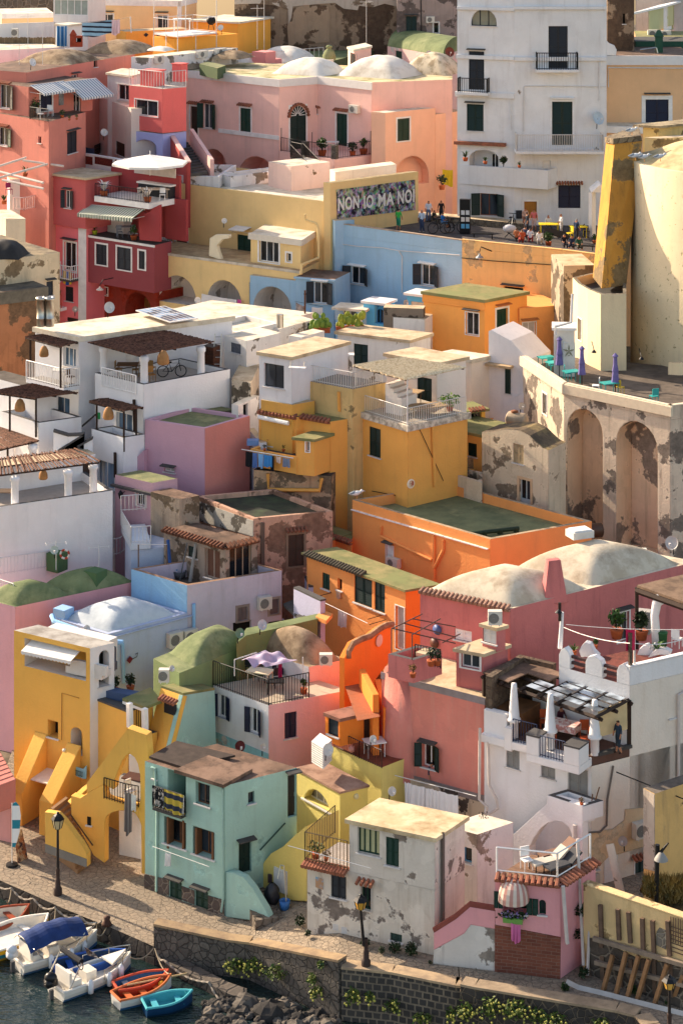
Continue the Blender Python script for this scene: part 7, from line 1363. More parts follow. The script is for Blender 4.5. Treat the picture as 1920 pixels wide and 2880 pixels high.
for i,(x0,x1,h_) in enumerate(((1310,1360,2.6),(1330,1450,2.5),(1430,1500,4.0),(1500,1560,3.9),(1555,1675,3.6))): cloth(f.at(x0,598+(x0-1245)*.255+8,1.2),f.at(x1,598+(x1-1245)*.255+8,1.2),h_*.6,['narrow white shirt at the left end of the salmon line','wide white sheet under the green window','first long white sheet in the middle of the salmon line','second long white sheet in the middle of the salmon line','white sheet at the right end of the salmon line'][i],flat('e6e4e6',.9,var=.04),amp=.09,fold=2.5)
org(1280,1920)
WS=plaster('d7d3d2',.2,None,0,.5,'a89684'); WSE=plaster('d8c9b8',.35,None,0,.5,'b59a78')  # WSE: right wall's own patched paint, with some bounced warmth put into the colour
wr_=House('white_house','large white quay building below the restaurant terrace',[(198,388),(935,577),(1660,392)],104,WS,base=-.3,roof=flat('5c4238',.9))
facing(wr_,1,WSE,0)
Zr=wr_.Z+.45; MB().prism([V((p.x,p.y,wr_.Z+.01)) for p in off2(wr_.c,.03)],(0,0,.44)) if 0 else None
wr_.win(0,350,416,440,600,'shut',flat('85837f',.7)); wr_.win(0,590,520,686,670,'shut',flat('85837f',.7)); wr_.win(0,778,570,912,822,'shut',flat('85837f',.7),trim=GREYW,tw=.05)
f=wr_.fr[0]; g=wr_.fr[1]
def fb_(fr,x0,x1,z0,z1,d0,d1,mat,name,y=450): MB().fbox(fr,fr.hit(x0,y)[0],fr.hit(x1,y)[0],z0,z1,d0,d1).build(name,mat,wr_.root)
fb_(f,205,362,Zr-.15,Zr+1.0,-.25,.12,WS,'parapet'); fb_(f,198,580,Zr-.45,Zr-.1,-.02,.35,WS,'slab'); fb_(f,362,412,Zr-.55,Zr+.5,-.1,.36,WS,'pier'); 
bx0=f.hit(577,450)[0]; bx1=f.L; MB().fbox(f,bx0,bx1+.02,Zr-.4,Zr-.05,.0,1.25).build('balcony_slab',WS,wr_.root)
MB().fbox(f,bx0,bx0+.65,Zr-.05,Zr+.8,.5,1.25).build('pier',WS,wr_.root); MB().fbox(f,bx1-.75,bx1+.02,Zr-.05,Zr+.75,.3,1.25).build('pier',WS,wr_.root); MB().fbox(f,bx0-.03,bx0+.68,Zr+.8,Zr+.88,.47,1.28).build('coping',COP,wr_.root); MB().fbox(f,bx1-.78,bx1+.05,Zr+.75,Zr+.83,.27,1.28).build('coping',COP,wr_.root)
BLR=flat('2a3550',.5); rail(wr_.root,[f.pt(f.hit(415,400)[0],Zr-.1,.25),f.pt(bx0,Zr-.1,.25)],1.05,BLR,.13); rail(wr_.root,[f.pt(bx0+.65,Zr-.05,1.15),f.pt(bx1-.75,Zr-.05,1.15)],.95,BLR,.13)
for x,y,d,l in((403,258,.1,'left white cone shaped column of the restaurant terrace'),(668,330,.3,'middle white cone shaped column of the restaurant terrace'),(938,405,-.2,'right white cone shaped column of the restaurant terrace')):
 u,_=f.hit(x,y); q=f.pt(u,Zr,d-.1); t=thing('cone_column',q,l,'column','cone columns of the restaurant'); MB().lathe(q,[(.2,0),(.2,.7),(.32,.76),(.32,.86),(.26,.9),(.14,2.3),(.12,2.5),(.01,2.52)],20).build('cone',WS,t,True)
p1=g.at(1200,300); p2=g.at(1660,300); org(1280,1440); Zu=CAMZ-(N(0,1072)[1]-HY)/F*p1.y
lft=PZ(712,938,Zu); 
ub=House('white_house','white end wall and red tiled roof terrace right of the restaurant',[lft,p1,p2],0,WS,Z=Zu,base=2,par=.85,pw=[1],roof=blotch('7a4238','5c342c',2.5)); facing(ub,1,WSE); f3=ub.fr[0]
for i,(a,b) in enumerate(((0,.16),(.38,.62),(.82,1))):
 L=f3.L; pts=[(L*a,0),(L*b,0),(L*b,.55),(L*(b-.03),.8),(L*(a+b)/2,.95),(L*(a+.03),.8),(L*a,.55)]; MB().prism([f3.pt(u,ub.zf+z,.0) for u,z in pts],(-f3.n.x*.35,-f3.n.y*.35,0)).build('parapet_hump',WS,ub.root)
for a,b in((.16,.38),(.62,.82)):
 for z in(.22,.5): MB().fbox(f3,f3.L*a,f3.L*b,ub.zf+z,ub.zf+z+.12,-.25,-.1).build('wooden_rail',flat('4a3230',.7),ub.root)
for pts,k in(([(865,1000),(850,960),(865,925),(890,900),(925,910),(950,960),(985,995)],0),([(1250,985),(1262,950),(1290,925),(1320,915),(1340,950),(1350,920),(1365,915),(1370,990)],1),([(1320,1005),(1350,970),(1390,945),(1440,945),(1480,965),(1475,985),(1400,985)],2)):
 y=[PZ(925,990,ub.zf).y,PZ(1310,985,ub.zf).y,PZ(1400,1000,ub.zf).y][k]; q=[P(x,yy,y) for x,yy in pts]; MB().prism(q[::-1],(.15,.35,0)).build('scroll_wall',WS,ub.root)
for x,y,h_,l in((1110,870,1.5,'tall green tree in a terracotta pot on the red terrace'),(1280,880,1.5,'dense bushy plant beside the white crooked column'),(1390,990,.7,'spiky agave at the front of the red terrace'),(965,940,.5,'low succulent box on the red terrace'),(815,985,.55,'spiky plant at the left corner of the red terrace'),(1440,985,.45,'small yellow green plant on the red terrace edge')):
 q=PZ(x,y,ub.zf)
 if 'spiky' in l: agave(q,h_,l,True,LEAF)
 else: plant(q,h_,l,True,LEAFD if 'dense' in l else LEAF,.8,160)
q=PZ(1385,915,ub.zf); t=thing('column',q,'white crooked column carrying the wooden shade roof','column'); h_=P(1385,580,q.y).z-q.z; MB().tube([q,q+V((-.1,0,h_*.6)),q+V((.0,0,h_*.85)),q+V((.25,0,h_))],[.23,.2,.23,.38],14).build('shaft',WS,t,True)
Zc=P(1385,560,q.y).z; c=[PZ(*p,Zc) for p in((1248,520),(1640,660),(1700,470),(1640,430))]; t=thing('shade_roof',c[0]-V((0,0,3)),'brown plank shade roof over the red terrace at the right edge','pergola'); MB().prism(c,(0,0,.12)).build('planks',blotch('7d6653','5c4a3c',1.4),t); MB().tube([c[0]-V((0,0,.15)),c[1]-V((0,0,.15))],.16,6).build('beam',DWOOD,t); MB().tube([c[0]-V((0,0,3)),c[0]],.1,6).build('post',DWOOD,t)
q=PZ(1300,900,ub.zf); MB().abox(PZ(1295,830,ub.zf)+V((0,0,.55)),.7,.5,1.1,-.3).build('cupboard',flat('a9a5a0',.6),None,False,'grey metal cupboard against the crimson wall',cat='cupboard'); chair(PZ(1525,930,ub.zf),2.6,'white folding chair at the right edge of the red terrace',WHITE); m=MB(); m.lathe(PZ(1425,920,ub.zf),[(.01,0),(.2,0),(.24,.6),(.26,.62),(.24,.68),(.01,.7)],12); m.build('bin',flat('2d5a34',.5),None,True,'green bin behind the white crooked column',cat='bin')
t=thing('flag_post',PZ(1200,1060,ub.Z),'rough post flying a pink cloth at the white parapet corner','post'); q=PZ(1203,1062,ub.Z); MB().tube([q,q+V((0,0,1.55))],.1,7).build('post',stonem('8a7560','5c4c40','6a5a4c',4),t); q2=PZ(1232,1055,ub.Z); MB().tube([q2,q2+V((0,0,1.6))],.05,5).build('pipe',WIRON,t)
cloth(P(1172,806,q.y),P(1236,806,q.y),.95,'magenta cloth fluttering above the rough post',flat('c01f4c',.8),fold=1.5)
t=thing('mast_post',P(716,1000,107.8),'white plastered pole with an old lamp at the corner of the red terrace','post'); q=P(720,940,108); MB().tube([q,P(735,690,108)],[.12,.08],8).build('pole',WS,t); MB().tube([P(717,750,107.9),P(717,625,107.9)],.08,6).build('stake',DWOOD,t); MB().lathe(P(710,692,107.7),[(.18,0),(.12,.06),(.01,.15)],12).build('lamp_shade',IRON,t)
wire([P(745,795,107.8),P(1200,905,104)],'washing wire across the red terrace front',.02,WIRON,.15); wire([P(760,775,108),P(1640,808,106)],'long thin wire above the red terrace',.015,WIRON,.1); wire([P(1236,905,104),P(1640,850,108)],'thin rope from the rough post to the shade roof',.02,WIRON,.2)
org(0,0,1.2245)
Zg=Zr+2.15; c=[PZ(*p,Zg) for p in((1112,1553),(1372,1645),(1444,1607),(1192,1517))]
t=thing('restaurant_pergola',c[0]-V((0,0,2.5)),'dark timber pergola with reed and glass panels over the restaurant terrace','pergola')
bl4=lambda a,b:c[0]*(1-a)*(1-b)+c[1]*a*(1-b)+c[2]*a*b+c[3]*(1-a)*b
for i in range(7): MB().tube([bl4(i/6,-.08),bl4(i/6,1.0)],.09,4).build('rafter',DWOOD,t)
for b in(0.02,.5,.98): MB().tube([bl4(-.03,b)-V((0,0,.12)),bl4(1.03,b)-V((0,0,.12))],.1,4).build('beam',DWOOD,t)
MB().prism([bl4(-.02,.55)+V((0,0,.09)),bl4(.42,.55)+V((0,0,.09)),bl4(.42,1)+V((0,0,.09)),bl4(-.02,1)+V((0,0,.09))],(0,0,.05)).build('board_cover',ROOFBR,t); MB().prism([bl4(-.02,0)+V((0,0,.09)),bl4(.22,0)+V((0,0,.09)),bl4(.22,.545)+V((0,0,.09)),bl4(-.02,.545)+V((0,0,.09))],(0,0,.05)).build('board_cover',ROOFBR,t)
MB().prism([bl4(.24,.05)+V((0,0,.09)),bl4(1,.05)+V((0,0,.09)),bl4(1,.53)+V((0,0,.09)),bl4(.24,.53)+V((0,0,.09))],(0,0,.02)).build('glass_panel',glassm('8a929a',.2),t) if 0 else None
for i in range(1,6):
 for j,b in enumerate((.1,.32,.55,.77)):
  if i==1 and b<.5: continue
  if b>.5 and i<3: continue
  MB().quad(bl4((i+.08)/6,b)+V((0,0,.1)),bl4((i+.9)/6,b)+V((0,0,.1)),bl4((i+.9)/6,b+.17)+V((0,0,.1)),bl4((i+.08)/6,b+.17)+V((0,0,.1))).build('glass_panel',glassm('50565c',.25),t)
for a,b in((0,0),(0,1),(1,1)): q=bl4(a,b); MB().tube([V((q.x,q.y,Zr)),q],.12,5).build('post',DWOOD,t)
org(1280,1920)
bd=MB().prism([g.at(978,188,.02),g.at(1175,118,.02),g.at(1178,318,.02),g.at(978,374,.02)],(g.n.x*.04,g.n.y*.04,0)).build('roller_blind',flat('cbb387',.9),None,False,'tan roller blind closing the right side of the restaurant',cat='blind'); g2=g; MB().fbox(g,g.hit(975,370)[0],g.hit(1205,330)[0],Zr-.02,Zr+.12,-.1,.14).build('sill',SLATE,wr_.root)
MB().prism([f.pt(.02,wr_.Z+.02,-.02),f.pt(f.L-.02,wr_.Z+.02,-.02),g.pt(3,wr_.Z+.02,-.02),f.pt(.02,wr_.Z+.02,-6)],(0,0,.42)).build('terrace_floor',flat('5c4238',.9),wr_.root)
MB().fbox(f,0,2.0,Zr,Zr+2.5,-3.4,-3.1).build('stone_wall',stonem('6a5647','4a3c33','5c4c40',2),wr_.root); MB().fbox(f,0.02,.35,Zr,Zr+2.5,-3.1,-.1).build('stone_wall',stonem('7a6a58','4a3c33','5c4c40',3),wr_.root)
MB().fbox(f,1.2,5.0,Zr,Zr+1.0,-3.1,-2.5).build('bar_counter',flat('d3cdc6',.6),wr_.root); MB().fbox(f,.4,1.8,Zr,Zr+.95,-2.2,-.5).build('wooden_counter',WOOD,wr_.root)
fb=ub.fr[0]
tb=thing('restaurant_table',f.pt(3.6,Zr,-1.0),'red and white chequered restaurant table behind the blue railing','table'); c=f.pt(3.6,Zr,-1.1); MB().abox(c+V((0,0,.76)),1.5,.8,.04,-.5).build('tablecloth',blotch('c98d84','e0cfc8',6,.48,.52),tb); MB().abox(c+V((0,0,.6)),1.52,.82,.28,-.5).build('cloth_skirt',blotch('c98d84','e0cfc8',6,.48,.52),tb); [MB().tube([c+V((k,-k*.5,0)),c+V((k,-k*.5,.74))],.05,5).build('leg',DWOOD,tb) for k in(-.6,.6)]
OR=flat('b5522a',.6)
for i,(u,d,l) in enumerate(((2.4,-1.5,'orange chair at the left of the chequered restaurant table'),(3.4,-.35,'orange chair in front of the chequered restaurant table'),(4.3,-1.8,'orange chair behind the chequered restaurant table'),(4.9,-.8,'orange chair at the right of the chequered restaurant table'))): chair(f.pt(u,Zr,d),i*1.6,l,OR)
WPIP=flat('c9bdb5',.6); 
MB().tube([f.at(205,290,.5),f.at(200,780,.5),f.at(255,830,.5),f.at(250,880,.5)],.07,7).build('drainpipe',WPIP,wr_.root); MB().tube([f.at(248,390,.3),f.at(255,690,.3),f.at(305,790,.3),f.at(315,850,.3),f.at(250,890,.5)],.07,7).build('drainpipe',WPIP,wr_.root)
MB().tube([g.at(1525,640,.12),g.at(1525,75,.12),g.at(1600,40,.12)],.07,7).build('drainpipe',WPIP,wr_.root); MB().tube([g.at(1080,570,.06),g.at(1040,800,.06),g.at(1035,980,.06),g.at(990,1025,.06),g.at(870,1030,.06),g.at(865,1300,.06)],.05,5).build('cable_duct',flat('6f675f',.8),wr_.root)
wr_.win(1,1474,170,1512,238,'shut',flat('7a664c',.9))
PAT=plaster('c7a882',.6,'d3bfa2',.12,.7)
wr_.panel(1,[(890,1050),(985,1020),(1080,1005),(1160,945),(1165,870),(1300,860),(1330,1010),(1290,1130),(1050,1200),(1000,1250),(892,1290)],.02,.035,PAT,'patched_plaster')
acunit(1208,958,1296,1042,'air conditioner on the patched wall at the lower right',g); dish(1152,1092,66,g.at(1152,1092).y-1.0,'grey dish on the patched wall at the lower right',face=(-.35,-.85,.35),col='a9a4a0'); wire([g.at(1080,600,.3),P(1640,830,101)],'cable running down to the ochre ruin at the right edge',.03)
fa=House('arch_terrace','white terrace with a dark coping above a big white arch',[(632,774),(876,854),(1018,812)],102.3,WS,par=.9,topm=COP,base=P(876,960,102.3).z,roof=flat('8a857f',.9),cat='terrace')
h=fa.fr[0]
def hp(pts,d0,d1,mat,name): q=[h.at(x,y,d1) for x,y in pts]; MB().prism(q[::-1],V((h.n.x,h.n.y,0))*(d0-d1)).build(name,mat,fa.root)
hp([(632,780),(632,832),(520,935),(375,1066),(300,1046),(270,1058),(270,1420),(515,1420),(512,1130),(540,1070),(590,1000),(640,965),(690,952),(740,962),(785,1000),(803,1050),(805,1420),(876,1450),(876,850)],-.45,.01,WS,'arch_wall')
MB().fbox(h,h.hit(500,1000)[0]-.5,h.L,-.2,fa.zb,-3.6,-3.4).build('back_wall',WS,fa.root); 
bwf=h.off(-3.38); u0,z0=bwf.hit(715,1105); u1,z1=bwf.hit(775,1172); mkwin(fa.root,bwf,None,u0,u1,z1,z0,'glass',fc=DKGREY,dep=-.05)
MB().tube([h.at(828,975,.1),h.at(832,1420,.1)],.09,6).build('drainpipe',WPIP,fa.root)
plant(PZ(868,845,fa.Z),.4,'red flowered bowl on the dark coping of the arch terrace',True,leafm('6a6a2c','8a4a2a'),1.2,60); 
t=thing('broom',P(975,800,102.4),'two broom handles leaning on the arch terrace wall','broom'); posts(t,'handle',WOOD,[(P(965,805,102.5),P(990,720,103)),(P(938,812,102.5),P(943,770,103))],.03)
sw2=House('white_house','small white flat roofed block between the salmon base and the arch',[(-75,985),(150,1046),(398,962)],101.3,plaster('d0c9c4',.6,'9a8a7c',.22,.7),base=-.2,roof=ROOFW); sw2.win(0,52,1128,112,1252,'glass',n=1,fc=flat('5f93b5',.6))
plant(P(190,940,102),.5,'pile of dark stones and pots on the small white block',False,flat('4a423c',.9),1.6,40,cat='rubble')
oc=House('ochre_ruin','cracked ochre ruin with a stained grey corner at the right edge',[(1295,726),(1372,766),(1680,660)],101,plaster('cfa05c',.6,'8a7050',.1,.6),base=-.2,roof=blotch('6f6459','4f463f',1.2)); oc.panel(0,[(1295,730),(1372,770),(1372,1300),(1295,1280)],.0,.02,plaster('a89a8c',.9,'7a6e64',.25,.7),'stained_corner')
org(640,2400)
WW=plaster('cfc2b2',.9,'80756d',.25,.62,'9a8670')
A=PZ(548,547,0); B=PZ(1425,703,0); f=Fr(A,B); zbal=f.hit(815,118)[1]
org(640,1920); ztop=f.hit(1432,1062)[1]; e0,e1=PZ(1432,1062,ztop),PZ(1548,985,ztop); d=(e1-e0).normalized()
uc=f.hit(838,905)[0]
wl=House('weathered_house','white weathered quay house lower floor with peeling patches',[A,B,B+d*2.4],0,WW,Z=zbal,base=-.2,roof=flat('9a9088',.9))
wu=House('weathered_house','white weathered quay house upper floor under a pale slab roof',[f.pt(uc,0,0),B+V((0,0,0)),B+d*2.4],0,plaster('cec1b2',.9,'8a7d72',.12,.62,'9a8670'),Z=ztop,base=zbal-.02,over=.14,roof=blotch('d2bd9a','9c8460',.9,.42,.66,h3='bfa882'),rth=.18)
wu.win(0,896,994,1046,1200,'glass',n=4,fc=GREEN,pane=flat('b8b48a',.4)); wu.win(0,1090,1060,1178,1272,'shut',GREEN)
org(640,2400)
wl.win(0,713,142,816,320,'shut',DKGREY); wl.win(0,920,222,988,400,'glass',n=2,fc=GREEN,hood=TILE,trim=flat('b9b0a8',.8),tw=.06); wl.win(0,1120,545,1200,616,'shut',flat('2a4038',.6)); 
q=[f.at(x,y,.02) for x,y in((607,160),(660,178),(660,250),(607,232))]; MB().prism(q[::-1],(f.n.x*-.02,f.n.y*-.02,0)).build('tile_picture',blotch('7fa6bf','b08a6a',2.5,.45,.55),None,False,'small harbour view tile picture on the weathered house',cat='picture')
m=MB(); n=14
for i in range(n): u=f.hit(530,50)[0]+(f.hit(830,100)[0]-f.hit(530,50)[0])*(i+.5)/n; m.tube([f.pt(u,zbal+.08,-.1),f.pt(u,zbal-.06,.4)],.1,6)
m.build('tile_eave',TILE,wl.root)
q0,q1=f.pt(f.hit(540,30)[0],zbal+.1,.1),f.pt(uc-.05,zbal+.1,.1); rail(wl.root,[q0-V((f.n.x*3,f.n.y*3,0)),q0,q1],1.25,flat('5a4a30',.6),.16)
for u_,h_,l in((.25,.8,'cactus pots behind the green railing of the weathered house'),(.5,.5,'dry flower pots on the weathered house balcony')): plant(q0+(q1-q0)*u_+V((0,.4,0)),h_,l,True,DRY if h_<.6 else LEAF,1.4,80)
wire([f.at(480-0,-110,.9),f.at(1020,70,.5)],'washing line over the weathered house balcony',.015,WIRON)
wpx=f; MB().tube([wl.fr[1].pt(.5,-.1,.1),wl.fr[1].pt(.5,ztop,.1)],.09,6).build('drainpipe',flat('6a5c54',.7),wl.root)
for x,y in((745,490),(805,512)): q=f.at(x,y,.01); MB().abox(q-V((0,0,.12)),.28,.04,.26,-.2).build('vent',GREYW,wl.root)
org(1280,2400)
A=PZ(272,812,0); B=PZ(722,864,0); f=Fr(A,B); zt=f.hit(735,212)[1]; e0,e1=PZ(735,212,zt),PZ(808,165,zt); d=(e1-e0).normalized()
PKS=plaster('dd8f92',.16)
ph=House('pink_house','small candy pink house with a striped awning and brick wall',[A,B,B+d*2.7],0,PKS,Z=zt,base=-.2,roof=brickm('8a6a54','6f5444','5c483c',2.5,.18,horiz=True,rot=.4,ms=.01))
ph.eave([0,1],o=.32)
BK=brickm('85503f','6d3f33','846a5c',.42,.14,(f.U.x,f.U.y),ms=.012)
ph.panel(0,[(272,490),(725,576),(722,862),(272,812)],.0,.05,BK,'brick_wall')
ph.win(0,326,306,490,420,'hole',dep=.5); 
for a,b,c,d_ in((265,244,328,390),(488,292,572,440)):
 u0,z0=f.hit(a,b); u1,z1=f.hit(c,d_); um=(u0+u1)/2; 
 for p,q in((u0,um),(um,u1)): g_=MB(); louver(g_,f,p+.01,q-.01,z1+.08,z0-.08,.03); g_.build('shutter',GREEN,ph.root)
ph.win(0,575,318,622,424,'glass',arch=1,n=1,fc=GREEN,dep=.15)
aw=thing('dome_awning',f.at(400,300,.5),'red and white striped dome awning over the pink house window','awning'); u0,z0=f.hit(298,300); u1,_=f.hit(510,305); zc=f.hit(405,308)[1]; zt_=f.hit(400,168)[1]; hh=zt_-zc; ww=(u1-u0)/2; m=MB(); n=13
for i in range(n):
 a0,a1=math.pi*i/n,math.pi*(i+1)/n
 for j in range(6):
  b0,b1=math.pi/2*j/6,math.pi/2*(j+1)/6
  pt=lambda a,b:f.pt((u0+u1)/2-math.cos(a)*ww*abs(math.cos(b))**.6,zc+hh*math.sin(b),.05+.8*abs(math.sin(a))**.7*math.cos(b))
  m.quad(pt(a0,b0),pt(a1,b0),pt(a1,b1),pt(a0,b1),mi=i%2)
m.build('canopy',[flat('b9877a',.9),flat('d3c0ae',.9)],aw)
fb=thing('flower_box',f.at(400,440,.3),'green flower box with trailing flowers under the pink house window','flower box'); u0,z0=f.hit(335,440); u1,z1=f.hit(468,466); MB().fbox(f,u0,u1,z1,z1+.2,.05,.35).build('box',flat('6f9a4a',.6),fb); leaves((f.pt(u0,z1+.32,.2)+f.pt(u1,z1+.32,.2))/2,.55,120,.09,[LEAFD,flat('7a6a9a',.8)],fb,'flowers',(1.6,.5,.35)); cloth(f.pt(u0+.35,z1+.05,.38),f.pt(u0+.75,z1+.0,.38),.75,'pink ribbon hanging from the flower box',flat('c96a9a',.8))
rail(ph.root,[ph.fr[0].pt(.05,zt+.15,-.15),ph.fr[0].pt(f.L-.15,zt+.15,-.15),ph.fr[1].pt(2.5,zt+.15,-.15)],1.05,flat('e0dcd8',.5),2.4,r=.025)
chair(PZ(490,110,zt),.4,'tall white slatted director chair on the pink house terrace',WHITE); lounger(PZ(640,95,zt),.5,'cream sun lounger at the middle of the pink house terrace',flat('bdb3a4',.8)); lounger(PZ(735,120,zt),.6,'dark cushioned sun lounger at the corner of the pink house terrace',flat('3f3f42',.8)); lounger(PZ(700,40,zt),.5,'brown striped sun lounger at the back of the pink house terrace',flat('7a5c4c',.8))
MB().tube([f.at(743,215,.15),f.at(770,590,.15),f.at(775,610,.15)],.09,6).build('drainpipe',WPIP,ph.root)
ph.panel(0,[(-148,548),(0,455),(100,370),(275,398),(275,522),(105,492),(60,552),(0,585),(-148,665)],-.35,.0,PKS,'stair_parapet'); ph.panel(0,[(-148,664),(0,584),(60,551),(105,491),(275,521),(272,812),(60,788),(-155,762)],-.35,-.005,plaster('cfc6bc',.7,'9a8f84',.2,.8,'5f564e'),'stair_base')
MB().tube([f.at(-148,545,-.15),f.at(0,452,-.15),f.at(100,367,-.15),f.at(275,396,-.15)],.16,6).build('coping',flat('7a3f34',.9),ph.root)
YS=.974
t=thing('drainpipes',P(850,400,99.6),'long white drainpipes running down beside the pink house','pipe'); posts(t,'pipe',WPIP,[(P(840,-100,99.8),P(880,770,98.6)),(P(925,445,98.9),P(908,840,98.4))],.07,7)
rkb=House('rock_outcrop','dark weathered rock face between the pink house and the propped wall',[(770,560),(985,600)],99.8,stonem('5c4f44','3a322c','8a7a66',1.1),base=-.2,depth=3,cat='rock')
rt_=House('retaining_wall','yellow retaining wall shored up with timber props',[(880,217),(1660,482)],98.9,plaster('d3b078',.6,'a88a60',.15,.6,'7a6648'),a=0,base=-.3,depth=9,cat='wall',par=2.5,pw=[0],pt=.4,roof=blotch('8f7f6a','6c5c48',1.2))
f=rt_.fr[0]; rt_.panel(0,[(930,580),(1010,600),(1250,720),(1500,760),(1660,800),(1660,1150),(930,880)],.0,.08,stonem('5f554c','463e38','7d7264',1.5),'stone_base'); rt_.panel(0,[(1405,510),(1455,530),(1450,660),(1385,630),(1385,540)],.0,.04,stonem('8d8478','6f675d','a59a88',3),'bare_patch')
gr=MB(); 
m=MB()
for i in range(6): u,z=f.hit(1485+i*17,430+i*5); m.fbox(f,u,u+.03,f.hit(1540,620)[1],z,.05,.08)
for i in range(7): u0,z0=f.hit(1485,450+i*28); u1,_=f.hit(1600,470); m.fbox(f,u0,u1,z0-.3,z0-.27,.05,.08)
m.build('iron_grid',flat('6a5446',.8),rt_.root)
PW=flat('6b5647',.9,var=.35); PW2=flat('8f6a48',.9,var=.3)
ps=thing('timber_shoring',f.at(1250,800,1.0),'timber shoring of planks and slanted props against the yellow wall','shoring')
for x,y0,x2,y1 in((1003,348,1013,640),(1123,378,1133,590),(1197,398,1210,610),(1292,440,1298,690),(1362,456,1372,680),(1466,458,1480,700),(1018,700,1022,870),(1215,720,1218,900),(1300,720,1305,945),(1375,720,1380,960),(1490,760,1492,980),(1145,800,1148,930)): MB().hexa([f.at(x2-12,y1,.02),f.at(x2+13,y1+4,.02),f.at(x2+13,y1+4,.14),f.at(x2-12,y1,.14)],[f.at(x-12,y0,.02),f.at(x+13,y0+4,.02),f.at(x+13,y0+4,.14),f.at(x-12,y0,.14)]).build('plank',PW,ps)
for a,b in(((968,572),(1640,768)),((980,735),(1640,905))): MB().hexa([f.at(a[0],a[1]+14,.15),f.at(b[0],b[1]+14,.15),f.at(b[0],b[1]+14,.3),f.at(a[0],a[1]+14,.3)],[f.at(a[0],a[1]-14,.15),f.at(b[0],b[1]-14,.15),f.at(b[0],b[1]-14,.3),f.at(a[0],a[1]-14,.3)]).build('cross_beam',flat('8a7a6a',.9,var=.3),ps)
for a,b in(((1108,682),(1017,945)),((1200,662),(1105,972)),((1286,686),(1183,995)),((1356,712),(1250,1014)),((1482,745),(1368,1045)),((1585,830),(1490,1028))):
 p,q=f.at(*a,.3),PZ(*b,0); MB().tube([p,q],.11,4).build('prop',PW2,ps)
org(1280,2400)
wr_.win(1,1234,62,1312,285,'ldoor',DKGREEN,hood=TILE,trim=WHITE,tw=.06); wr_.win(1,968,58,984,108,'hole'); g_=wr_.fr[1]; u0,z0=g_.hit(940,145); u1,z1=g_.hit(982,208); MB().fbox(g_,u0,u1,z1,z0,-.02,.15).build('meter_box',flat('b5ada4',.7),wr_.root)
wr_.panel(1,[(1020,-60),(1115,-60),(1115,330),(1020,300)],.0,.03,WS,'blue_white_patch')
MB().hexa([P(1115,300,101),P(1172,290,101),P(1172,290,101.6),P(1115,300,101.6)],[P(1035,-60,101.6),P(1090,-70,101.6),P(1090,-70,102.2),P(1035,-60,102.2)]).build('raking_prop',plaster('c0ab94',.7,'8a7864',.2),None,False,'plastered raking prop above the yellow retaining wall',cat='buttress')
tr=MB(); c=[P(*p,100.6) for p in((1270,270),(1400,300),(1480,220),(1330,190))]; tr.prism(c,(0,0,.15)); tr.build('tile_terrace',plaster('a8543c',.4),None,False,'red tiled doorstep of the green louvred door',cat='doorstep')
grass=MB()
for i in range(5200):
 x,y=R.uniform(1290,1660),R.uniform(180,430)
 if y>290+(x-1290)*.42: continue
 p=P(x,y,R.uniform(98.5,100.5)); h_=R.uniform(.12,.4); a=R.uniform(0,6.3); w=.03; grass.add([p+V((w,0,0)),p-V((w,0,0)),p+V((math.cos(a)*.15,math.sin(a)*.15,h_))],[(0,1,2)])
g_=grass.build('dry_grass',leafm('7a6230','4f4420'),None); tag(g_,'dry brown grass covering the mound above the propped wall','grass',kind='stuff')
md=MB(); md.add([P(1290,300,99.6),P(1480,400,98.3),P(1680,470,97),P(1680,170,100),P(1420,170,101)],[(0,1,2,3,4)]); o=md.build('grass_mound',blotch('5c4a2c','3f3420',2),None); o['kind']='structure'
tp=thing('lamp_post',P(1385,360,98.6),'rusty lamp post with a bell shade standing on the dry grass mound','street lamp'); q=P(1380,370,98.6); MB().tube([q,P(1390,-60,98.6)],.1,8).build('pole',IRON,tp); q=P(1415,45,98.4); MB().lathe(q,[(.3,0),(.25,.1),(.1,.3),(.01,.32)],12).build('lamp_shade',flat('8a8680',.6),tp,True); MB().tube([q+V((0,0,.3)),q+V((.3,0,.7)),P(1388,10,98.6)],.04,5).build('bracket',IRON,tp)
for x,y,Y,s_,mt,l in((1060,670,98.6,1.0,LEAFD,'ivy clump climbing the timber shoring on the left'),(1160,690,98.4,.9,LEAFD,'dark ivy behind the slanted props'),(1360,690,97.6,.5,LEAFY,'yellow green sprig on the timber cross beam'),(1215,930,96.9,.6,LEAF,'green weed growing up a slanted prop'),(865,400,99.2,.9,LEAFD,'dark creeper hanging beside the long drainpipes'),(820,560,99.3,.9,LEAFD,'dark bush in the gap beside the pink house'),(880,820,98.2,.7,LEAFD,'weeds at the foot of the drainpipes'),(755,915,97.3,.55,LEAF,'low weed on the quay beside the brick wall'),(1460,1050,96.2,.6,LEAF,'grass tuft under the slanted props')): plant(P(x,y+40,Y),s_*1.0,l,False,mt,1.0,170,'weeds on the quay walls',cat='weeds')
YS=1.0
WZ=-.85
org(0,2400)
QE=[PZ(x,y,0) for x,y in((-200,100),(0,185),(240,290),(400,362),(560,430),(740,500),(1062,642))]
RZ=lambda x,y,h:PZ(x,y,h+ramp0(N(x,y)[0]))
w1=[RZ(1060,490,.95),RZ(1568,600,.75)]; wh=[.95,.75,.65,.52,.35]; org(640,2400); w1+=[RZ(150,618,.65),RZ(400,668,.52),RZ(765,742,.35)]
w2=[RZ(x,y,.06) for x,y in((782,786),(1130,822),(1568,912),(1605,914))]; org(1280,2400); w3=[RZ(x,y,.35) for x,y in((35,905),(130,925),(600,1002),(1100,1086),(1240,1122),(1300,1190),(1420,1400))]
def dn(ps,d): return [V((p.x,p.y,p.z-d)) for p in ps]
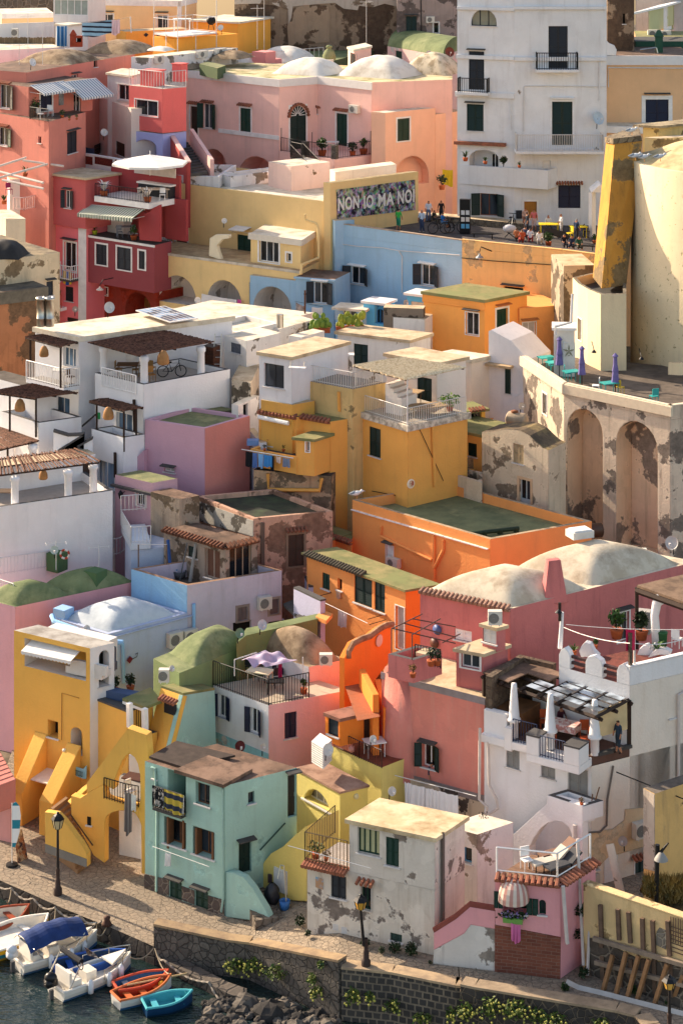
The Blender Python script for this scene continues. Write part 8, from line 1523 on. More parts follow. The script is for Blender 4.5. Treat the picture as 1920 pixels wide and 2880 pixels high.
fp=QE+[V((p.x,p.y,p.z-h)) for p,h in zip(w1,wh)]+dn(w2,.06)+dn(w3,.35)
QM=stonem('a08f7b','8d8070','766a5d',3.3,.03)
m=MB()
for a,b in zip(fp,fp[1:]):
 if b.x<=a.x: continue
 for k in range(6): f_=lambda p,t:V((p.x,p.y+(125-p.y)*t,p.z)); m.quad(f_(a,k/6),f_(b,k/6),f_(b,(k+1)/6),f_(a,(k+1)/6))
a=fp[-1]; m.quad(a,V((45,a.y,a.z)),V((45,125,a.z)),V((a.x,125,a.z))); o=m.build('quay',QM,None); o['kind']='structure'
def wallrun(ps,z0,dz,th,mat,name,label,cop=None):
 t=thing(name,V((ps[0].x,ps[0].y,z0)),label,'wall'); m=MB(); c=MB()
 for a,b in zip(ps,ps[1:]):
  n=Fr(a,b).n; n3=V((n.x,n.y,0)); 
  def slab(mb,o0,o1,za,zb,ea,eb):
   A,B,Cc,D=a+n3*o1,b+n3*o1,b+n3*o0,a+n3*o0; mb.hexa([V((p.x,p.y,z)) for p,z in((A,za),(B,zb),(Cc,zb),(D,za))],[V((p.x,p.y,z)) for p,z in((A,ea),(B,eb),(Cc,eb),(D,ea))])
  slab(m,-th,0,z0,z0,a.z+dz,b.z+dz)
  if cop: slab(c,-th-.05,.05,a.z+dz,b.z+dz,a.z+dz+.1,b.z+dz+.1)
 m.build('masonry',mat,t); c.build('coping',cop,t); return t
DST=stonem('736a61','544d48','45403b',3.0)
wallrun(QE,-3.5,-.02,.8,stonem('57504a','45403c','2f2b28',1.5),'quay_wall','dark stone quay edge wall along the moored boats')
wallrun(w1,-3.5,-.05,.5,DST,'parapet_wall','dark rubble parapet wall rising from the quay edge',blotch('a08868','85705a',1.5))
wallrun(w2,-3.5,-.06,.6,brickm('4a4541','393634','7f7262',.36,.3,(.9,-.4),ms=.04,bump=.7),'sea_wall','sea wall of dark square blocks with pale joints',blotch('b59c7c','94806a',1.5)); wallrun(w3,-3.5,-.05,.6,stonem('4c4642','3a3633','6a5e50',2.6),'sea_wall','lower right sea wall curving below the pink house',blotch('a08c74','857460',1.5))
org(0,2400)
lp_=[PZ(x,y,-.45) for x,y in((1045,640),(1130,740),(1430,895),(1568,965),(1700,1010),(1700,930),(1568,885),(1300,745))]; MB().prism([p-V((0,0,2)) for p in lp_],(0,0,2)).build('stone_ledge',stonem('6a6056','57504a','3f3a36',1.4),None)['kind']='structure'
W=NT('sea_water'); W.col(W.mix(W.ramp(W.noise(.25,4),.4,.65),(.010,.022,.022),(.020,.034,.028))); W.b.inputs['Roughness'].default_value=.07; W.b.inputs['Specular IOR Level'].default_value=.5
W.bump(W.mth('ADD',W.noise(1.6,3,W.pos(.7,1.6,1)),W.mth('MULTIPLY',W.noise(5,3,W.pos(.7,1.6,1)),.4)),.9,.16)
o=MB().quad(V((-150,40,WZ)),V((150,40,WZ)),V((150,135,WZ)),V((-150,135,WZ))).build('water',W.m,None); o['kind']='structure'
def boat(bow,stern,beam,label,hull,inside,gun,bottom=None,h=.45,cat='boat',transom=.75,thwarts=2,name='rowing_boat',deck=0,th=None):
 a,b=PZ(*stern,WZ+h),PZ(*bow,WZ+h); a.z=b.z=WZ; X=(b-a); L=X.length; X.normalize(); Yv=V((-X.y,X.x,0)); t=thing(name,(a+b)/2,label,cat,'boats moored along the quay')
 n=14
 def hw(s): return beam/2*(transom+(1-transom)*min(1,s/.35)**.8)*(max(0,1-max(0,(s-.42)/.58)**2.3))
 sh=lambda s:h*(1+.45*s**2.5)
 def P_(s,k,inn=0):
  w_=max(.02,hw(s)-(.09 if inn else 0)); z=sh(s); x=s*L-(.12 if inn and s>.9 else 0)
  pr=[(1,z),(.97,z*.62),(.88,z*.25),(.7,-.15)] if not inn else [(1,z),(.95,z*.7),(.85,h*.35+deck*h*.45),(0,h*.33+deck*h*.45)]
  q,zz=pr[min(k,3)]; return q*w_,zz,x
 m=MB(); m2=MB(); m3=MB()
 for sd in(-1,1):
  pt=lambda s,k,inn=0:(lambda r:a+X*r[2]+Yv*sd*r[0]+V((0,0,r[1])))(P_(s,k,inn))
  for i in range(n):
   s0,s1=i/n,(i+1)/n
   for k in range(3):
    m.quad(pt(s0,k),pt(s1,k),pt(s1,k+1),pt(s0,k+1),mi=1 if k==1 and bottom else (2 if k==2 and bottom else 0)); m2.quad(pt(s0,k,1),pt(s1,k,1),pt(s1,k+1,1),pt(s0,k+1,1))
  m3.tube([pt(i/n,0)-Yv*sd*.045+V((0,0,.01)) for i in range(n+1)],.06,6)
 e=[a+Yv*sd*P_(0,k)[0]+V((0,0,P_(0,k)[1])) for sd,ks in((-1,(0,1,2,3)),(1,(3,2,1,0))) for k in ks]; m.add(e,[tuple(range(8))])
 m.build('hull',[hull,bottom[0] if bottom else hull,bottom[1] if bottom else hull],t); m2.build('interior',inside,t); m3.tube([a+Yv*hw(0)+V((0,0,h)),a-Yv*hw(0)+V((0,0,h))],.06,6); m3.build('gunwale',gun,t)
 for i in range(thwarts):
  s=.22+.5*i/max(1,thwarts-1); c=a+X*s*L+V((0,0,h*.72)); MB().box(c,X*.13,Yv*(hw(s)-.08),V((0,0,.03))).build('thwart',th or gun,t)
 return t,a,b,X,Yv,L
WB=flat('d9d3c8',.35,var=.06); BLB=flat('1d4a7a',.4); ORB=flat('b84a28',.5); 
t,a,b,X,Y_,L=boat((205,385),(-230,520),1.9,'brown edged white rowing boat at the left edge of the harbour',flat('8f4a2c',.5),flat('c9c2b4',.6),flat('8f3f22',.5),None,.45); 
t,a,b,X,Y_,L=boat((335,455),(-150,650),2.2,'yellow and blue wooden boat under the navy canopy',flat('d9a520',.4),flat('d8d0c2',.6),flat('e0dace',.5),(flat('2a7f95',.4),flat('d9a520',.4)),.55,deck=.6)
t=None
def motor(p,X,Y_,mat,label,big=1):
 t=thing('outboard_motor',p,label,'outboard motor'); Z=V((0,0,1)); MB().box(p-X*.25+Z*.42,X*.22*big,Y_*.15*big,Z*.12*big).ball(p-X*.25+Z*.62,.25*big,12,8,(1,.75,.85)).build('cowling',mat,t,True); MB().box(p-X*.22-Z*.35,X*.09,Y_*.06,Z*.45).build('leg',flat('4a4a4c',.5),t); MB().lathe(p-X*.36-Z*.55,[(.02,-.05),(.17,0),(.02,.05)],8,ax=X).build('propeller',IRON,t); return t
def runabout(bow,stern,label,sx):
 t,a,b,X,Y_,L=boat(bow,stern,1.6,label,WB,flat('d6d0c4',.5,var=.06),WB,(WB,flat('3a5f85',.5)),.45,'motor boat',.9,1,'motor_boat',.3)
 Z=V((0,0,1)); c=a+X*L*.42; MB().box(c+Z*.25,X*.26,Y_*.32,Z*.45).build('console',WB,t); MB().prism([c+X*.32+Y_*.45+Z*1.0,c+X*.32-Y_*.45+Z*1.2,c+X*.1-Y_*.4+Z*1.45,c+X*.1+Y_*.4+Z*1.45],X*.03).build('windscreen',glassm('4a4038'),t)
 MB().tube([c-X*.38+Z*1.0+(Y_*math.cos(k)+Z*math.sin(k))*.22 for k in [i*math.pi/6 for i in range(13)]],.025,4).build('wheel',IRON,t); MB().box(c-X*.95+Z*.45,X*.28,Y_*.55,Z*.25).build('seat',WB,t); MB().box(c-X*1.25+Z*.8,X*.06,Y_*.55,Z*.3).build('backrest',WB,t)
 pts=[a+X*L*s+Y_*sd*(.84*(1-max(0,(s-.45)/.55)**2.2))+Z*(.45*(1+.45*s**2.5)+.35) for sd,ss in((1,(.5,.65,.8,.92,1)),(-1,(.92,.8,.65,.5))) for s in ss]; MB().tube(pts,.025,5).build('bow_rail',STEEL,t)
 for q in pts[::2]: MB().tube([q,q-Z*.42],.02,4).build('stanchion',STEEL,t)
 for s,sd in((.3,-1),(.55,-1),(.75,-1)):
  q=a+X*L*s+Y_*sd*(.94-(.25 if s>.7 else 0))+Z*.1; MB().lathe(q,[(.01,0),(.12,.06),(.13,.5),(.05,.62),(.01,.64)],10).build('fender',flat('d4d6da',.5),t,True)
 MB().prism([a+X*L*.68+Y_*.42+Z*.66,a+X*L*.94+Z*.82,a+X*L*.68-Y_*.42+Z*.66],Z*.08).build('foredeck',WB,t)
 return t,a,b,X,Y_,L
t,a,b,X,Y_,L=runabout((668,560),(120,735),'white motor boat with a navy blue canopy',1); motor(a+V((0,0,.35)),X,Y_,flat('c9c9cc',.4),'silver grey outboard motor on the canopied motor boat')
bm=thing('bimini',a+X*L*.4,'navy blue fabric canopy over the larger motor boat','canopy'); c=a+X*L*.42+V((0,0,1.65)); MB().grid(lambda u,v:c+X*(u-.5)*2.9+Y_*(v-.5)*1.7+V((0,0,-.45*(2*v-1)**2-.22*(2*u-1)**2+.03*math.sin(20*u))),14,10).build('canopy',flat('1e3566',.8,var=.3),bm)
posts(bm,'strut',STEEL,[(a+X*L*.42+X*q+Y_*s*.8+V((0,0,.6)),c+X*q*1.6+Y_*s*.8-V((0,0,.5))) for q in(-.8,.8) for s in(-1,1)],.025)
boat((865,695),(380,775),1.4,'dark blue open boat between the two white motor boats',flat('1c3f86',.4),flat('27405f',.6),flat('24509c',.4),None,.45)
t,a,b,X,Y_,L=runabout((900,715),(385,920),'white open motor boat with a black outboard and stern arch',1); motor(a+V((0,0,.3)),X,Y_,flat('17171a',.35),'black outboard motor on the open motor boat',1.15)
for pp in([(.05,1,.6),(.2,1,1.5),(.2,-1,1.5),(.05,-1,.6)],): MB().tube([a+X*L*q+Y_*s*.8+V((0,0,z)) for q,s,z in pp],.035,5).build('stern_arch',STEEL,t)
MB().tube([a+X*L*.21+Y_*.75+V((0,0,1.55)),a+X*L*.21-Y_*.75+V((0,0,1.55))],.12,7).build('rolled_canopy',flat('16181f',.8),t)
boat((1162,835),(800,915),1.25,'red and blue rowing boat loaded with nets',flat('b3432a',.5),flat('274f78',.6),flat('b8452a',.5),None,.42,th=flat('8a8f96',.6))
t,a,b,X,Y_,L=boat((1180,868),(800,985),1.3,'white and blue rowing boat with an orange interior',flat('d0ccc4',.45),flat('8a4a30',.7),flat('c46a3a',.5),(flat('d0ccc4',.45),flat('27557f',.5)),.45,th=flat('c4622f',.6),thwarts=3)
MB().tube([a+X*.8+Y_*.5+V((0,0,.5)),a+X*3.4-Y_*.1+V((0,0,.55))],.04,5).build('oar',flat('c9a878',.7),t); MB().ball(a+X*2.2+V((0,0,.35)),.16).build('float',flat('d9a020',.5),t,True)
boat((1325,975),(995,1035),1.2,'teal fibreglass dinghy with a dark blue hull',flat('0f3558',.4),flat('3f939f',.5),flat('4ba3ab',.4),(flat('0f3558',.4),flat('0c2436',.4)),.42,th=flat('4aa3b0',.5),transom=.85)
ch=[]
for x,y in((-60,165),(80,240),(230,310),(380,375),(550,430),(700,470)): ch.append(PZ(x,y,.1))
def chain(pts,r,label,name='chain'):
 q=[]
 for a,b in zip(pts,pts[1:]):
  n=max(2,int((b-a).length/.16))
  for i in range(n): q.append(a+(b-a)*i/n-V((0,0,.25*math.sin(math.pi*i/n))))
 q.append(pts[-1]); return MB().tube(q,[r*(1 if i%2 else .5) for i in range(len(q))],5).build(name,flat('8a8074',.8),None,False,label,cat=name)
chain(ch,.06,'heavy mooring chain draped along the quay edge'); chain([PZ(1070,640,-.1),PZ(1130,735,-.3),PZ(1440,890,-.4),PZ(1580,1040,-.7)],.07,'pale chain running down to the rocks below the parapet')
for i,(a_,b_,l) in enumerate((((745,480),(670,560),'mooring rope from the quay ring to the canopied motor boat'),((1062,650),(900,715),'mooring rope from the parapet corner to the open motor boat'),((1068,655),(1165,830),'mooring rope from the parapet corner to the red boat'),((80,250),(50,335),'short rope hanging from the chain at the left'),((385,380),(372,455),'short rope hanging above the yellow boat'),((548,435),(470,510),'short rope hanging beside the navy canopy'))): wire([PZ(*a_,.1),PZ(*b_,-.1)],l,.03,flat('8f816c',.9),.25,'mooring_rope','mooring ropes')
MB().lathe(PZ(738,492,0),[(.01,0),(.25,0),(.2,.1),(.13,.2),(.16,.35),(.01,.4)],10).build('mooring_bollard',flat('4a3026',.8),None,True,'rusty mooring bollard on the quay edge',cat='bollard')
def lantern(base,h,label,glow='e0b055',lean=(0,0)):
 b=V(base); t=thing('street_lamp',b,label,'street lamp','lantern lamps on the quay'); tp=b+V((lean[0],lean[1],h)); MB().lathe(b,[(.2,0),(.2,.3),(.14,.36),(.12,.7),(.09,.75),(.09,1.1),(.11,1.15),(.07,1.25)],10).build('base',flat('3a2a24',.7),t,True); d=tp-b
 MB().tube([b+d*.3,b+d*.78],[.075,.055],8).build('pole',flat('231d1c',.6),t); q=b+d*.78; HH=h*.22; m=MB()
 MB().lathe(q,[(.05,0),(.1,.05),(.17,HH*.12)],6).build('holder',IRON,t); MB().lathe(q+V((0,0,HH*.12)),[(.17,0),(.27,HH*.5)],6).build('glass',flat(glow,.3),t); MB().lathe(q+V((0,0,HH*.62)),[(.32,0),(.2,HH*.2),(.06,HH*.3),(.07,HH*.36),(.01,HH*.42)],6).build('cap',IRON,t)
 for k in range(6):
  a=k*math.pi/3; e=V((math.cos(a),math.sin(a),0)); MB().tube([q+e*.175+V((0,0,HH*.12)),q+e*.28+V((0,0,HH*.62))],.018,4).build('bar',IRON,t)
 return t
lantern(PZ(400,285,0),3.85,'left quay lantern lamp beside the yellow stair house','b5a47c'); 
org(640,2400); b_=PZ(952,787,0); tp=P(906,283,b_.y); lantern(b_,tp.z-b_.z,'middle quay lantern lamp leaning before the weathered house','d9a040',(tp.x-b_.x,0)); org(1280,2400); b_=P(1472,1250,90.6); b_.z=1.35; tp=P(1472,838,b_.y); lantern(b_,tp.z-1.35,'right quay lantern lamp in front of the timber shoring','d9a850')
org(0,1920); q=PZ(85,480+85+720-0,0) if 0 else None
org(0,2400); q=PZ(85,85,0); t=thing('feather_flag',q,'white and teal feather advertising flag on the quay','flag'); MB().lathe(q,[(.3,0),(.28,.1),(.04,.14)],12).build('base',IRON,t); MB().tube([q,q+V((0,0,3.0))],.025,5).build('pole',GREYW,t); m=MB()
pr=[(0,.9),(.16,.9),(.36,1.6),(.42,2.4),(.36,2.85),(.2,3.05),(.06,3.0),(0,2.8)]; m.prism([q+V((x,-.02,z)) for x,z in pr],(0,.03,0)); m.build('sail',stripem('dfe3e3','2c7f92',(0,0,1),1.1,.62),t)
pb=P(130,-180,110); org(0,1920); f=Fr(PZ(100,1075,0) if 0 else P(97,1075,109.5),P(165,1065,110)); t=thing('poster_board',f.pt(0,0,0),'leaning framed poster board behind the feather flag','board'); MB().hexa([f.pt(0,.0,.3),f.pt(f.L,.0,.3),f.pt(f.L,0,.25),f.pt(0,0,.25)],[f.pt(.05,1.35,.0),f.pt(f.L-.1,1.35,0),f.pt(f.L-.1,1.35,-.05),f.pt(.05,1.35,-.05)]).build('poster',blotch('a5623a','3a2a30',4,.42,.58,h3='cfae82'),t)
RK=[blotch('4a4540','322e2c',1.5),blotch('6a6259','4c4640',1.5),blotch('353230','242221',1.5)]
def rock(p,r,label=None):
 m=MB(); n,k=9,7; sd=[R.uniform(.75,1.2) for _ in range(n*k)]; vs=[]
 for i in range(k):
  th=math.pi*i/(k-1)
  for j in range(n): a=2*math.pi*j/n; s=r*(sd[i*n+j] if 0<i<k-1 else 1); vs.append(p+V((math.sin(th)*math.cos(a)*s,math.sin(th)*math.sin(a)*s*.9,-math.cos(th)*s*.7)))
 m.add(vs,[(i*n+j,i*n+(j+1)%n,(i+1)*n+(j+1)%n,(i+1)*n+j) for i in range(k-1) for j in range(n)]); return m.build('rock',R.choice(RK),None,False,label or 'dark weathered boulder heaped below the rubble parapet wall',cat='rock',group='boulders below the sea wall')
org(640,2400)
big=[(115,1055,.95,'large pale boulder left of the biggest one'),(285,1115,1.15,'biggest grey boulder in front of the parapet wall'),(25,1060,.6,None),(215,1075,.45,None),(90,1110,.4,None),(165,1120,.4,None),(420,1130,.7,None),(515,1140,.5,None),(600,1120,.55,None),(330,1060,.5,None)]
for x,y,r,l in big: rock(PZ(x,y,WZ),r*.72,l)
for i in range(120):
 x=R.uniform(-190,760); y0=965+.17*max(0,x)+(40 if x<-60 else 0); y=R.uniform(y0,1230); rock(PZ(x,y,WZ+.05),R.choice((.15,.2,.22,.27,.33,.42)))
def wallshrub(x,y,w,h,Yd,label,fl=1):
 c=P(x,y,Yd); t=thing('flowering_shrub',c,label,'shrub','shrubs growing from the sea wall'); rx=w*K/F*Yd/2; rz=h*K/F*Yd/2; n=int(60+rx*rz*420); leaves(c,1,n,.09,[LEAFY,LEAF],t,'foliage',(rx,.4,rz))
 if fl:
  m=MB()
  for i in range(int(n*.1)):
   a=R.uniform(0,6.28); k=R.random()**.5; m.ball(c+V((math.cos(a)*k*rx,-.38-.1*R.random(),math.sin(a)*k*rz+.05)),.05,5,4)
  m.build('flowers',FLOW,t)['kind']='stuff'
 MB().tube([c+V((0,.6,-rz*.5)),c],.04,4).build('stem',DWOOD,t)
def wy(ps,x):
 Xn=(N(x,0)[0]-CX)/F
 for a,b in zip(ps,ps[1:]):
  f=Fr(a,b); D=V((Xn,1)); tt=f.A.dot(f.n)/D.dot(f.n); u=(D*tt-f.A).dot(f.U)
  if -.3<=u<=f.L+.3: return tt
 return 98
for x,y,w,h,l,fl in((60,775,200,130,'large yellow flowering shrub at the left of the rubble wall',1),(190,770,190,120,'bright middle part of the shrub row on the rubble wall',1),(330,820,220,120,'browning shrub trailing along the rubble wall',0),(580,870,90,90,'small reddish shrub beside the end of the parapet',0),(612,955,110,90,'small yellow flowering shrub below the end of the parapet',1),(860,985,130,120,'dense green shrub on the block sea wall',1),(978,985,80,80,'round yellow flowering shrub next to the dense green one',1),(1125,1050,140,110,'yellow flowering shrub halfway along the block sea wall',1),(1340,1140,170,90,'low green shrub at the bottom edge of the sea wall',1),(1535,1110,70,90,'shrub at the left of the curved lower wall',1),(640,770,60,50,'tuft on top of the parapet end',0)): wallshrub(x,y,w,h,wy(w1+w2+w3,x)-.35,l,fl)
org(1280,2400)
for x,y,w,h,l in((60,1090,160,150,'green shrub at the corner of the lower wall'),(240,1060,200,160,'brown green shrub under the lower wall coping'),(410,1075,220,170,'brightest yellow flowering shrub under the pink house'),(560,1120,160,120,'shrub right of the brightest flowering shrub'),(690,1140,170,100,'yellow flowering shrub at the bottom edge'),(1000,1165,150,50,'dry tuft at the bottom edge beside the curved wall')): wallshrub(x,y,w,h,wy(w3,x)-.35,l)
org(640,2400)
for x,y,s_,l in((500,500,1.1,'bushy weed at the left corner of the weathered house'),(550,575,.7,'low grass tuft on the quay before the weathered house'),(945,650,1.0,'weed clump behind the middle quay lantern'),(1150,690,1.2,'tall weed bush at the wall of the weathered house'),(1262,705,1.3,'wide weed bush at the right foot of the weathered house'),(1062,690,.7,'small weed between two bushes on the quay'),(1395,765,.4,'tiny weed beside the pink stair')): plant(PZ(x,y,0),s_*.62,l,False,LEAFD,1.1,160,'weeds on the quay walls',cat='weeds')
org(1280,2400); MB().tube([PZ(x,y,0) for x,y in((770,890),(850,930),(1000,965),(1250,1030),(1568,1110),(1700,1150))],.14,4).build('kerb',flat('b3b0aa',.8),None,False,'pale painted kerb below the timber shoring',cat='kerb')
PM={}
def bodymesh(pose):
 if pose in PM: return PM[pose]
 sit=pose=='sit'; dz=-.26 if sit else 0; J=[]; E=[]; Rr=[]; T=[]
 def j(p,r,par,tg): J.append(p); Rr.append(r); T.append(tg); (E.append((par,len(J)-1)) if par is not None else None); return len(J)-1
 pel=j((0,0,.53+dz),.085,None,'l'); ab=j((0,0,.62+dz),.078,pel,'t'); ch=j((0,-.005,.74+dz),.088,ab,'t'); nk=j((0,0,.83+dz),.034,ch,'s'); hd=j((0,-.012,.885+dz),.056,nk,'s'); tp=j((0,-.006,.945+dz),.05,hd,'h')
 nose=j((0,-.072,.885+dz),.012,hd,'s')
 for s in(-1,1):
  up=1 if (pose=='wave' and s>0) else 0
  sh=j((s*.10,0,.795+dz),.04,ch,'t'); el=j((s*.145,-.01 if not sit else -.03,.65+dz),.03,sh,'t'); wr=j((s*.15,-.06,.52+dz) if not(sit or up) else (s*.08,-.17,.60+dz),.022,el,'s'); j((s*.15,-.075,.46+dz) if not(sit or up) else (s*.05,-.22,.63+dz),.02,wr,'s')
  hp=j((s*.055,0,.49+dz),.066,pel,'l')
  if sit: kn=j((s*.075,-.24,.27),.05,hp,'l'); an=j((s*.075,-.24,.06),.034,kn,'b'); j((s*.08,-.33,.02),.03,an,'f')
  else:
   st=.03*s; kn=j((s*.062,-.012-st,.28),.05,hp,'l'); an=j((s*.065,.02+st,.05),.032,kn,'b'); j((s*.072,-.07+st,.02),.028,an,'f')
 me=bpy.data.meshes.new('person_tmp'); me.from_pydata(J,E,[]); o=bpy.data.objects.new('person_tmp',me); COL.objects.link(o); sk=o.modifiers.new('s','SKIN'); sk.use_smooth_shade=True
 for i,v in enumerate(me.skin_vertices[0].data): v.radius=(Rr[i],Rr[i]*(.8 if T[i]=='t' else 1)); v.use_root=(i==0)
 o.modifiers.new('d','SUBSURF').levels=1; dg=bpy.context.evaluated_depsgraph_get(); m=bpy.data.meshes.new_from_object(o.evaluated_get(dg)); bpy.data.objects.remove(o)
 mi={'s':0,'t':1,'l':2,'h':3,'b':4,'f':3}; JJ=[V(p) for p in J]
 for p in m.polygons:
  c=p.center; best=min(((c-(a+(b-a)*max(0,min(1,(c-a).dot(b-a)/(b-a).length_squared)))).length-Rr[k]*.5,T[k] if (c-a).dot(b-a)/(b-a).length_squared>.35 else T[i]) for i,k in E for a,b in[(JJ[i],JJ[k])]); tg=best[1]
  if tg in 'sh' and c.z>.9+dz: tg='h'
  if tg in 'sh' and c.z>.84+dz and c.y>.012: tg='h'
  p.material_index=mi[tg]
 PM[pose]=m; return m
SKIN=flat('b07a5c',.6,var=.08)
def person(p,h,face,label,shirt,legs,hair='2a1c14',pose='stand',bare=False,name='person'):
 me=bodymesh(pose).copy(); me.name='person'; ix=[p.material_index for p in me.polygons]; me.materials.clear()
 for q in(SKIN,flat(shirt,.85),flat(legs,.85),flat(hair,.7),SKIN if bare else flat(legs,.85)): me.materials.append(q)
 me.polygons.foreach_set('material_index',ix)
 o=bpy.data.objects.new('person',me); COL.objects.link(o); o.location=p; o.scale=(h,h,h); o.rotation_euler=(0,0,face); return tag(o,label,'person','people on the piazza')
org(640,480)
z=Zpz
person(PZ(1176,412,z),1.72,2.6,'woman in a bright green and blue dress walking on the piazza','3fae4a','2f8f6a','1a1410',bare=True)
person(PZ(1338,425,z),1.78,-.6,'grey haired man in a white shirt standing on the piazza','c3cfdf','39425c','8a8580')
person(PZ(1382,352,z),1.7,.3,'woman in a white top with dark curly hair beside the banner','d6dbe6','5a6a8a','17100e'); person(PZ(1420,365,z),1.5,.8,'person in dark clothes sitting behind the boy on the bicycle','2c2a26','3a3836','201812','sit'); person(PZ(1470,350,z),1.7,-.4,'person in black standing near the peach house corner','1d1c1e','2a2a30','3a2418')
person(PZ(1478,425,z),1.65,1.1,'boy in a blue shirt astride a black bicycle','1f6fb8','5a7a9c','1c1512','sit',True).location.z+=.35
bicycle(PZ(1470,432,z),1.15,'black bicycle ridden by the boy in blue',.25); bicycle(PZ(1555,430,z),1.2,'black moped like bicycle parked right of the boy in blue',.3)
org(1280,480)
for x,y,h,f,s,l,hr,po,ba,lb in((480,400,1.65,.3,'c9a08c','8a5a4a','6a3a22','stand',1,'woman in a pale floral dress standing by the street lamp'),(540,415,1.7,-.2,'c96a6a','c9a9a0','5a3420','stand',1,'woman in a red patterned dress beside the street lamp'),(494,440,1.75,-1.3,'1f2430','2a2c36','15110e','stand',0,'man in a black shirt leaning over the seated group'),(420,500,1.6,2.8,'a5623a','3a3230','4a2c1c','sit',0,'woman with red brown hair seated at the left of the group'),(460,512,1.65,3.3,'b5502f','8a2a22','6a3a20','sit',0,'woman in an orange patterned top seated with her back turned'),(515,502,1.65,3.0,'cfd3e0','8a3038','3a2418','sit',0,'person in a white shirt seated in the middle of the group'),(578,522,1.7,3.0,'e3e0dc','b9b4ae','2c1c14','sit',0,'woman in a white blouse seated at the right of the group'),(480,485,1.6,2.5,'3a4058','2c3040','241a14','sit',0,'person in navy seated behind the others in the group'),(638,415,1.75,.2,'e0dcd4','4a4a50','9a6a48','sit',0,'fair haired man in white seated behind the yellow table'),(728,450,1.72,-1.2,'d6d4d4','bdb8b4','8a5a3c','wave',0,'woman in a long white tunic standing by the dark menu board'),(832,490,1.78,2.2,'2f3f5c','25252c','8f8a86','stand',0,'grey haired man in a blue shirt standing by the yellow chairs'),(748,545,1.68,.2,'1f1c28','2a2733','1c1412','sit',0,'woman in dark clothes seated left of three on the bench'),(802,552,1.65,-.3,'2a3550','222a40','1f1612','sit',1,'person in navy seated in the middle of the bench'),(850,562,1.7,.1,'1f4a3a','3a3a30','2c1e16','sit',1,'man in a dark green shirt seated right on the bench')): person(PZ(x,y,z),h,f,lb,s,l,hr,po,bool(ba))
YT=flat('d9c020',.7)
table(PZ(645,440,z),1.5,.9,'yellow clothed table behind the dark menu board',YT,.78,0,YT); table(PZ(845,460,z),1.2,.9,'yellow clothed table at the right of the piazza',YT,.8,.2,YT); chair(PZ(905,455,z),1.3,'dark metal chair right of the yellow table',IRON); chair(PZ(785,470,z),-1.2,'yellow backed chair left of the right yellow table',YT)
q=PZ(650,480,z); t=thing('menu_board',q,'large dark sloping menu board in front of the yellow table','board'); MB().hexa([q+V((-.1,-.2,.5)),q+V((1.7,-.3,.05)),q+V((1.7,-.27,.0)),q+V((-.1,-.17,.45))],[q+V((-.6,.3,.95)),q+V((1.1,.2,.6)),q+V((1.1,.23,.55)),q+V((-.6,.33,.9))]).build('panel',flat('33291f',.7),t); posts(t,'leg',DWOOD,[(q+V((-.4,.1,0)),q+V((-.4,.1,.7))),(q+V((1.1,0,0)),q+V((1.1,0,.4)))],.04)
q=PZ(66,435,z); t=thing('postcard_rack',q,'black postcard rack with white cards at the left of the piazza','rack'); MB().abox(q+V((0,0,1.3)),.75,.4,2.5,-.2).build('frame',IRON,t)
for i in range(3):
 for k in(-.17,.17): MB().abox(q+V((k,-.24,.6+.5*i)),.26,.05,.32,-.2).build('card',flat(('5fa3c9','d6d0ca','cfd3d6')[i],.6),t)
for x,y,h,l,mt in((640,520,1.9,'leafy oleander in a planter at the piazza edge',LEAF),(690,320,2.6,'big pot plant beside the shuttered window of the white house',LEAFD),(600,360,1.6,'dark shrub in front of the wooden door',LEAFD),(850,330,3.4,'big dark palm bush at the right of the white house',LEAFD),(910,300,3.0,'tall cactus like plant beside the small porch',LEAFD),(425,345,1.0,'low shrub beside the black wall box',LEAFD),(955,500,1.2,'green plant at the right end of the piazza',LEAF)): plant(PZ(x,y,z),h*.55,l,True,mt,1.0,160)
MB().abox(PZ(768,360,z)+V((0,0,.4)),.75,.6,.8,.3).build('covered_crate',flat('1f5fa8',.6,var=.3),None,False,'bright blue covered crate among the piazza plants',cat='crate')
for x,y,l in((190,475,'small black bench at the left of the piazza'),(880,560,'dark bench end at the right of the seated three')): q=PZ(x,y,z); t=thing('bench',q,l,'bench'); MB().abox(q+V((0,0,.45)),1.6,.45,.06,-.1).build('seat',IRON,t); [MB().abox(q+V((k,0,.22)),.07,.4,.44,-.1).build('leg',IRON,t) for k in(-.65,.65)]
bicycle(PZ(385,420,z),1.2,'dark bicycle leaning on the bench wall of the piazza',1.2); t=thing('pushchair',PZ(372,470,z),'pale grey pushchair at the left of the seated group','pushchair'); q=PZ(372,470,z); MB().ball(q+V((0,0,.75)),.42,10,8,(1.2,.8,.7)).build('hood',flat('c9c6c8',.8),t,True); posts(t,'frame',IRON,[(q+V((-.35,0,.1)),q+V((.4,0,.9))),(q+V((.35,0,.1)),q+V((-.3,0,.6)))],.03)
org(640,480)
plant(PZ(1475,130,z+2),1.2,'big terracotta potted shrub on the peach house ledge',True,LEAFD,1.0,120); cloth(P(1478,-10,184),P(1550,-5,184),1.3,'yellow cloth hanging beside the peach house doorway',flat('d6b92a',.9))
f=wr_.fr[0]; person(f.pt(6.5,Zr,-1.0),1.62,-1.0,'woman in a dark striped dress standing in the restaurant terrace','2a3a4a','23303c','241812',bare=True); person(f.pt(3.0,Zr,-2.0),1.6,.6,'person in dark red seated at the back of the restaurant','4a1f2c','2a2228','17110e','sit')
org(640,1920); f=sa.fr[0]; c=f.at(1385,600,-.2); person(c-V((0,0,1.2)),1.6,.9,'dark haired woman leaning on the sill of the green window','4a4450','3a3438','17100d')
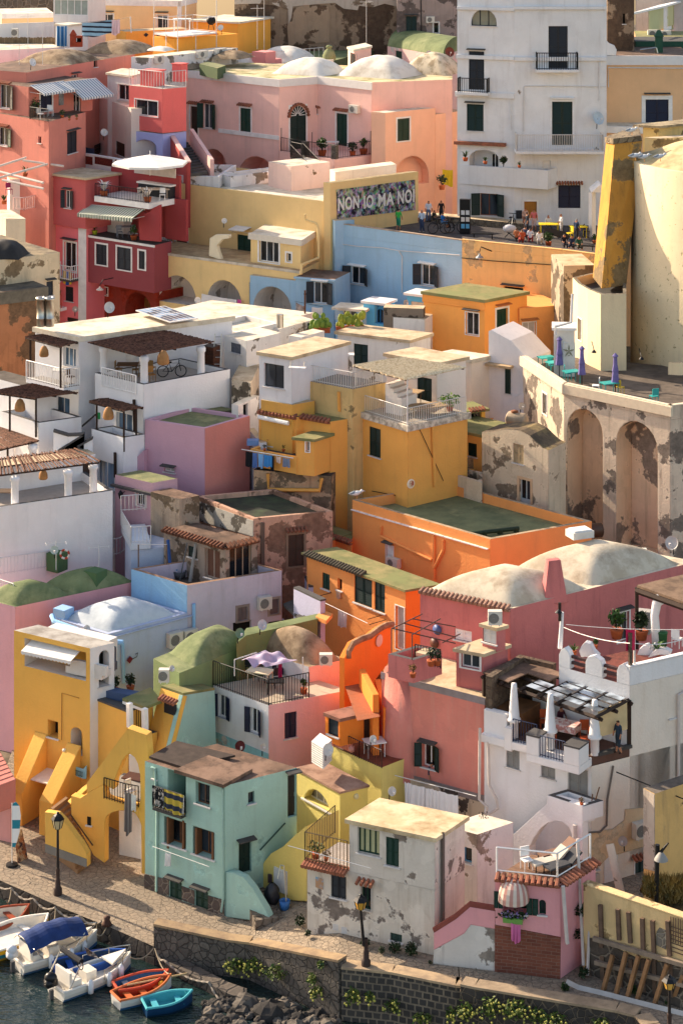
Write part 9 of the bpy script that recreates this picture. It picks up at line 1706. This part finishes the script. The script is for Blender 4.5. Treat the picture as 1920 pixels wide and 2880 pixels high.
def gull(x,y,Y,label,o=None):
 p=P(x,y,Y); t=thing('seagull',p,label,'seagull','seagulls perched on the roofs'); GW=flat('cfd0d2',.7); m=MB(); m.lathe(p+V((-.28,0,.26)),[(.01,-.12),(.06,0),(.13,.15),(.14,.3),(.08,.48),(.07,.52)],8,ax=(1,0,.25)); m.ball(p+V((.27,0,.45)),.09,8,6); m.lathe(p+V((.34,0,.45)),[(.03,0),(.005,.13)],6,ax=(1,0,-.1)); m.build('body',GW,t,True); MB().lathe(p+V((-.38,0,.3)),[(.01,-.12),(.07,.05),(.12,.25),(.02,.45)],8,ax=(1,0,.2)).build('wing',flat('7f8790',.7),t,True); posts(t,'leg',flat('c98a4a',.6),[(p+V((0,s,0)),p+V((0,s,.25))) for s in(-.04,.04)],.015)
org(1280,0)
for x,y,Y,l in((1215,930,148.5,'seagull standing on the buttress capstone'),(1240,1106,141.8,'left of three seagulls on the round tower rim'),(1300,1114,141.6,'middle of three seagulls on the round tower rim'),(1410,1112,141.6,'right of three seagulls on the round tower rim')): gull(x,y,Y,l)
org(640,960); gull(890,1085,129.2,'lone seagull on the orange parapet corner')
for h in HOUSES: h.finish()
def terrain():
 m=MB()
 def fn(u,v):
  x=-90+180*u; y=112+190*v; return V((x,y,max(-.35,terr(y)-11)+(R.uniform(-.2,.2))))
 m.grid(fn,60,60); o=m.build('hillside',blotch('6b5f4f','4a4236',.5),None); o['kind']='structure'
terrain()
w=bpy.data.worlds.new('World'); sc.world=w; w.use_nodes=True
nt=w.node_tree; bg=nt.nodes['Background']; sk=nt.nodes.new('ShaderNodeTexSky'); sk.sky_type='NISHITA'; sk.sun_disc=False
SE=math.radians(SUN_EL); toS=V((-.80,.60)).normalized()
sk.sun_elevation=SE; sk.sun_rotation=math.atan2(toS.x,toS.y); sk.air_density=1.0; sk.dust_density=SKY_DUST; sk.ozone_density=1.0; sk.altitude=50
mx=nt.nodes.new('ShaderNodeMix'); mx.data_type='RGBA'; mx.blend_type='MULTIPLY'; mx.inputs[0].default_value=1; mx.inputs[7].default_value=(1.0,.86,.74,1); nt.links.new(sk.outputs[0],mx.inputs[6]); nt.links.new(mx.outputs[2],bg.inputs[0]); bg.inputs[1].default_value=SKY
L=bpy.data.lights.new('sun','SUN'); L.energy=SUN; L.angle=math.radians(.6); L.color=(1.0,.83,.62)
so=bpy.data.objects.new('sun',L); COL.objects.link(so); so.location=(-60,150,90)
dv=V((toS.x*math.cos(SE),toS.y*math.cos(SE),math.sin(SE))); so.rotation_euler=dv.to_track_quat('Z','Y').to_euler()
cam=bpy.data.cameras.new('camera'); co=bpy.data.objects.new('camera',cam); COL.objects.link(co); sc.camera=co
co.location=(0,0,CAMZ); co.rotation_euler=(math.pi/2,0,0)
cam.sensor_fit='VERTICAL'; cam.sensor_height=36; cam.sensor_width=24; cam.lens=F/2880*36; cam.shift_y=-(1440-HY)/2880; cam.clip_start=1; cam.clip_end=2000
vs=sc.view_settings; vs.view_transform='Standard'; vs.look='None'; vs.exposure=EXPO; vs.gamma=1
sc.cycles.diffuse_bounces=8; sc.cycles.max_bounces=10; sc.cycles.use_denoising=True
